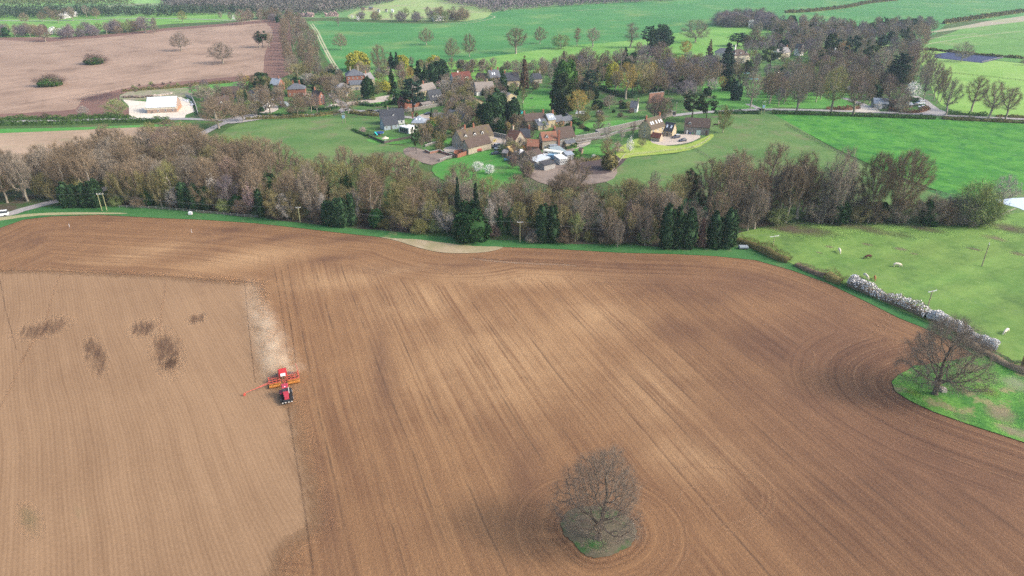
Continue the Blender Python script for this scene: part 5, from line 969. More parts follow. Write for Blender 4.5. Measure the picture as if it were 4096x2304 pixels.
house('low_house', 'long low building with sloping grey roof by the garden wall', b3(1040, 1040), b3(1290, 1078), 8, 2.6, 5.6, 'gold', 'slate', wins=3)
house('modern_house', 'dark roofed house with white bargeboards at the pasture corner', b3(90, 1110), b3(440, 1090), 8, 3.0, 8.0, 'white', 'bslate', wins=4, chim=((.35, 'grey', 1.0),), dorm=(.55,))
house('modern_house', 'front wing with blue grey gable of the dark roofed house at the pasture corner', b3(140, 1185), b3(350, 1155), 6, 2.8, 6.6, 'slateblue', 'bslate', wins=3, side_w=1)
h = house('garden_room', 'flat roofed garden room with tall dark glass doors on the patio', b3(355, 1200), b3(500, 1235), 6, 2.9, 3.1, 'white', 'white', 'flat', cat='extension', wins=0, door=None, side_w=0)
m = MB(); Lg = (G(*b3(500, 1235)) - G(*b3(355, 1200))).length; [m.box(-Lg * .42 + i * Lg * .21, -Lg * .42 + i * Lg * .21 + Lg * .19, -.08, -.02, .1, 2.5) for i in range(4)]; m.build('glass_door', glass, h)
house('annexe', 'hipped pale grey roofed annexe right of the garden room', b3(540, 1150), b3(740, 1150), 8, 2.8, 6.0, 'gold', 'bgrey', 'hip', cat='house', wins=3, sky=(.35, .6), chim=((.05, 'brick'),))
house('farmhouse', 'long stone farmhouse with mossy tiled roof and three white dormers', b4(545, 742), b4(1010, 640), 8.5, 4.8, 9.2, 'stone', 'stonet', dorm=(.16, .44, .68), wins=5, chim=((.25, 'brick', 1.8), (.52, 'brick', 1.6)))
house('barn', 'low stone barn wing in front of the farmhouse with three dormers', b4(640, 805), b4(975, 718), 5.5, 3.4, 6.8, 'stone', 'brown', cat='barn', wins=0, door=None, gw=(1, 0))
house('cottage_row', 'cottage with dark stone roof and chimneys at both ends below the round lawn', b4(1480, 425), b4(1775, 400), 7, 4.2, 7.4, 'gold', 'brown', chim=((.03, 'brick'), (.97, 'brick')), wins=4)
house('cottage_wing', 'lean-to slate wing with skylight on the cottage below the round lawn', b4(1665, 450), b4(1815, 435), 5, 2.5, 4.9, 'gold', 'slate', 'mono', wins=2, sky=(.3,), side_w=0)
house('cottage', 'cottage with blue grey roof and two skylights in the middle of the row', b4(1815, 412), b4(1918, 398), 6.5, 4.4, 7.0, 'gold', 'bgrey', sky=(.35, .7), wins=1, chim=((.98, 'brick'),), side_w=0)
house('brick_cottage', 'brick cottage with dark slate roof at the right end of the row', b4(1925, 398), b4(2045, 376), 6, 2.9, 5.4, 'brick', 'slate', wins=2)
house('outbuilding', 'low slate roofed outbuilding next to the brick end of the row', b4(2050, 370), b4(2170, 345), 5, 2.2, 4.0, 'grey', 'slate', cat='outbuilding', wins=0, side_w=0)
house('stone_cottage', 'tall stone cottage with orange tiled roof slope and slate back', b4(1330, 745), b4(1470, 712), 7.5, 5.2, 9.0, 'stone', 'red', 'front', wins=1, door=None, chim=((.75, 'stone', 1.8),))
house('stone_cottage', 'slate roofed cross wing with pale gable right of the orange roofed cottage', b4(1400, 690), b4(1545, 688), 7, 5.0, 8.4, 'gold', 'bslate', 'side', wins=0, door=None, chim=((.95, 'brick'),))
house('outbuilding', 'low outbuilding with red tiled roof against the tall stone cottage', b4(1500, 745), b4(1670, 750), 6, 2.3, 4.9, 'dbrick', 'red', cat='outbuilding', wins=0, side_w=0)
house('outbuilding', 'little stone outbuilding with orange lichen roof among bare trees', b4(1262, 830), b4(1340, 812), 5, 2.2, 4.2, 'stone', 'ochre', cat='outbuilding', wins=0, gw=(1, 0))
h = house('cottage', 'stone cottage with red tiled roof and pale blue porch roof', b4(1725, 738), b4(1945, 724), 7.5, 4.8, 8.2, 'stone', 'red', wins=3, dorm=(.32,))
m = MB(); m.box(-.6, 3.4, -2.6, -.02, 2.55, 2.7); m.build('porch_roof', RF['bgrey'], h); m = MB(); [m.box(q, q + .15, -2.5, -2.35, 0, 2.5) for q in (-.4, 1.4, 3.1)]; m.build('porch_post', framew, h)
m = MB(); m.box(4.1, 5.1, -.5, .45, 0, 9.6); m.build('chimney', W_['brick'], h)
house('stone_house', 'larger stone house with dark mossy roof and end chimneys beside the walled lane', b4(1955, 712), b4(2205, 672), 8, 5.0, 9.4, 'grey', 'brown', wins=3, chim=((.97, 'brick', 1.8), (.02, 'brick', .8)))
house('lean_to', 'slate lean-to on the front of the stone house beside the walled lane', b4(2075, 712), b4(2215, 690), 4, 2.2, 4.6, 'stone', 'slate', 'mono', cat='outbuilding', wins=1, side_w=0, door=None)
house('farmhouse', 'tall stone farmhouse with six white skylights beside the gravel yard', b5(1105, 952), b5(1310, 890), 8, 5.4, 10.2, 'gold', 'stonet', wins=3, sky=(.18, .32, .55, .74, .9), chim=((.03, 'brick', 1.4), (.97, 'red' if False else 'brick', 1.4)))
h = house('farmhouse_wing', 'dark slate wing with two blue skylights and stone gable by the parked cars', b5(1285, 895), b5(1420, 915), 6.5, 3.0, 6.8, 'gold', 'bslate', wins=2, sky=(.3, .75))
house('outbuilding', 'small maroon roofed outbuilding with orange timber gable at the gravel yard', b5(1110, 968), b5(1240, 990), 4, 2.2, 4.0, 'stone', 'dred', cat='outbuilding', wins=0, door=None, side_w=0)
h = house('barn', 'long stone barn with dark brown roof and pale green garage door', b5(1598, 872), b5(1965, 893), 7.5, 4.4, 8.2, 'grey', 'brown', cat='barn', wins=0, door=.9, doorm=br_door, dorm=(.2,), gw=(0, 0), dh=2.6)
Lb = (G(*b5(1965, 893)) - G(*b5(1598, 872))).length
m = MB(); m.box(-Lb * .01, Lb * .17, -.08, .02, 0, 2.6); m.build('garage_door', g_door, h); m = MB(); m.box(-Lb * .4, -Lb * .34, -.08, .02, 0, 2.2); m.build('door', framew, h)
house('stone_hut', 'small stone cottage with slate roof and chimney alone in the kitchen garden', b5(803, 548), b5(908, 555), 6, 3.0, 6.2, 'white', 'slate', wins=1, chim=((.97, 'stone', 1.4),))
house('manor_house', 'cream manor house with tall pale chimneys and dormers among dark trees', b6(490, 760), b6(725, 738), 12, 6.5, 11.0, 'cream', 'brown', 'hip', dorm=(.12, .45, .8), wins=4, chim=((.05, 'white', 4.0), (.3, 'white', 3.5)))
house('manor_wing', 'slate roofed left wing of the cream manor house', b6(205, 690), b6(440, 700), 9, 5.5, 9.4, 'cream', 'slate', 'hip', wins=4)
house('stone_house', 'grey roofed house right of the manor between cedars', b6(1150, 690), b6(1320, 655), 8, 4.6, 8.2, 'cream', 'grey', wins=3, chim=((.95, 'brick'),))
house('turret', 'narrow white gabled tower house behind the cedar trees', b6(1460, 640), b6(1515, 630), 6, 6.5, 9.8, 'white', 'bslate', 'front', wins=1, door=None)
house('house', 'slate roofed house with one tall white chimney near the orange tree', b6(1985, 735), b6(2090, 725), 8, 4.4, 8.2, 'gold', 'slate', chim=((.2, 'white', 3.0),), wins=2)
house('stable', 'low slate roofed range right of the house with the tall white chimney', b6(2200, 730), b6(2330, 722), 7, 2.6, 5.2, 'cream', 'slate', cat='stable', wins=3)
house('lodge', 'low stone lodge behind the blossom tree at the drive fork', b7(350, 1040), b7(560, 1050), 7, 3.0, 5.6, 'grey', 'bgrey', wins=3)
house('garage', 'brown roofed garage behind the copper hedge', b7(650, 1045), b7(820, 1042), 7, 2.4, 4.6, 'grey', 'brown', cat='garage', wins=0, side_w=0)
house('shed', 'small blue grey roofed shed behind the copper hedge', b7(850, 1040), b7(930, 1038), 4, 2.0, 3.0, 'wood', 'bgrey', cat='shed', wins=0, side_w=0)
house('cottage', 'long brown roofed cottage behind the big bare tree at the junction', b1(1790, 700), b1(2040, 690), 8, 2.6, 6.2, 'dbrick', 'brown', wins=3)
house('cottage', 'brown roofed cottage with two white trimmed gables behind the junction trees', b1(1690, 900), b1(1930, 880), 9, 2.8, 7.6, 'dbrick', 'brown', wins=3, dorm=(.5, .85))
house('garage', 'double garage with grey roof and white framed green doors', b1(2190, 690), b1(2275, 690), 6, 2.4, 3.8, 'cream', 'slate', cat='garage', wins=0, side_w=0, door=.5, doorm=g_door)
house('shed', 'small green shed under the garden trees', b2(440, 840), b2(535, 845), 4, 2.0, 3.0, 'slateblue', 'green', cat='shed', wins=0, side_w=0)
house('shed', 'tiny white shed on the left cottage lawn', b2(200, 890), b2(270, 890), 4, 2.2, 3.2, 'white', 'white', 'front', cat='shed', wins=0, side_w=0)
# smallholding
house('shed', 'long concrete shed with black felt roof at the muddy yard', b4(1755, 1045), b4(1915, 1010), 4.0, 2.4, 3.3, 'conc', 'black', 'mono', cat='shed', wins=0, door=None, side_w=0)
house('open_shed', 'open fronted shed with pale sheet roof and blue end wall', b4(1640, 1005), b4(1835, 935), 5, 2.8, 3.4, 'tin', 'tin', 'mono', cat='shed', wins=0, door=.25, side_w=0, dh=2.3)
house('barn', 'dark brown roofed barn in the middle of the smallholding', b4(1545, 945), b4(1745, 900), 8, 2.8, 5.2, 'wood', 'brown', cat='barn', wins=0, side_w=0)
house('hut', 'square hut with pale pyramid roof among bare trees', b4(1390, 880), b4(1520, 862), 6, 2.5, 4.2, 'tin', 'white', 'hip', cat='hut', wins=1, side_w=0)
house('shed', 'white roofed grey shed with dark window band near the tall bare tree', b4(1980, 965), b4(2090, 950), 6, 2.9, 3.3, 'tin', 'white', 'mono', cat='shed', wins=3, door=None, side_w=0)
house('shed', 'grey shed behind the white roofed shed', b4(2080, 895), b4(2185, 880), 6, 2.6, 3.4, 'tin', 'bgrey', 'side', cat='shed', wins=2, side_w=0)
house('shed', 'wide shed covered with a green grey sheet behind the white caravan', b4(1925, 850), b4(2070, 830), 7.5, 2.6, 3.2, 'tin', 'green', 'mono', cat='shed', wins=0, side_w=0, door=None)
house('shed', 'ramshackle dark shed by the blue estate car', b4(1130, 845), b4(1205, 850), 4, 2.0, 2.8, 'wood', 'grey', 'mono', cat='shed', wins=0, side_w=0)
house('shed', 'little brown shed on the lawn right of the yew', b4(2255, 800), b4(2300, 805), 3, 2.0, 2.9, 'wood', 'brown', cat='shed', wins=0, side_w=0)
for i, (x, y, q) in enumerate(((1445, 42, 14), (1475, 40, 16), (1510, 50, 8), (1540, 49, 8), (1565, 50, 8))):
    house('stable', 'small dark stable in the far horse paddock, number %s from the left' % ('one two three four five'.split()[i]), (x, y), (x + q, y), 6, 2.6, 4.0, ('wood', 'wood', 'white', 'tin', 'white')[i], ('brown', 'slate', 'slate', 'brown', 'tin')[i], cat='stable', wins=0, side_w=0)
    HOUSES[-1][0]['label'] = ('long brown roofed stable at the left of the far horse paddock', 'slate roofed stable beside the long brown one in the far horse paddock', 'white field shelter left of the centre of the far horse paddock', 'brown roofed field shelter between two pale ones in the far paddock', 'tin roofed pale field shelter at the right of the far paddock')[i]
# walls
def wall(label, path, h=1.8, th=.45, m='grey', name='stone_wall', cat='wall'):
    W = [G(x, y) for x, y in path]; o = W[0]; e = empty(name, (o.x, o.y, 0), 0, label, cat); b_ = MB(); cp = MB()
    for a, b in zip(W[:-1], W[1:]):
        d = (b - a).normalized(); n = Vector((-d.y, d.x, 0)) * th / 2; a_, c_ = a - o, b - o
        for mb, z0, z1, k in ((b_, -.3, h, 1.0), (cp, h, h + .14, 1.25)):
            q = [a_ - n * k, c_ - n * k, c_ + n * k, a_ + n * k]
            mb.poly([(v.x, v.y, z0) for v in q] + [(v.x, v.y, z1) for v in q], [(0, 3, 2, 1), (4, 5, 6, 7), (0, 1, 5, 4), (1, 2, 6, 5), (2, 3, 7, 6), (3, 0, 4, 7)])
    b_.build('wall', W_[m], e); cp.build('coping', W_['conc'] if m != 'brick' else W_['brick'], e); return e
wall('long stone wall climbing from the stone house to the farmhouse with skylights', [b4(2190, 600), b4(2330, 585), b4(2574, 540)] + [b5(300, 880), b5(600, 815), b5(900, 745), b5(1010, 725), b5(1230, 660), b5(1430, 600)], 2.6)
wall('second stone wall along the lower side of the walled lane', [b5(0, 985), b5(200, 960), b5(400, 940), b5(620, 860), b5(900, 805), b5(990, 785)], 1.2)
wall('stone wall curving behind the farmhouse drive', [b4(1010, 535), b4(1150, 565), b4(1350, 615)], 2.2)
wall('brick and stone garden wall of the sunken garden', [b4(0, 760), b4(70, 795), b4(215, 765), b4(260, 790), b4(430, 840)], 1.2, .4, 'dbrick', 'garden_wall')
wall('roofless brick pen at the foot of the stone barn wing', [b4(430, 835), b4(480, 855), b4(605, 810), b4(600, 775), b4(440, 795), b4(430, 835)], 1.8, .35, 'brick', 'brick_pen')
wall('low stone wall between paddock and bare ground', [b4(215, 905), b4(300, 870), b4(400, 845)], 1.0)
wall('grey stone wall round the corner garden by the brick cottage', [b2(1880, 905), b2(1900, 925), b2(2020, 950), b2(2190, 945)], 1.4)
wall('stone wall along the lane below the black roofed cottage', [b3(370, 925), b3(560, 895), b3(720, 870), b3(990, 815)], 1.8)
wall('garden wall running down beside the tall clipped hedge', [b3(1360, 1030), b3(1440, 1085), b3(1560, 1140)], 1.2)
wall('high ruined brick wall behind the bare kitchen garden tree', [b5(1080, 420), b5(1290, 395)], 6.5, .6, 'dbrick', 'ruined_wall')
wall('pale wall at the corner of the walled lane below the pole', [b5(1370, 560), b5(1480, 600)], 2.2)
wall('stone garden wall below the big clipped cypress tree', [b4(2040, 200), b4(2110, 260), b4(2160, 275)], 1.6)
wall('row of low stone walls at the tiered garden', [b4(2230, 655), b4(2330, 640), b4(2440, 615)], .9)
wall('low wall round the sunken garden above the paddock', [b4(0, 690), b4(110, 650), b4(230, 640)], 1.0)
wall('grey concrete retaining wall right of the new barn', [b1(1265, 690), b1(1355, 720), b1(1410, 830), b1(1445, 960)], 1.8, .35, 'conc', 'retaining_wall')
# ------------------------------------------------------------------ hedges
hseed = [100]
def hedge(label, path, w_, h, m='hedge', name='hedge', dens=34, s=.34, blossom=None, bden=0, twig=None, px=True, smooth=True, rough=.42):
    hseed[0] += 1; rs_ = np.random.RandomState(hseed[0]); P = [(G(x, y).x, G(x, y).y) for x, y in path] if px else path
    if smooth and len(P) > 2: P = smooth_poly(P, 4, False)
    P = np.array(P); o = P[0]; seg = P[1:] - P[:-1]; Ls = np.linalg.norm(seg, axis=1); T = Ls.sum(); e = empty(name, (o[0], o[1], 0), 0, label, 'hedge'); cum = np.concatenate([[0], np.cumsum(Ls)])
    def at(u):
        i = np.clip(np.searchsorted(cum, u, side='right') - 1, 0, len(Ls) - 1); f = (u - cum[i]) / Ls[i]; d = seg[i] / Ls[i][:, None]; return P[i] + seg[i] * f[:, None] - o, np.stack([-d[:, 1], d[:, 0]], 1)
    ph = rs_.uniform(0, 6, 3)
    def prof(u): return 1 + rough * (np.sin(u * .37 + ph[0]) * .5 + np.sin(u * .9 + ph[1]) * .35 + np.sin(u * 2.3 + ph[2]) * .25)
    n = int(T * dens * (w_ + h) / 3); u = rs_.uniform(0, T, n); c, nn = at(u); q = prof(u); a = rs_.uniform(0, math.pi, n); r = rs_.uniform(.8, 1.05, n)
    yy = np.cos(a) * w_ / 2 * r * (1 + (q - 1) * .6); yy = np.sign(yy) * np.abs(yy) ** .8 * (w_ / 2) ** .2; zz = h * q * (np.sin(a) ** .5) * r
    C = np.stack([c[:, 0] + nn[:, 0] * yy, c[:, 1] + nn[:, 1] * yy, np.maximum(zz, .08)], 1); m_ = L.get(m) or B[m]
    parts = [cards(C, rs_, s, 0, 1.4)]
    if twig:
        parts = [twigs(C, np.stack([nn[:, 0] * yy * .3, nn[:, 1] * yy * .3, np.ones(n) * .6], 1), rs_, twig, .06, .5)]
    uu = np.arange(0, T, 1.5); cc, n2 = at(uu); qq = prof(uu) * .62; V = np.concatenate([np.stack([cc[:, 0] + n2[:, 0] * k * w_ * .36, cc[:, 1] + n2[:, 1] * k * w_ * .36, z * h * qq], 1) for k, z in ((-1, 0), (-.9, .8), (0, 1), (.9, .8), (1, 0))])
    k = len(uu)
    if k > 1: parts.append((V, np.array([[j * k + i, j * k + i + 1, (j + 1) * k + i + 1, (j + 1) * k + i] for j in range(4) for i in range(k - 1)])))
    v, f = join(parts); mobj('foliage', npmesh('hedge_foliage', v, f), m_, e)
    if blossom:
        nb = int(T * bden); u = rs_.uniform(0, T, nb); c, nn = at(u); q = prof(u); a = rs_.uniform(.15, math.pi - .15, nb); r = rs_.uniform(.9, 1.12, nb); yy = np.cos(a) * w_ / 2 * r; zz = h * q * (np.sin(a) ** .5) * r
        k_ = rs_.uniform(0, 1, nb) < (.5 + .5 * np.sin(u * .8 + ph[0])) * .7 + .35; C = np.stack([c[:, 0] + nn[:, 0] * yy, c[:, 1] + nn[:, 1] * yy, zz], 1)[k_]
        v, f = cards(C, rs_, .33, 0, 1.3); mobj('blossom', npmesh('hedge_blossom', v, [f]), L[blossom], e)
    return e
zz3 = lambda x, y: (3000 + x * .4255, 1100 + y * .4255)
hedge('olive brown hedge running from the dark cypresses down to the pasture corner', [w3(470, 860), w3(560, 890), w3(680, 945), w3(760, 985), w3(860, 1015)], 4.2, 2.9, 'bronze', s=.3, dens=60, twig=.8)
hedge('low purplish hedge between olive hedge and white blossom hedge', [w3(900, 1035), w3(1010, 1085), w3(1130, 1130)], 3.0, 2.0, 'brown', dens=60, twig=.7, name='hedge')
hedge('rounded olive bush in the hedge line just before the white blossom', [w3(1130, 1130), w3(1190, 1155), w3(1260, 1175)], 4.5, 3.2, 'bronze', dens=60, twig=.7)
hedge('long blackthorn hedge in white and lilac blossom along the cow pasture', [w3(1290, 1180), w3(1370, 1215), w3(1480, 1260), w3(1600, 1310), w3(1740, 1365), w3(1860, 1420)], 3.8, 2.7, 'brown', dens=70, twig=.8, blossom='blossom', bden=110)
hedge('upper white tips of the blackthorn beside the olive bush', [w3(1290, 1175), w3(1350, 1200), w3(1430, 1235)], 3.7, 2.8, 'brown', dens=60, twig=.8, blossom='blossom', bden=260, rough=.2)
hedge('bright white blossoming hedge behind the wide oak at the field bend', [w3(1860, 1420), zz3(1740, 430), zz3(1850, 480), zz3(1960, 530), zz3(2080, 610), zz3(2200, 670), zz3(2320, 710)], 3.6, 2.3, 'brown', dens=60, twig=.7, blossom='blossom', bden=520, rough=.3)
hedge('bare purple brown hedge continuing right of the white blossom', [zz3(1980, 600), zz3(2100, 680), zz3(2250, 760), zz3(2400, 850), zz3(2600, 930), zz3(2800, 1000)], 3.0, 1.9, 'brown', dens=70, twig=.6)
hedge('round yellow green bush at the right edge by the hedge', [zz3(2540, 850), zz3(2640, 880)], 5, 3.2, 'bronze', dens=60)
for lab, pts, w_, h_, m_ in (
    ('clipped green hedge along the upper side of the west road', [c1(0, 888), c1(200, 882), c1(500, 880), c1(700, 870), c1(945, 868)], 3, 2.6, 'hedge'), ('clipped green hedge along the lower side of the west road', [c1(-200, 925), c1(0, 920), c1(300, 918), c1(700, 906), c1(1000, 900), c1(1250, 898)], 3, 2.8, 'hedge'),
    ('grey green hedge along the lower side of the village road', [b2(-60, 1030), b2(200, 1015), b2(500, 1000), b2(800, 985), b2(1100, 965), b2(1330, 925)], 2.2, 2.0, 'bronze'), ('hedge of the pasture right of the ivy clad tree', [b2(1490, 925), b2(1620, 950), b2(1780, 965), b2(1920, 975)], 3, 2.2, 'bronze'),
    ('dark clipped hedge round the triangular green at the junction', [b2(1560, 800), b2(1680, 815), b2(1850, 830), b2(2050, 800), b2(2180, 770)], 3, 2.0, 'ivy'), ('dark clipped hedge of the narrow brick cottage', [b2(895, 860), b2(1000, 885), b2(1150, 880), b2(1290, 850)], 2.4, 1.6, 'ivy'),
    ('dark hedge at the left cottage lawn', [b2(110, 900), b2(130, 955), b2(400, 965), b2(620, 955), b2(820, 930)], 2.2, 1.4, 'ivy'), ('hedge bordering the oval drive of the junction cottage', [b1(1950, 925), b1(2100, 960), b1(2220, 920), b1(2270, 820), b1(2220, 760)], 2.4, 1.6, 'bronze'),
    ('hedge between fallow field and narrow green plot', [b1(330, 615), b1(700, 590), b1(1100, 560), b1(1500, 510), b1(1950, 480)], 2.2, 1.8, 'bronze'), ('thin dark hedge below the narrow green plot', [b1(1370, 668), b1(1600, 635), b1(1900, 590)], 1.8, 1.5, 'ivy'),
    ('tall clipped yew hedge left of the dark cypresses', [b3(1340, 900), b3(1420, 950), b3(1490, 985)], 4.5, 4.6, 'holly'), ('low clipped hedge below the white van', [b3(1140, 640), b3(1210, 680), b3(1290, 690)], 3, 1.8, 'ivy'), ('short clipped hedge on the drive of the maroon roofed house', [b3(1150, 590), b3(1280, 615), b3(1360, 605)], 2, 1.3, 'ivy'),
    ('dark hedge slanting down right of the yew', [b4(2250, 350), b4(2330, 410), b4(2410, 470)], 1.8, 1.3, 'ivy'), ('long dark yew hedge of the kitchen garden', [b5(350, 200), b5(560, 285), b5(800, 340), b5(1060, 295), b5(1280, 240)], 3.5, 3.0, 'ley'), ('hedge along the foot of the round lawn', [b4(1780, 245), b4(1900, 225), b4(1985, 195)], 2, 1.6, 'ivy'),
    ('dark hedge on the left of the transformer pole along the east lane', [c3(440, 782), c3(560, 785), c3(760, 785)], 2.6, 2.2, 'ivy'), ('long hedge along the lower side of the east lane', [c3(840, 785), c3(1100, 792), c3(1400, 802), c3(1700, 812), c3(1960, 822)], 3, 2.0, 'hedge'), ('right stretch of hedge below the east lane', [c3(2010, 822), c3(2200, 832), c3(2400, 842), c3(2574, 850), c3(2800, 865)], 3, 2.0, 'bronze'),
    ('copper beech hedge round the lodge garden', [c3(1640, 760), c3(1760, 778), c3(1850, 776), c3(1915, 755)], 3, 2.6, 'beech'), ('brown hedge left of the lodge drive', [c3(1210, 755), c3(1330, 758), c3(1440, 750)], 2.6, 2.2, 'beech'), ('dark green hedge above the east lane at the right', [c3(2040, 790), c3(2180, 795), c3(2320, 800)], 2.4, 2.0, 'hedge'), ('hedge above the lane at the far right', [c3(2380, 805), c3(2574, 815), c3(2800, 825)], 2.2, 1.6, 'bronze'),
    ('dark hedge behind the sunny lodge garden', [c3(1780, 690), c3(1850, 705)], 3, 2.2, 'hedge'), ('thin hedge between crop and riding arena', [c3(1560, 330), c3(1900, 345), c3(2040, 358), c3(2300, 385), c3(2574, 405)], 3, 2.0, 'bronze'), ('far hedge between the two crop fields on the right', [c3(2020, 165), c3(2200, 140), c3(2400, 110), c3(2574, 85), c3(2800, 50)], 5, 4.5, 'bronze'),
    ('distant hedge line across the crop near the top', [c3(930, 90), c3(1100, 82), c3(1350, 55), c3(1500, 25), c3(1700, 3)], 5, 4.0, 'bronze'), ('clipped hedge in front of the manor lawn', [c3(180, 415), c3(290, 432)], 3, 2.2, 'ivy'), ('hedge below the redwood behind the big lawn', [b3(1890, 640), b3(2100, 610), b3(2200, 580)], 2.4, 1.6, 'ivy'),
    ('low hedge at the top of the south lawn near the yew', [b4(1200, 690), b4(1310, 650)], 2.6, 2.6, 'ivy'), ('yellow flowering hedge at the corner of the long farmhouse', [b4(965, 625), b4(1045, 605)], 1.6, 1.2, 'gorse'), ('shrub border along the foot of the south lawn', [b4(2300, 905), b4(2450, 890), b4(2574, 870)], 2.4, 1.4, 'bronze'),
    ('flower bed shrubs in front of the stone house', [b4(2080, 725), b4(2240, 700)], 2.2, 1.8, 'hedge'), ('hedge along the pasture fence by the modern house', [b2(1500, 1175), b2(1600, 1225), b2(1740, 1270)], 1.8, 1.1, 'ivy')):
    far = pts[0][1] < 200
    hedge(lab, pts, w_, h_, m_, dens=10 if far else 22, s=1.0 if far else .42)
for lab, pts, b_ in (('white blossoming hedge at the far corner of the fallow field', [c1(150, 232), c1(240, 235)], 1), ('white blossom bank above the lone far oak', [c1(390, 245), c1(480, 262)], 1), ('white blossoming hedge on the far green field', [c1(450, 140), c1(560, 120)], 1), ('blossom hedge left of the far horse paddock', [c1(2205, 125), c1(2310, 125)], 1), ('long blossom hedge up the side of the far paddock', [c2(-30, 72), c2(120, 45), c2(250, 18)], 1),
                     ('blossom hedge below the far horse paddock', [c2(0, 122), c2(100, 120)], 1), ('white blossoming bushes in the clump on the crop boundary', [c2(790, 155), c2(860, 150), c2(950, 135)], 1)):
    hedge(lab, pts, 7, 5, 'lilac', dens=8, s=1.2, blossom=None); o = hedge.__globals__['COL']
    e = bpy.data.objects[-1] if False else None

shaded_lane_m = grassy('shaded_lane_ground', (.085, .07, .055), (.13, .105, .08), (.07, .10, .04), .1, .6)
sheet('shaded_lane_strip', [b4(2200, 620), b4(2330, 600), b4(2574, 560), b5(300, 905), b5(600, 840), b5(880, 780), b5(900, 800), b5(620, 860), b5(400, 940), b5(0, 1010), b4(2440, 620), b4(2240, 660)], .3, shaded_lane_m, 0)  # dark strip between the lane walls: the lane's shade put into the colour
# blossom on the far white hedges
for o in list(COL.objects):
    if o.get('category') == 'hedge' and 'blossom' in o.get('label', '') and 'far' in o['label'] + ' far' and o.location.y > 600:
        for c in o.children:
            c.data.materials.clear(); c.data.materials.append(L['blossom'] if 'white' in o['label'] else L['pinkb'])
# ------------------------------------------------------------------ fences
def fence(label, path, h=1.1, gap=3.0, m=None, rails=2, name='post_fence', solid=False):
    m = m or flat('fence_timber', (.33, .28, .22), .9, var=.3); P = [(G(x, y).x, G(x, y).y) for x, y in path]
    o = P[0]; e = empty(name, (o[0], o[1], .15), 0, label, 'fence'); r = MB(); pts = []
    for a, b in zip(P[:-1], P[1:]):
        L0 = math.dist(a, b); n = max(1, round(L0 / gap)); pts += [(a[0] + (b[0] - a[0]) * i / n, a[1] + (b[1] - a[1]) * i / n) for i in range(n)]
    pts.append(P[-1]); pts = pts[:100]; pm = MB(); pm.box(-.07, .07, -.07, .07, -.3, h); po = pm.build('post', m, e); po.location = (0, 0, 0)
    for x, y in pts[1:]:
        c = po.copy(); COL.objects.link(c); c.parent = e; c.location = (x - o[0], y - o[1], 0)
    for a, b in zip(pts[:-1], pts[1:]):
        d = Vector((b[0] - a[0], b[1] - a[1])); n = Vector((-d.y, d.x)).normalized() * .03
        zs = [(0.1, h - .1)] if solid else [(h * (k + .75) / (rails + .3), h * (k + .75) / (rails + .3) + .1) for k in range(rails)]
        for z0, z1 in zs:
            q = [Vector(a) - n, Vector(b) - n, Vector(b) + n, Vector(a) + n]; r.poly([(v.x - o[0], v.y - o[1], z0) for v in q] + [(v.x - o[0], v.y - o[1], z1) for v in q], [(0, 3, 2, 1), (4, 5, 6, 7), (0, 1, 5, 4), (1, 2, 6, 5), (2, 3, 7, 6), (3, 0, 4, 7)])
    r.build('rail', m, e); return e
ft = flat('pale_fence_timber', (.45, .41, .33), .9, var=.2); fd = flat('dark_fence_boards', (.10, .085, .075), .9)
fence('post and rail fence curving round the mossy lawn of the farmhouse yard', [b5(1980, 930), b5(1900, 1000), b5(1800, 1050), b5(1700, 1085), b5(1400, 1120), b5(1100, 1155), b5(750, 1190)], m=ft)
fence('fence down the side of the tilled plot', [b5(740, 1180), b5(690, 1240), b5(620, 1330), b5(540, 1440)], m=ft)
fence('fence from the farmhouse lawn down to the wood', [b5(1720, 1080), b5(1850, 1150), b5(1980, 1230)], m=flat('old_fence_timber', (.2, .18, .15), .9))
fence('dark close boarded fence of the modern house garden', [b2(1740, 1285), b2(1850, 1330), b2(1975, 1385), b2(2120, 1350), b2(2370, 1305)], h=1.5, m=fd, solid=True, name='board_fence')
fence('dark fence between east pasture and striped pasture', [w3(820, 0), w3(960, 75), w3(1090, 150), w3(1220, 215), w3(1340, 262)], h=1.1, m=fd)
fence('fence between striped pasture and pond grass', [w3(1760, 430), w3(1880, 480), w3(2000, 520)], m=fd)
fence('rail fence below the pond at the right edge', [w3(2365, 690), w3(2440, 655), w3(2510, 625)], m=ft)
fence('white rail fence of the riding arena', [(3927, 252), (4011, 232)], m=ft, h=1.4)
fence('rough fence across the sunny pasture on the right', [c3(2070, 505), c3(2250, 525), c3(2400, 540), c3(2574, 560)], m=fd)
fence('wire fence with posts along the left foot of the wood', [w1(880, 610), w1(1150, 620), w1(1400, 640), w1(1650, 665), w1(1900, 685)], m=flat('grey_fence', (.3, .29, .27), .9))
fence('fence below the wood left of the olive hedge', [w3(2100, 735), w3(2230, 738), w3(2340, 735)], m=fd)
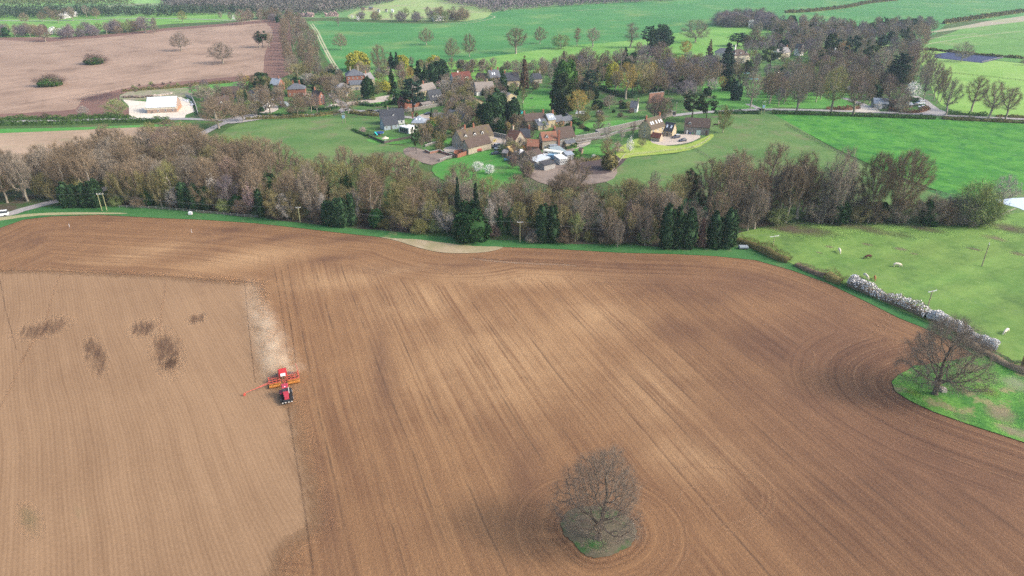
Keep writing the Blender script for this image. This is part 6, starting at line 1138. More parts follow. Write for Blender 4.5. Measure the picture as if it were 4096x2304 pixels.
# ------------------------------------------------------------------ poles and cables
woodp = flat('pole_timber', (.30, .25, .18), .9, var=.2); galv = flat('galvanised_steel', (.62, .64, .66), .5, .4); bluep = flat('transformer_paint', (.28, .45, .58), .5); yelp = flat('lichened_pole', (.34, .34, .18), .9)
def pole(label, x, y, top, arm=2.2, az=0.0, two=False, box=False, m=None, name='utility_pole', lean=0.0):
    h = HT(x, y, top); p = G(x, y); e = empty(name, (p.x, p.y, .1), R(az), label, 'utility pole'); m = m or woodp
    for s in ((-.9, .9) if two else (0,)):
        b_ = MB(); b_.cyl((s, 0, -.5), (s + lean * h, 0, h), .17, .12, 8); b_.build('pole', m, e)
    a = MB(); a.box(-arm / 2 + lean * h, arm / 2 + lean * h, -.07, .07, h - .35, h - .2); a.build('crossarm', galv, e)
    i_ = MB(); [i_.cyl((q + lean * h, 0, h - .2), (q + lean * h, 0, h + .12), .08, .05, 6) for q in (-arm / 2 + .1, 0.0, arm / 2 - .1)]; i_.build('insulator', framew, e)
    if box:
        t_ = MB(); t_.box(-.7, .7, -.5, .5, h * .52, h * .52 + 1.5); t_.build('transformer', bluep, e)
    return [Vector((p.x, p.y, .1)) + Matrix.Rotation(R(az), 3, 'Z') @ Vector((q + lean * h, 0, h + .12)) for q in (-arm / 2 + .1, 0.0, arm / 2 - .1)]
woodp = woodp
Pa = pole('twin legged pole with crossarm and equipment at the left foot of the wood', *w1(770, 632), w1(0, 505)[1], 2.6, 10, two=True, m=yelp)
Pb = pole('single pole with small crossarm in front of the wood left of the dark cypresses', *w1(2208, 718), w1(0, 605)[1], 1.8, 10, m=yelp)
Pc = pole('single yellowish pole standing on the verge before the middle of the wood', *w2(1433, 865), w2(0, 712)[1], 2.0, 5, m=yelp)
Pd = pole('pole with galvanised crossarm behind the olive hedge', *w3(727, 890), w3(0, 815)[1], 3.6, 20, m=yelp)
Pe = pole('grey pole in the cow pasture rising behind the lilac blossom hedge', *zz3(1655, 345), zz3(0, 148)[1], 3.2, 20)
Pf = pole('leaning dark pole at the right of the cow pasture', *w3(2262, 1042), w3(0, 875)[1], 1.6, 60, lean=.04)
pole('transformer on two posts in the west pasture near the road', *b2(1385, 1080), b2(0, 935)[1], 2.2, 0, two=True, box=True, m=woodp)
pole('transformer on two posts beside the east lane hedge', *c3(773, 790), c3(0, 700)[1], 2.2, 0, two=True, box=True, m=yelp)
pole('thin pole by the gate at the end of the walled lane', *b5(1478, 600), b5(0, 410)[1], .8, 0)
pole('pole in the back garden of the long house', *b3(778, 500), b3(0, 430)[1], .8, 0)
cm = flat('cable', (.22, .22, .23), .5)
def cable(label, A_, B_):
    for k in range(3):
        pts = [A_[k].lerp(B_[k], i / 12) - Vector((0, 0, 4 * 1.6 * (i / 12) * (1 - i / 12))) for i in range(13)]
        V = np.array([tuple(p) for p in pts]); v, f = tubes(V[:-1], V[1:], np.full(12, .012), np.full(12, .012), 3); o = mobj('power_cable', npmesh('power_cable', v, [f]), cm); tag(o, label, 'cable', label)
cable('cables strung from the twin legged pole to the next pole along the wood', Pa, Pb); cable('cables strung along the wood from the second pole to the yellowish verge pole', Pb, Pc); cable('cables strung past the dark cypresses to the pole behind the olive hedge', Pc, Pd)
cable('cables crossing the cow pasture between olive hedge pole and blossom hedge pole', Pd, Pe)
off = [v + Vector((78, -52, 0)) for v in Pe]; cable('cables running from the blossom hedge pole out at the right edge', Pe, off); off = [v + Vector((-90, 5, 0)) for v in Pa]; cable('cables running from the twin legged pole out at the left edge', Pa, off)
# ------------------------------------------------------------------ vehicles
paint = {}
def car_paint(c):
    if c not in paint: paint[c] = flat('paint_%s' % '_'.join('%02d' % int(v * 99) for v in c), c, .3, .6, var=.03)
    return paint[c]
tyre = flat('tyre_rubber', (.025, .025, .027), .9); cglass = flat('car_glass', (.05, .06, .075), .1, .8); lampm = flat('lamp_lens', (.75, .75, .72), .2, .8)
CARME = {}
def car(label, x, y, az, c=(.05, .06, .08), kind='car', name='parked_car', cat='car', roof=None, xyz=None):
    p = G(x, y); e = empty(name, (p.x, p.y, .23), R(az), label, cat, 'vehicles parked in the village')
    Ln, Wd, H1, H2 = dict(car=(4.3, 1.78, .85, 1.45), suv=(4.7, 1.95, 1.05, 1.8), van=(5.2, 2.0, 1.2, 2.1))[kind]
    pr = [(-Ln / 2, .35), (-Ln / 2, H1 * .8), (-Ln * .47, H1), (-Ln * .3 if kind != 'van' else -Ln * .35, H1 + .05), (Ln * .5 - .08, H1 + .02), (Ln / 2, H1 * .75), (Ln / 2, .35)]
    b_ = MB(); n = len(pr); b_.poly([(a, -Wd / 2 * (1 if z < H1 * .9 else .95), z) for a, z in pr] + [(a, Wd / 2 * (1 if z < H1 * .9 else .95), z) for a, z in pr], [(i, n + i, n + (i + 1) % n, (i + 1) % n) for i in range(n)] + [tuple(range(n)), tuple(range(n, 2 * n))[::-1]])
    b_.build('body', car_paint(c), e)
    f0, f1, r0, r1 = dict(car=(-.26, -.10, .36, .46), suv=(-.22, -.10, .42, .48), van=(-.36, -.24, .47, .49))[kind]
    g = MB(); w0, w1_ = Wd * .46, Wd * .39; g.poly([(Ln * f0, -w0, H1), (Ln * r1, -w0, H1), (Ln * r1, w0, H1), (Ln * f0, w0, H1), (Ln * f1, -w1_, H2 - .04), (Ln * r0, -w1_, H2 - .04), (Ln * r0, w1_, H2 - .04), (Ln * f1, w1_, H2 - .04)], [(0, 1, 5, 4), (1, 2, 6, 5), (2, 3, 7, 6), (3, 0, 4, 7), (4, 5, 6, 7)])
    g.build('windows', cglass, e); r_ = MB(); r_.poly([(Ln * (f1 + .01), -w1_ * .97, H2 - .03), (Ln * (r0 - .01), -w1_ * .97, H2 - .03), (Ln * (r0 - .01), w1_ * .97, H2 - .03), (Ln * (f1 + .01), w1_ * .97, H2 - .03), (Ln * (f1 + .03), -w1_ * .9, H2 + .03), (Ln * (r0 - .02), -w1_ * .9, H2 + .03), (Ln * (r0 - .02), w1_ * .9, H2 + .03), (Ln * (f1 + .03), w1_ * .9, H2 + .03)], [(0, 1, 5, 4), (1, 2, 6, 5), (2, 3, 7, 6), (3, 0, 4, 7), (4, 5, 6, 7)]); r_.build('roof', car_paint(roof or c), e)
    for sx_ in (-.31, .31):
        for sy_ in (-1, 1):
            w_ = MB(); w_.cyl((sx_ * Ln, sy_ * (Wd / 2 - .2), .33), (sx_ * Ln, sy_ * (Wd / 2 + .02), .33), .34, .34, 12); w_.build('wheel', tyre, e)
    for sy_ in (-1, 1):
        l_ = MB(); l_.box(-Ln / 2 - .02, -Ln / 2 + .1, sy_ * Wd * .38 - .16, sy_ * Wd * .38 + .16, H1 * .58, H1 * .76); l_.build('headlight', lampm, e)
    return e
nv = (.03, .045, .09)
car('dark blue car with pale bonnet on the gravel yard close to the slate wing', *b5(1483, 930), 30, nv, 'suv', roof=(.5, .52, .55)); car('dark hatchback with pale rear nearest the lawn on the gravel yard', *b5(1583, 980), 25, nv, roof=(.04, .05, .09))
car('teal off-road car on the grass by the smallholding', *b4(1232, 900), 10, (.05, .16, .20), 'suv'); car('dark car on the gravel by the long farmhouse', *b4(1040, 700), 30, nv, 'suv', roof=(.45, .48, .5)); car('pale hatchback below the dark car at the long farmhouse', *b4(1075, 728), 45, (.45, .5, .52)); car('small dark car under a bush on the paddock edge', *b4(1035, 805), 15, (.03, .05, .08))
car('white van on the drive of the maroon roofed house', *b3(1195, 560), 0, (.8, .8, .8), 'van'); car('dark car on the small gravel bay above the annexe', *b3(778, 955), 20, (.04, .05, .08)); car('blue car between black roofed cottage and brick cottage', *b3(668, 765), -40, (.08, .14, .26)); car('dark car near the willow by the large brick house', *b2(1855, 560), -30, (.05, .06, .08))
car('white car on the drive of the junction cottage', *b1(2030, 898), 5, (.82, .83, .84)); car('dark car beside the white one at the junction cottage', *b1(1950, 885), 0, (.03, .035, .06)); car('dark car on the drive near the double garage', *b1(2010, 712), 20, (.05, .06, .10)); car('pale car under the garden trees at the left of the cottages', *b2(260, 780), -30, (.8, .82, .84)); car('white camper van under the bare trees of the cottage garden', *b2(370, 745), 20, (.8, .82, .82), 'van')
car('white car at the lane end on the left edge of the photo', 5, 866, 20, (.85, .86, .87), 'van'); car('white car driving on the far lane in the upper left', 540, 47, 0, (.85, .86, .87), 'suv'); car('black pickup behind the copper hedge', *b7(955, 1012), 10, (.03, .03, .04), 'suv'); car('white and blue lorry behind the copper hedge', *b7(1045, 985), 10, (.75, .8, .85), 'van'); car('pale car beside the lorry at the copper hedge', *b7(1065, 1035), 0, (.7, .72, .75))
def boxy(name, label, cat, x, y, az, l_, w_, h, m, parts=(), z0=.5):
    p = G(x, y); e = empty(name, (p.x, p.y, .22), R(az), label, cat); b_ = MB(); b_.poly([(sx_ * (l_ / 2), sy_ * (w_ / 2), z0) for sx_, sy_ in ((-1, -1), (1, -1), (1, 1), (-1, 1))] + [(sx_ * (l_ / 2 - .15), sy_ * (w_ / 2 - .12), h) for sx_, sy_ in ((-1, -1), (1, -1), (1, 1), (-1, 1))] + [(sx_ * (l_ / 2), sy_ * (w_ / 2), h - .25) for sx_, sy_ in ((-1, -1), (1, -1), (1, 1), (-1, 1))],
        [(0, 3, 2, 1), (4, 5, 6, 7), (0, 1, 9, 8), (1, 2, 10, 9), (2, 3, 11, 10), (3, 0, 8, 11), (8, 9, 5, 4), (9, 10, 6, 5), (10, 11, 7, 6), (11, 8, 4, 7)]); b_.build('body', m, e)
    for q in (-.3, .3):
        for s in (-1, 1): w2_ = MB(); w2_.cyl((q * l_, s * (w_ / 2 - .2), .3), (q * l_, s * (w_ / 2 - .02), .3), .3, .3, 10); w2_.build('wheel', tyre, e)
    for u in parts: g = MB(); g.box(u - .3, u + .3, -w_ / 2 - .05, -w_ / 2 + .02, h * .55, h * .8); g.build('window', glass, e)
    return e
boxy('static_caravan', 'long cream static caravan in the middle of the smallholding', 'caravan', *b4(1880, 850), -28, 9.5, 3.2, 3.4, flat('caravan_cream', (.78, .75, .62), .5), (-3.4, -2.6, .6, 1.2, 3.2))
boxy('horse_box', 'blue horse box parked against the cream caravan', 'horse box', *b4(1858, 880), -10, 3.6, 2.2, 2.6, flat('horsebox_blue', (.20, .36, .50), .5), (0,)); boxy('trailer', 'small white roofed trailer left of the blue horse box', 'trailer', *b4(1770, 862), -10, 2.4, 1.8, 2.1, flat('trailer_white', (.75, .78, .8), .5))
boxy('trailer', 'pale caravan under the trees in the left cottage garden', 'caravan', *b2(235, 645), 5, 3.4, 2.0, 2.4, flat('trailer_white', (.75, .78, .8), .5)); boxy('cart', 'red farm cart on the grass beside the stone barn wing', 'cart', *b4(792, 762), 20, 2.8, 1.8, 1.5, flat('cart_red', (.42, .08, .06), .6)); boxy('utility_trailer', 'low grey trailer with barrels parked on the verge by the last cypress', 'trailer', *w3(508, 912), 0, 3.2, 1.8, 1.0, flat('dull_steel', (.30, .34, .37), .6), z0=.4)
def small(name, label, cat, x, y, fn, z=.2, az=0):
    p = G(x, y); e = empty(name, (p.x, p.y, z), R(az), label, cat); fn(e); return e
whp = flat('white_plastic', (.78, .80, .82), .5); blu = flat('blue_plastic', (.03, .12, .45), .5); cyan = flat('turquoise_plastic', (.03, .55, .50), .5)
def ibc(e): a = MB(); a.box(-.6, .6, -.5, .5, .15, 1.15); a.build('tank', whp, e); b_ = MB(); b_.cyl((0, 0, 1.15), (0, 0, 1.25), .15); b_.build('cap', whp, e); c = MB(); c.box(-.62, .62, -.52, .52, 0, .14); c.build('pallet', woodp, e); d = MB(); [d.box(q - .02, q + .02, -.54, .54, .15, 1.17) for q in (-.6, 0, .6)]; d.build('cage', galv, e)
small('water_tank', 'white caged water tank on the verge before the left half of the wood', 'tank', *w1(1403, 662), ibc)
def mk(e): a = MB(); a.cyl((0, 0, -.2), (0, 0, 1.2), .06, .05, 8); a.build('post', whp, e); c = MB(); c.cyl((0, 0, 1.2), (0, 0, 1.26), .08, .08, 8); c.build('cap', whp, e)
small('marker_post', 'left white marker post in the headland of the ploughed field', 'post', *w1(513, 752), mk, .05); small('marker_post', 'right white marker post in the headland below the water tank', 'post', *w1(1410, 792), mk, .05)
def tramp(e):
    a = MB(); a.cyl((0, 0, .82), (0, 0, .86), 2.0, 2.0, 24); a.build('mat', flat('trampoline_mat', (.02, .05, .16), .8), e)
    v = []; n = 24; r = MB(); P_ = np.array([(2.05 * math.cos(2 * math.pi * i / n), 2.05 * math.sin(2 * math.pi * i / n), .86) for i in range(n + 1)]); tv, tf = tubes(P_[:-1], P_[1:], np.full(n, .12), np.full(n, .12), 5); r.poly(tv, [tuple(q) for q in tf]); r.build('rim', blu, e)
    for i in range(5): l_ = MB(); an = 2 * math.pi * i / 5; l_.cyl((1.9 * math.cos(an), 1.9 * math.sin(an), 0), (1.9 * math.cos(an), 1.9 * math.sin(an), .85), .05); l_.build('leg', galv, e)
small('trampoline', 'round blue trampoline on the modern house lawn', 'trampoline', *b3(75, 1240), tramp)
def slide(e): a = MB(); a.poly([(-.3, 0, .2), (.3, 0, .2), (.3, 2.6, 1.5), (-.3, 2.6, 1.5), (-.3, 0, .1), (.3, 0, .1), (.3, 2.6, 1.4), (-.3, 2.6, 1.4)], [(0, 1, 2, 3), (7, 6, 5, 4), (0, 4, 5, 1), (1, 5, 6, 2), (2, 6, 7, 3), (3, 7, 4, 0)]); a.build('chute', cyan, e); b_ = MB(); [b_.box(s - .05, s + .05, 2.55, 2.65, 0, 1.6) for s in (-.35, .35)]; [b_.box(-.35, .35, 2.57, 2.63, z, z + .06) for z in (.4, .8, 1.2)]; b_.build('ladder', blu, e)
small('slide', 'turquoise garden slide left of the trampoline', 'slide', *b3(38, 1262), slide, az=40)
def gaz(e):
    for i in range(6): an = 2 * math.pi * i / 6; p_ = MB(); p_.cyl((1.5 * math.cos(an), 1.5 * math.sin(an), 0), (1.5 * math.cos(an), 1.5 * math.sin(an), 2.1), .07); p_.build('post', woodp, e)
    r = MB(); r.cyl((0, 0, 2.1), (0, 0, 3.1), 2.0, .12, 12); r.build('roof', flat('reed_thatch', (.66, .55, .42), .9), e); t_ = MB(); t_.cyl((0, 0, 0), (0, 0, .75), .1, .1); t_.cyl((0, 0, .72), (0, 0, .78), .8, .8, 14); t_.build('table', whp, e)
small('gazebo', 'small round thatched gazebo in the corner of the fenced lawn', 'gazebo', *b3(155, 1362), gaz)
def pool(e): a = MB(); a.box(-4.5, 4.5, -2.2, 2.2, 0, .25); a.build('pool_edge', W_['conc'], e); b_ = MB(); b_.box(-4.2, 4.2, -1.9, 1.9, .1, .29); b_.build('pool_cover', flat('pool_cover', (.28, .72, .72), .3), e)
small('swimming_pool', 'pale turquoise swimming pool behind the park trees', 'pool', *b6(790, 985), pool); small('swimming_pool', 'smaller turquoise pool or cover left of the swimming pool', 'pool', *b6(690, 900), pool).scale = (.6, .7, 1)
def paddle(e): a = MB(); n = 20; P_ = np.array([(1.6 * math.cos(2 * math.pi * i / n), 3.4 * math.sin(2 * math.pi * i / n), .3) for i in range(n + 1)]); tv, tf = tubes(P_[:-1], P_[1:], np.full(n, .35), np.full(n, .35), 6); a.poly(tv, [tuple(q) for q in tf]); a.build('rim', cyan, e); b_ = MB(); b_.box(-1.2, 1.2, -2.4, 2.4, .02, .12); b_.build('base', flat('pool_grey', (.2, .24, .26), .4), e)
small('paddling_pool', 'long turquoise inflatable pool beside the round lawn', 'paddling pool', *b4(1397, 190), paddle)
def tarp(e): a = MB(); a.cyl((0, 0, 0), (0, 0, 1.1), 1.3, .6, 9); a.build('cover', flat('blue_tarpaulin', (.02, .25, .62), .5), e); b_ = MB(); b_.cyl((0, 0, -.1), (0, 0, .1), 1.5, 1.4, 9); b_.build('base', tyre, e)
small('covered_stack', 'bright blue tarpaulin heap behind the dark brown barn', 'tarpaulin', *b4(1645, 785), tarp)
def bench(c): return lambda e: (lambda a, b_: (a.box(-.9, .9, -.4, .4, .7, .76), [a.box(-.9, .9, s * .8 - .14, s * .8 + .14, .42, .47) for s in (-1, 1)], a.build('top', c, e), [b_.box(q - .05, q + .05, -.8, .8, 0, .68) for q in (-.6, .6)], b_.build('frame', c, e)))(MB(), MB())
small('picnic_table', 'white garden table on the narrow brick cottage lawn', 'table', *b2(1180, 826), bench(whp)); small('picnic_table', 'dark bench on the round lawn', 'bench', *b3(2308, 718), bench(framed))
def frames(e): 
    for q in (-4, 0, 4): a = MB(); a.box(-5, 5, q - .9, q + .9, .05, .3); a.build('sheet', whp, e)
small('cold_frames', 'white fleece covered beds in the kitchen garden', 'garden beds', *b5(80, 560), frames, az=-12).scale = (.55, .7, 1); small('cold_frames', 'short white covered bed right of the fleece covered beds', 'garden beds', *b5(360, 545), frames, az=-20).scale = (.25, .35, 1)
bins = ((1665, 875, (.02, .02, .03), 'black wheelie bin left of the pale green garage door'), (1688, 876, (.05, .15, .4), 'blue wheelie bin beside the black one at the stone barn'), (1724, 878, (.03, .22, .1), 'green wheelie bin nearest the pale green garage door'))
for x, y, c, lab in bins:
    def bf(e, c=c): a = MB(); a.poly([(-.25, -.3, .05), (.25, -.3, .05), (.25, .3, .05), (-.25, .3, .05), (-.3, -.36, 1.0), (.3, -.36, 1.0), (.3, .36, 1.0), (-.3, .36, 1.0)], [(0, 3, 2, 1), (0, 1, 5, 4), (1, 2, 6, 5), (2, 3, 7, 6), (3, 0, 4, 7), (4, 5, 6, 7)]); a.build('bin', car_paint(c), e); b_ = MB(); b_.box(-.32, .32, -.38, .38, 1.0, 1.08); b_.build('lid', car_paint(c), e)
    small('wheelie_bin', lab, 'bin', *b5(x, y), bf, .23)
# log and rubble heaps in the barn yard
def heap(name, label, cat, path, m, r=.25, n=40, l_=2.5, w_=3.0, rocks=False):
    rr = random.Random(len(label)); P = [G(*q) for q in path]; o = P[0]; e = empty(name, (o.x, o.y, .2), 0, label, cat); a = MB()
    for i in range(n):
        t = rr.uniform(0, len(P) - 1.001); k = int(t); p = P[k].lerp(P[k + 1], t - k) - o; p += Vector((rr.uniform(-.6, .6), rr.uniform(-w_ / 2, w_ / 2), 0)); an = rr.uniform(-.5, .5); z = rr.uniform(.1, 1.1); hl = l_ * rr.uniform(.3, .6)
        if rocks: q = rr.uniform(.25, .6); a.box(p.x - q, p.x + q, p.y - q, p.y + q, -.05, q * 1.3)
        else: a.cyl((p.x - hl * math.cos(an), p.y - hl * math.sin(an), z), (p.x + hl * math.cos(an), p.y + hl * math.sin(an), z + rr.uniform(-.2, .2)), r * rr.uniform(.7, 1.3), None, 6)
    a.build('logs' if not rocks else 'stones', m, e); return e
heap('log_pile', 'long dark heap of cut logs behind the new barn', 'log pile', [b1(350, 705), b1(450, 700), b1(580, 705), b1(750, 690)], flat('cut_logs', (.22, .17, .14), .9, var=.5), n=90)
heap('rubble_pile', 'heap of pale stone rubble at the right of the log heap', 'rubble', [b1(760, 680), b1(880, 675), b1(1050, 650)], flat('rubble', (.55, .47, .40), .9, var=.3), n=60, rocks=True)
heap('rubble_pile', 'builders rubble and pipes right of the new barn', 'rubble', [b1(1250, 740), b1(1330, 770), b1(1370, 830)], flat('builders_waste', (.6, .62, .66), .7, var=.5), n=30, rocks=True)
heap('log_pile', 'pile of old timber and branches by the teal car', 'timber pile', [b4(1290, 920), b4(1360, 945), b4(1430, 950)], flat('old_timber', (.27, .21, .17), .9, var=.4), n=50, r=.12)
heap('stones', 'pale stones at the foot of the wide oak', 'stones', [zz3(1800, 1075), zz3(1815, 1120)], flat('pale_stone', (.55, .5, .45), .9), n=5, rocks=True, w_=1)
# ------------------------------------------------------------------ cattle and horses
def beast_mesh(name, graze=True, cow=True):
    sk = [(( .95, 0, 1.12), .33), ((.45, 0, 1.08), .40), ((-.1, 0, 1.05), .42), ((-.62, 0, 1.12), .37), ((-.98, 0, 1.15), .27)]
    ed = [(0, 1), (1, 2), (2, 3), (3, 4)]
    def add(p, r, par): sk.append((p, r)); ed.append((par, len(sk) - 1)); return len(sk) - 1
    if graze: n = add((1.3, 0, .95), .19, 0); n = add((1.52, 0, .55), .14, n); n = add((1.62, 0, .25), .13, n); add((1.80, 0, .08), .08, n)
    else: n = add((1.3, 0, 1.35), .18, 0); n = add((1.5, 0, 1.55), .15, n); n = add((1.72, 0, 1.5), .12, n); add((1.92, 0, 1.38), .09, n)
    for x, par in ((.82, 0), (-.85, 4)):
        for s in (-1, 1):
            fx = x + (.05 if par == 0 else -.05); n = add((x, s * .22, .80), .16, par); n = add((fx if par == 0 else x + .04, s * .22, .48), .09, n); n = add((x + (.02 if par == 0 else -.10), s * .22, .40 if par == 0 else .42), .075, n) if False else n; n = add((x - (.0 if par == 0 else .08), s * .22, .28), .065, n); add((x, s * .22, .02), .075, n)
    n = add((-1.16, 0, 1.05), .06, 4); n = add((-1.22, 0, .7), .035, n); add((-1.2, 0, .45), .05, n)
    me = bpy.data.meshes.new(name); me.from_pydata([s_[0] for s_ in sk], ed, []); o = bpy.data.objects.new(name, me); COL.objects.link(o); md = o.modifiers.new('s', 'SKIN')
    for i, s_ in enumerate(sk): me.skin_vertices[0].data[i].radius = (s_[1] * (.85 if i < 5 else 1), s_[1])
    me.skin_vertices[0].data[2].use_root = True; sb = o.modifiers.new('u', 'SUBSURF'); sb.levels = 2; sb.render_levels = 2
    dg = bpy.context.evaluated_depsgraph_get(); out = bpy.data.meshes.new_from_object(o.evaluated_get(dg)); bpy.data.objects.remove(o); out.name = name
    out.polygons.foreach_set('use_smooth', [True] * len(out.polygons)); return out
bg_, bs_ = beast_mesh('grazing_body', True), beast_mesh('standing_body', False)
earm = flat('ear_horn', (.45, .35, .28), .7)
def beast(name, label, cat, x, y, az, c, graze=True, sc=1.0, group='cattle grazing in the pasture'):
    p = G(x, y); e = empty(name, (p.x, p.y, .2), R(az), label, cat, group); e.scale = (sc,) * 3; me = (bg_ if graze else bs_).copy(); mobj('body', me, flat('hide_%d' % int(c[0] * 100), c, .8, .1, var=.15, scale=1.2), e)
    hx, hz = ((1.56, .42) if graze else (1.55, 1.68))
    for s in (-1, 1): a = MB(); a.poly([(hx - .05, s * .10, hz), (hx + .07, s * .12, hz), (hx, s * .34, hz + .06), (hx, s * .12, hz + .09)], [(0, 1, 2), (1, 3, 2), (3, 0, 2), (0, 3, 1)]); a.build('ear', earm, e)
cream = (.74, .66, .54)
beast('cow', 'cream cow seen end on at the upper left of the pasture', 'cow', *w3(1212, 940), 260, cream); beast('cow', 'dark brown cow grazing in the middle of the pasture', 'cow', *w3(1425, 986), 190, (.10, .045, .035)); beast('cow', 'cream cow side on right of the dark brown cow', 'cow', *w3(1635, 1046), -5, cream)
beast('cow', 'cream cow just behind the start of the blossom hedge', 'cow', *w3(1405, 1128), 280, cream); beast('cow', 'ginger calf behind the blossom hedge beside a cream cow', 'cow', *w3(1473, 1140), 250, (.36, .16, .07), sc=.85); beast('cow', 'cream cow grazing alone at the far right beyond the white hedge', 'cow', *zz3(2400, 552), 215, cream)
beast('horse', 'dark horse grazing beside the tall tan tree near the stone barn', 'horse', *b5(2068, 760), 180, (.05, .03, .025), group='horses by the stone barn', sc=1.1); beast('horse', 'pale horse standing behind the dark horse', 'horse', *b5(2108, 735), 80, (.62, .5, .36), False, 1.1, group='horses by the stone barn')
# ------------------------------------------------------------------ tractor and drill
red = flat('tractor_red', (.42, .045, .07), .45, .4, var=.12); dred = flat('implement_red', (.55, .10, .07), .5, .4, var=.2); orr = flat('packer_orange', (.62, .25, .05), .7, var=.5, scale=6); blk = flat('machine_black', (.03, .032, .035), .6); hose = flat('hose_grey', (.10, .095, .10), .7); hop = flat('hopper_red', (.52, .03, .03), .5, .4, var=.15)
T0 = G(1147, 1625); T1 = G(1128, 1500); td = (T0 - T1).normalized(); taz = math.degrees(math.atan2(td.y, td.x)); tc = G(1147, 1592)
e = empty('tractor', (tc.x, tc.y, .14), R(taz), 'red tracked tractor pulling a wide seed drill across the ploughed field', 'tractor')
for s in (-1, 1):
    prf = [(-2.1, .45), (-1.75, .08), (1.75, .08), (2.15, .5), (1.95, .95), (1.5, 1.08), (-1.3, 1.25), (-1.9, 1.0)]; n = len(prf); y0, y1 = s * .78, s * 1.42; b_ = MB(); b_.poly([(a, y0, z) for a, z in prf] + [(a, y1, z) for a, z in prf], [(i, n + i, n + (i + 1) % n, (i + 1) % n) for i in range(n)] + [tuple(range(n)), tuple(range(n, 2 * n))[::-1]]); to = b_.build('track', tyre, e)
    g = MB(); [g.box(-1.7 + i * .34, -1.6 + i * .34, min(y0, y1) - .0, max(y0, y1) + .0, 1.1, 1.19) for i in range(3, 10)]; g.build('track_lug', blk, to)
    w_ = MB(); [w_.cyl((q, s * 1.40, .58), (q, s * 1.46, .58), .34, .34, 12) for q in (-1.3, 1.4)]; w_.build('track_wheel', galv, to)
    f = MB(); f.box(-1.5, .2, min(s * .8, s * 1.3), max(s * .8, s * 1.3), 1.3, 1.42); f.build('mudguard', blk if s > 0 else red, e)
b_ = MB(); b_.poly([(.3, -.62, .9), (2.5, -.5, .9), (2.5, .5, .9), (.3, .62, .9), (.3, -.6, 1.95), (2.35, -.42, 1.75), (2.35, .42, 1.75), (.3, .6, 1.95)], [(0, 3, 2, 1), (4, 5, 6, 7), (0, 1, 5, 4), (1, 2, 6, 5), (2, 3, 7, 6), (3, 0, 4, 7)]); b_.build('bonnet', red, e)
b_ = MB(); b_.box(-2.2, 2.4, -.45, .45, .5, .9); b_.build('chassis', blk, e); b_ = MB(); b_.box(2.5, 2.95, -.75, .75, .55, 1.15); b_.box(2.95, 3.1, -1.2, 1.2, .6, .95); b_.build('front_weight', blk, e)
b_ = MB(); [b_.box(3.1, 3.13, q - .15, q + .15, .66, .86) for q in (-1.0, -.35, .35, 1.0)]; b_.build('headlight', lampm, e)
b_ = MB(); b_.poly([(-1.45, -.8, 1.3), (.25, -.72, 1.3), (.25, .72, 1.3), (-1.45, .8, 1.3), (-1.3, -.72, 2.85), (.1, -.66, 2.85), (.1, .66, 2.85), (-1.3, .72, 2.85)], [(0, 3, 2, 1), (4, 5, 6, 7), (0, 1, 5, 4), (1, 2, 6, 5), (2, 3, 7, 6), (3, 0, 4, 7)]); b_.build('cab', cglass, e)
b_ = MB(); b_.poly([(-1.5, -.82, 2.86), (.3, -.72, 2.86), (.3, .72, 2.86), (-1.5, .82, 2.86), (-1.35, -.7, 3.08), (.15, -.6, 3.08), (.15, .6, 3.08), (-1.35, .7, 3.08)], [(0, 3, 2, 1), (4, 5, 6, 7), (0, 1, 5, 4), (1, 2, 6, 5), (2, 3, 7, 6), (3, 0, 4, 7)]); ro = b_.build('cab_roof', red, e)
b_ = MB(); b_.box(-.1, .14, -.14, .14, 3.08, 3.16); b_.build('beacon', whp, ro)
b_ = MB(); b_.cyl((.35, .72, 1.3), (.35, .72, 2.9), .09, .08, 8); b_.build('exhaust', galv, e)
for s in (-1, 1): b_ = MB(); b_.box(.1, .16, min(s * .8, s * 1.35), max(s * .8, s * 1.35), 2.2, 2.26); b_.box(.08, .18, min(s * 1.25, s * 1.45), max(s * 1.25, s * 1.45), 2.0, 2.45); b_.build('mirror', blk, e)
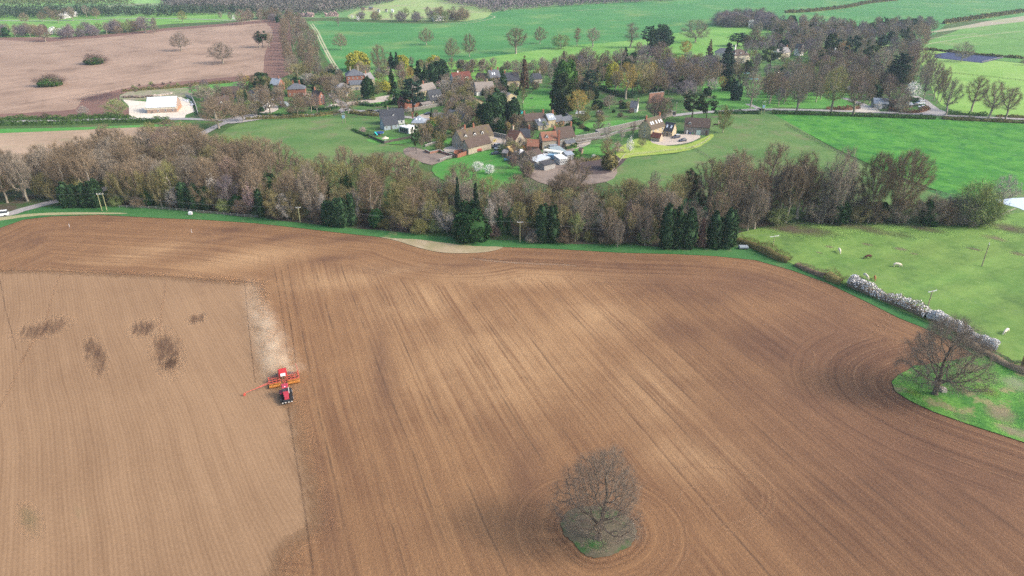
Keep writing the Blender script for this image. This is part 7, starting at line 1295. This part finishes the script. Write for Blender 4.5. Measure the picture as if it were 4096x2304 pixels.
# drill, axis slightly turned to the tractor as in the photo
dc = G(1138, 1533); da = G(1078, 1553); db = G(1200, 1527); dv = (db - da).normalized(); daz = math.degrees(math.atan2(dv.y, dv.x)); HWd = (db - da).length / 2; dm = (da + db) / 2
e = empty('seed_drill', (dm.x, dm.y, .14), R(daz), 'wide red and orange seed drill with raised marker arms behind the tractor', 'seed drill')
for s in (-1, 1):
    b_ = MB(); x0, x1 = sorted((s * .7, s * HWd))
    for y, z in ((.2, .9), (1.1, .9), (2.0, .95), (2.6, 1.05)): b_.box(x0, x1, y - .07, y + .07, z, z + .13)
    for q in range(4): xx = x0 + (x1 - x0) * (q + .2) / 3.4; b_.box(xx - .05, xx + .05, .2, 2.6, .92, 1.02)
    b_.build('wing_frame', dred, e)
    r_ = MB(); nR = 11
    for q in range(nR):
        xx = x0 + (x1 - x0) * (q + .5) / nR; r_.cyl((xx - .07, -.35, .36), (xx + .07, -.35, .36), .36, .36, 10); r_.cyl((xx - .03, .05, .30), (xx + .03, .05, .30), .26, .26, 10)
    r_.cyl((x0, -.35, .40), (x1, -.35, .40), .10, .10, 8); r_.cyl((x0, -.02, .8), (x1, -.02, .8), .07, .07, 6); r_.build('packer_roller', orr, e)
    d_ = MB()
    for yy in (.75, 1.5, 2.3):
        for q in range(12): xx = x0 + (x1 - x0) * (q + .5) / 12; d_.cyl((xx - .02, yy, .28), (xx + .02, yy, .28), .27, .27, 10)
    d_.build('disc', blk, e)
    h_ = MB()
    for q in range(10):
        xx = s * (.9 + (HWd - 1.0) * (q + .5) / 10); pts = [Vector((s * .35, 2.0, 2.3)), Vector((s * (.5 + abs(xx) * .3), 2.1, 2.0)), Vector((xx * .8, 2.2, 1.5)), Vector((xx, 2.3, .9))]
        for a_, c_ in zip(pts[:-1], pts[1:]): h_.cyl(a_, c_, .035, None, 4)
    h_.build('seed_hose', hose, e)
b_ = MB(); b_.poly([(-.95, 1.5, 1.4), (.95, 1.5, 1.4), (.95, 3.4, 1.4), (-.95, 3.4, 1.4), (-.95, 1.5, 2.4), (.95, 1.5, 2.4), (.95, 3.5, 2.4), (-.95, 3.5, 2.4)], [(0, 3, 2, 1), (4, 5, 6, 7), (0, 1, 5, 4), (1, 2, 6, 5), (2, 3, 7, 6), (3, 0, 4, 7)]); ho = b_.build('hopper', hop, e)
b_ = MB(); b_.box(-.85, .85, 1.6, 3.4, 2.4, 2.5); b_.build('hopper_lid', hop, ho); b_ = MB(); b_.box(-.6, .6, 1.3, 1.48, 1.6, 2.3); b_.build('metering_head', whp, ho)
b_ = MB(); b_.poly([(-.9, 3.7, 1.9), (.9, 3.7, 1.9), (.8, 5.2, 1.2), (-.8, 5.2, 1.2), (-.9, 3.7, 2.0), (.9, 3.7, 2.0), (.8, 5.2, 1.3), (-.8, 5.2, 1.3)], [(0, 3, 2, 1), (4, 5, 6, 7), (0, 1, 5, 4), (1, 2, 6, 5), (2, 3, 7, 6), (3, 0, 4, 7)]); b_.build('rear_platform', flat('dusty_deck', (.62, .45, .28), .8), e)
b_ = MB(); [b_.box(q - .06, q + .06, -.5, 1.2, .95 + .0, 1.06) for q in (-.3, .3)]; b_.box(-.1, .1, -2.2, .6, .75, .9); [b_.box(.35, .75, -.2 + k * .35, -.12 + k * .35, 1.2 + k * .12, 1.26 + k * .12) for k in range(4)]; b_.build('drawbar', dred, e)
b_ = MB(); b_.cyl((-HWd, .3, 1.0), (-HWd - 5.6, -1.1, .7), .08, .06, 6); b_.cyl((-HWd, .9, 1.0), (-HWd - 3.0, -.4, .85), .05, .05, 6); b_.cyl((-HWd - 5.6, -1.25, .35), (-HWd - 5.6, -1.1, .35), .33, .33, 12); b_.build('marker_arm', dred, e)
b_ = MB(); b_.cyl((HWd, .3, 1.0), (HWd - .05, 2.6, 1.6), .09, .08, 6); b_.cyl((HWd, 2.6, 1.6), (HWd - .2, 5.2, 2.0), .07, .05, 6); b_.build('marker_arm', dred, e)
# dust thrown up behind the drill: a real volume, thickest near the discs
def dust():
    W = [G(*p) for p in ((1020, 1560), (1260, 1500), (1230, 1370), (1180, 1240), (1110, 1130), (1010, 1060), (880, 1080), (900, 1200), (960, 1380))]
    tops = (2.6, 2.6, 5.0, 6, 6, 5, 5, 5.5, 5.0); c = Vector((0, 0, 0))
    for p in W: c += p / len(W)
    n = len(W); vs = [(p.x, p.y, .16) for p in W] + [(p.x, p.y, t_) for p, t_ in zip(W, tops)] + [(c.x, c.y, 6.5), (c.x, c.y, .16)]
    fs = [(i, (i + 1) % n, n + (i + 1) % n, n + i) for i in range(n)] + [(n + i, n + (i + 1) % n, 2 * n) for i in range(n)] + [((i + 1) % n, i, 2 * n + 1) for i in range(n)]
    me = bpy.data.meshes.new('dust_cloud'); me.from_pydata(vs, [], fs); o = mobj('dust_cloud', me); m = bpy.data.materials.new('dust'); m.use_nodes = True; me.materials.append(m); t = m.node_tree; t.nodes.clear()
    out = t.nodes.new('ShaderNodeOutputMaterial'); pv = t.nodes.new('ShaderNodeVolumePrincipled'); pv.inputs['Color'].default_value = (1.0, .87, .68, 1); pv.inputs['Anisotropy'].default_value = .0
    geo = t.nodes.new('ShaderNodeNewGeometry'); nz = t.nodes.new('ShaderNodeTexNoise'); nz.inputs['Scale'].default_value = .26; nz.inputs['Detail'].default_value = 4; nz.inputs['Roughness'].default_value = .65; t.links.new(geo.outputs['Position'], nz.inputs['Vector'])
    def M(op, a, b=0.0, clamp=False):
        q = t.nodes.new('ShaderNodeMath'); q.operation = op; q.use_clamp = clamp
        for i, x in enumerate((a, b)):
            if isinstance(x, (int, float)): q.inputs[i].default_value = x
            else: t.links.new(x, q.inputs[i])
        return q.outputs[0]
    A_ = G(1138, 1515); B_ = G(975, 1110); d = (B_ - A_); Ld = d.length; d.normalize(); sub = t.nodes.new('ShaderNodeVectorMath'); sub.operation = 'SUBTRACT'; t.links.new(geo.outputs['Position'], sub.inputs[0]); sub.inputs[1].default_value = tuple(A_)
    dt_ = t.nodes.new('ShaderNodeVectorMath'); dt_.operation = 'DOT_PRODUCT'; t.links.new(sub.outputs[0], dt_.inputs[0]); dt_.inputs[1].default_value = tuple(d)
    cx_ = t.nodes.new('ShaderNodeVectorMath'); cx_.operation = 'DOT_PRODUCT'; t.links.new(sub.outputs[0], cx_.inputs[0]); cx_.inputs[1].default_value = (-d.y, d.x, 0)
    u = M('DIVIDE', dt_.outputs['Value'], Ld); sep = t.nodes.new('ShaderNodeSeparateXYZ'); t.links.new(geo.outputs['Position'], sep.inputs[0])
    u = M('DIVIDE', dt_.outputs['Value'], Ld) if False else u; fall = M('POWER', M('MAXIMUM', M('SUBTRACT', 1.0, u), 0.0), 1.9)
    side = M('SUBTRACT', 1.0, M('POWER', M('DIVIDE', M('ABSOLUTE', M('ADD', cx_.outputs['Value'], M('MULTIPLY', M('SUBTRACT', nz.outputs[0], .5), 3.5))), M('ADD', 6.2, M('MULTIPLY', u, -2.6))), 2.0), True); side = M('MULTIPLY', side, side); head = M('DIVIDE', M('ADD', dt_.outputs['Value'], 1.0), 2.5, True)
    zf = M('SUBTRACT', 1.0, M('DIVIDE', sep.outputs[2], M('ADD', 3.2, M('MULTIPLY', u, 3.5))), True)
    nn = M('MULTIPLY', M('SUBTRACT', nz.outputs[0], .36), 3.6, True)
    den = M('MULTIPLY', M('MULTIPLY', M('MULTIPLY', fall, side), M('MULTIPLY', head, zf)), M('MULTIPLY', nn, .6)); t.links.new(den, pv.inputs['Density']); t.links.new(pv.outputs[0], out.inputs['Volume'])
    tag(o, 'pale dust trailing away behind the seed drill', None, None, 'stuff')
dust()
# ------------------------------------------------------------------ air
me = bpy.data.meshes.new('haze'); x0, x1, y0, y1, z0, z1 = -2300, 2300, -250, 2700, -1.0, 101.0
me.from_pydata([(x0, y0, z0), (x1, y0, z0), (x1, y1, z0), (x0, y1, z0), (x0, y0, z1), (x1, y0, z1), (x1, y1, z1), (x0, y1, z1)], [], [(0, 3, 2, 1), (4, 5, 6, 7), (0, 1, 5, 4), (1, 2, 6, 5), (2, 3, 7, 6), (3, 0, 4, 7)])
hz = mobj('haze', me); hz['kind'] = 'stuff'; m = bpy.data.materials.new('haze'); m.use_nodes = True; t = m.node_tree; t.nodes.clear(); out = t.nodes.new('ShaderNodeOutputMaterial'); pv = t.nodes.new('ShaderNodeVolumePrincipled')
pv.inputs['Color'].default_value = (.66, .83, 1.0, 1); pv.inputs['Density'].default_value = .00010; pv.inputs['Anisotropy'].default_value = .2; t.links.new(pv.outputs[0], out.inputs['Volume']); me.materials.append(m)
# ------------------------------------------------------------------ garden trees between the houses
HP = [(h_.location.x, h_.location.y) for h_, _, _, _ in HOUSES]
def infill(poly, kinds, spacing, seed, zone, n, hr=(.55, .95), front=13):
    rr = random.Random(seed); W = gpoly(poly); xs_ = [p[0] for p in W]; ys_ = [p[1] for p in W]; got = []; tot = sum(k[0] for k in kinds)
    for _ in range(9000):
        if len(got) >= n: break
        x = rr.uniform(min(xs_), max(xs_)); y = rr.uniform(min(ys_), max(ys_)); ax, ay = np.array([x]), np.array([y])
        if not inside(ax, ay, W)[0] or any((x - a) ** 2 + (y - b) ** 2 < spacing ** 2 for a, b in got): continue
        if any(inside(ax, ay, p)[0] for p in OPEN) or any(pdist(ax, ay, p)[0][0] < 5 for p in WAYS): continue
        if any(abs(x - a) < 8.5 and -front < y - b < 13 for a, b in HP): continue
        got.append((x, y)); q = rr.uniform(0, tot)
        for k in kinds:
            q -= k[0]
            if q <= 0: break
        px, py = PX((x, y, 0)); e = tree(k[1], px, py, h=PROTO[k[1]][0][2] * rr.uniform(*hr) * (k[3] if len(k) > 3 else 1), mat=k[2], xy=(x, y)); e['zone'] = zone
IK = [(3, 'tall', 'brown', .8), (3, 'tall', 'grey', .8), (2, 'tall', 'lilac', .75), (3, 'round', 'moss', 1.3), (2, 'round', 'grey', 1.3), (1, 'yew', 'yew', 1.0), (1, 'holly', 'yew', .9), (1, 'round', 'green', 1.2), (1.5, 'shrub', 'brown', 1.4), (.5, 'blossom', 'pinkb', 1), (.7, 'spruce', 'ley', .8)]
infill([c2(*p) for p in ((-60, 560), (300, 520), (640, 480), (900, 500), (900, 820), (600, 830), (300, 760), (100, 700), (-100, 640))], IK, 7.5, 71, 'in the gardens of the west side of the village', 46, (.5, .85))
infill([c2(*p) for p in ((860, 520), (1750, 480), (1750, 640), (1450, 680), (1400, 960), (1100, 980), (860, 820))], IK, 7.5, 72, 'among the bungalows and upper houses', 60, (.5, .85))
infill([c2(*p) for p in ((1750, 480), (2574, 420), (2574, 720), (2300, 720), (1980, 640), (1950, 720), (1780, 700))], IK, 8, 73, 'on the wooded bank above the kitchen garden', 60, (.7, 1.05), 8)
infill([c1(*p) for p in ((1450, 700), (1900, 640), (2400, 600), (2500, 640), (2500, 820), (2200, 860), (1900, 850), (1560, 860))], IK, 7.5, 74, 'among the brick cottages and the lane', 46, (.5, .85))
infill([c3(*p) for p in ((0, 440), (500, 420), (1000, 430), (1560, 430), (1750, 560), (1560, 720), (900, 740), (440, 740), (200, 640), (0, 640))], IK, 8, 75, 'in the wooded grounds round the manor', 110, (.65, 1.0), 34)
infill([c3(*p) for p in ((700, 230), (1200, 210), (1750, 200), (1900, 300), (1850, 430), (1500, 440), (900, 420), (720, 330))], [(3, 'tall', 'lilac', .8), (3, 'tall', 'grey', .85), (2, 'tall', 'brown', .85), (1, 'holly', 'cedar', 1.1), (.6, 'pine', 'pine')], 10, 76, 'in the mixed trees north of the manor', 80, (.8, 1.1), 34)
infill([c2(*p) for p in ((700, 880), (1000, 860), (1150, 900), (1500, 900), (1900, 870), (1900, 930), (1600, 900), (1400, 1050), (1250, 1060), (1060, 960), (700, 1100))], IK, 7, 77, 'between the modern house and the cottage row', 40, (.4, .7))
# ------------------------------------------------------------------ labels of the trees, told apart by what stands next to them
WORD = {'brown': 'bare brown', 'grey': 'bare grey', 'pink': 'bare pinkish brown', 'lilac': 'bare purplish grey', 'moss': 'mossy olive', 'green': 'budding green', 'gold': 'golden budding', 'pale': 'pale bare', 'dark': 'dark limbed bare', 'oak': 'bare dark brown', 'orange': 'orange budding', 'red': 'thin reddish',
        'ley': 'dark green', 'spruce': 'dark green', 'pine': 'dark', 'cedar': 'blue green', 'yew': 'blackish green', 'holly': 'fresh green', 'willow': 'yellow', 'blossom': 'white blossoming', 'pinkb': 'pink blossoming', 'bronze': 'bronze green', 'ivy': 'ivy green', 'dead': 'dead brown'}
SHAPE = dict(oak='spreading tree', tall='tall tree', dome='big domed tree', slim='slender tree', round='small round tree', shrub='low shrub', hero='oak', spruce='spruce', redwood='tall redwood', ley='cypress', yew='clipped bush', holly='dense tree', willow='willow', pine='pine', cedar='flat tiered cedar', blossom='tree')
NM2 = dict(oak='oak_tree', round='small_tree', dome='domed_tree')
marks = [(h_, (l_ if len(l_) < 200 else l_), x, y) for h_, l_, x, y in HOUSES if h_.get('category') not in ('shed', 'hut', 'outbuilding', 'extension', 'garage')]
short = {}
def shorten(s):
    w_ = s.split(); stop = {'beside', 'behind', 'at', 'in', 'among', 'between', 'right', 'left', 'below', 'with', 'by', 'near', 'of', 'under', 'half', 'alone', 'next', 'against', 'facing'}
    out = []
    for i, q in enumerate(w_):
        if q in stop and i >= 3 and q != 'with': break
        if q == 'with' and i > 0:
            out += w_[i:i + 4]; break
        out.append(q)
    while out and out[-1] in ('and', 'with', 'of', 'the', 'on', 'to'): out.pop()
    return ' '.join(out[:7])
extra = [('the wide oak at the field bend', 3738, 1500), ('the riding arena', 3870, 230), ('the pond', 4010, 800), ('the far paddock', 1500, 60), ('the crushed stone yard', 640, 440), ('the fallow field', 700, 200), ('the crop field', 2100, 130), ('the cow pasture pole', 3083, 960), ('the dry grass patch', 1750, 990), ('the water tank', 763, 850), ('the twin legged pole', 418, 830), ('the verge pole', 2079, 960), ('the second pole', 1200, 880), ('the west transformer', 1377, 480), ('the east transformer', 3049, 455), ('the mossy lawn fence', 2700, 600), ('the striped pasture', 3600, 620), ('the arena fence', 3990, 240), ('the avenue lane end', 3700, 440)]
LM = [('the ' + shorten(l_), x, y) for _, l_, x, y in marks] + extra
seen = {}
for e_, kind, mt, px, py, h_, lab in TREES:
    z_ = e_.get('zone'); e_.name = 'understorey_tree' if kind == 'round' and z_ and 'wood' in z_ else NM2.get(kind, NAMES[kind])
    if kind == 'tall': e_.name = 'bare_tree' if not z_ else 'woodland_tree' if 'wood' in z_ else 'copse_tree' if ('copse' in z_ or 'belt' in z_) else 'park_tree' if 'manor' in z_ or 'park' in z_ else 'garden_tree'
    if lab: 
        continue
    if z_ is not None and z_: txt = '%s %s %s' % (WORD[mt], SHAPE[kind], z_)
    else:
        d_, nm_, lx, ly_ = min(((px - x) ** 2 + ((py - y) * 1.8) ** 2, n_, x, y) for n_, x, y in LM)
        dx_, dy_ = px - lx, py - ly_
        rel = 'right of' if dx_ > abs(dy_) * 1.6 else 'left of' if dx_ < -abs(dy_) * 1.6 else ('behind' if dy_ < 0 else 'in front of'); txt = '%s %s %s %s' % (WORD[mt], SHAPE[kind], rel, nm_)
    txt = ' '.join(txt.split()[:15]); e_['label'] = txt; seen.setdefault(txt, []).append((h_, px, e_))
for txt, ls in seen.items():
    if len(ls) == 2 and ' wood' not in txt and 'copse' not in txt:
        (a_, xa, ea_), (b_, xb, eb_) = ls
        if a_ > b_ * 1.12 or b_ > a_ * 1.12:
            t_, s_ = (ea_, eb_) if a_ > b_ else (eb_, ea_); t_['label'] = ('taller ' + txt)[:120]; s_['label'] = ('shorter ' + txt)[:120]
        else:
            l_, r_ = (ea_, eb_) if xa < xb else (eb_, ea_); l_['label'] = 'left ' + txt; r_['label'] = 'right ' + txt
    elif len(ls) > 1:
        for _, _, e_ in ls: e_['group'] = txt.replace(' tree ', ' trees ')
for o in COL.objects:
    if 'zone' in o: del o['zone']
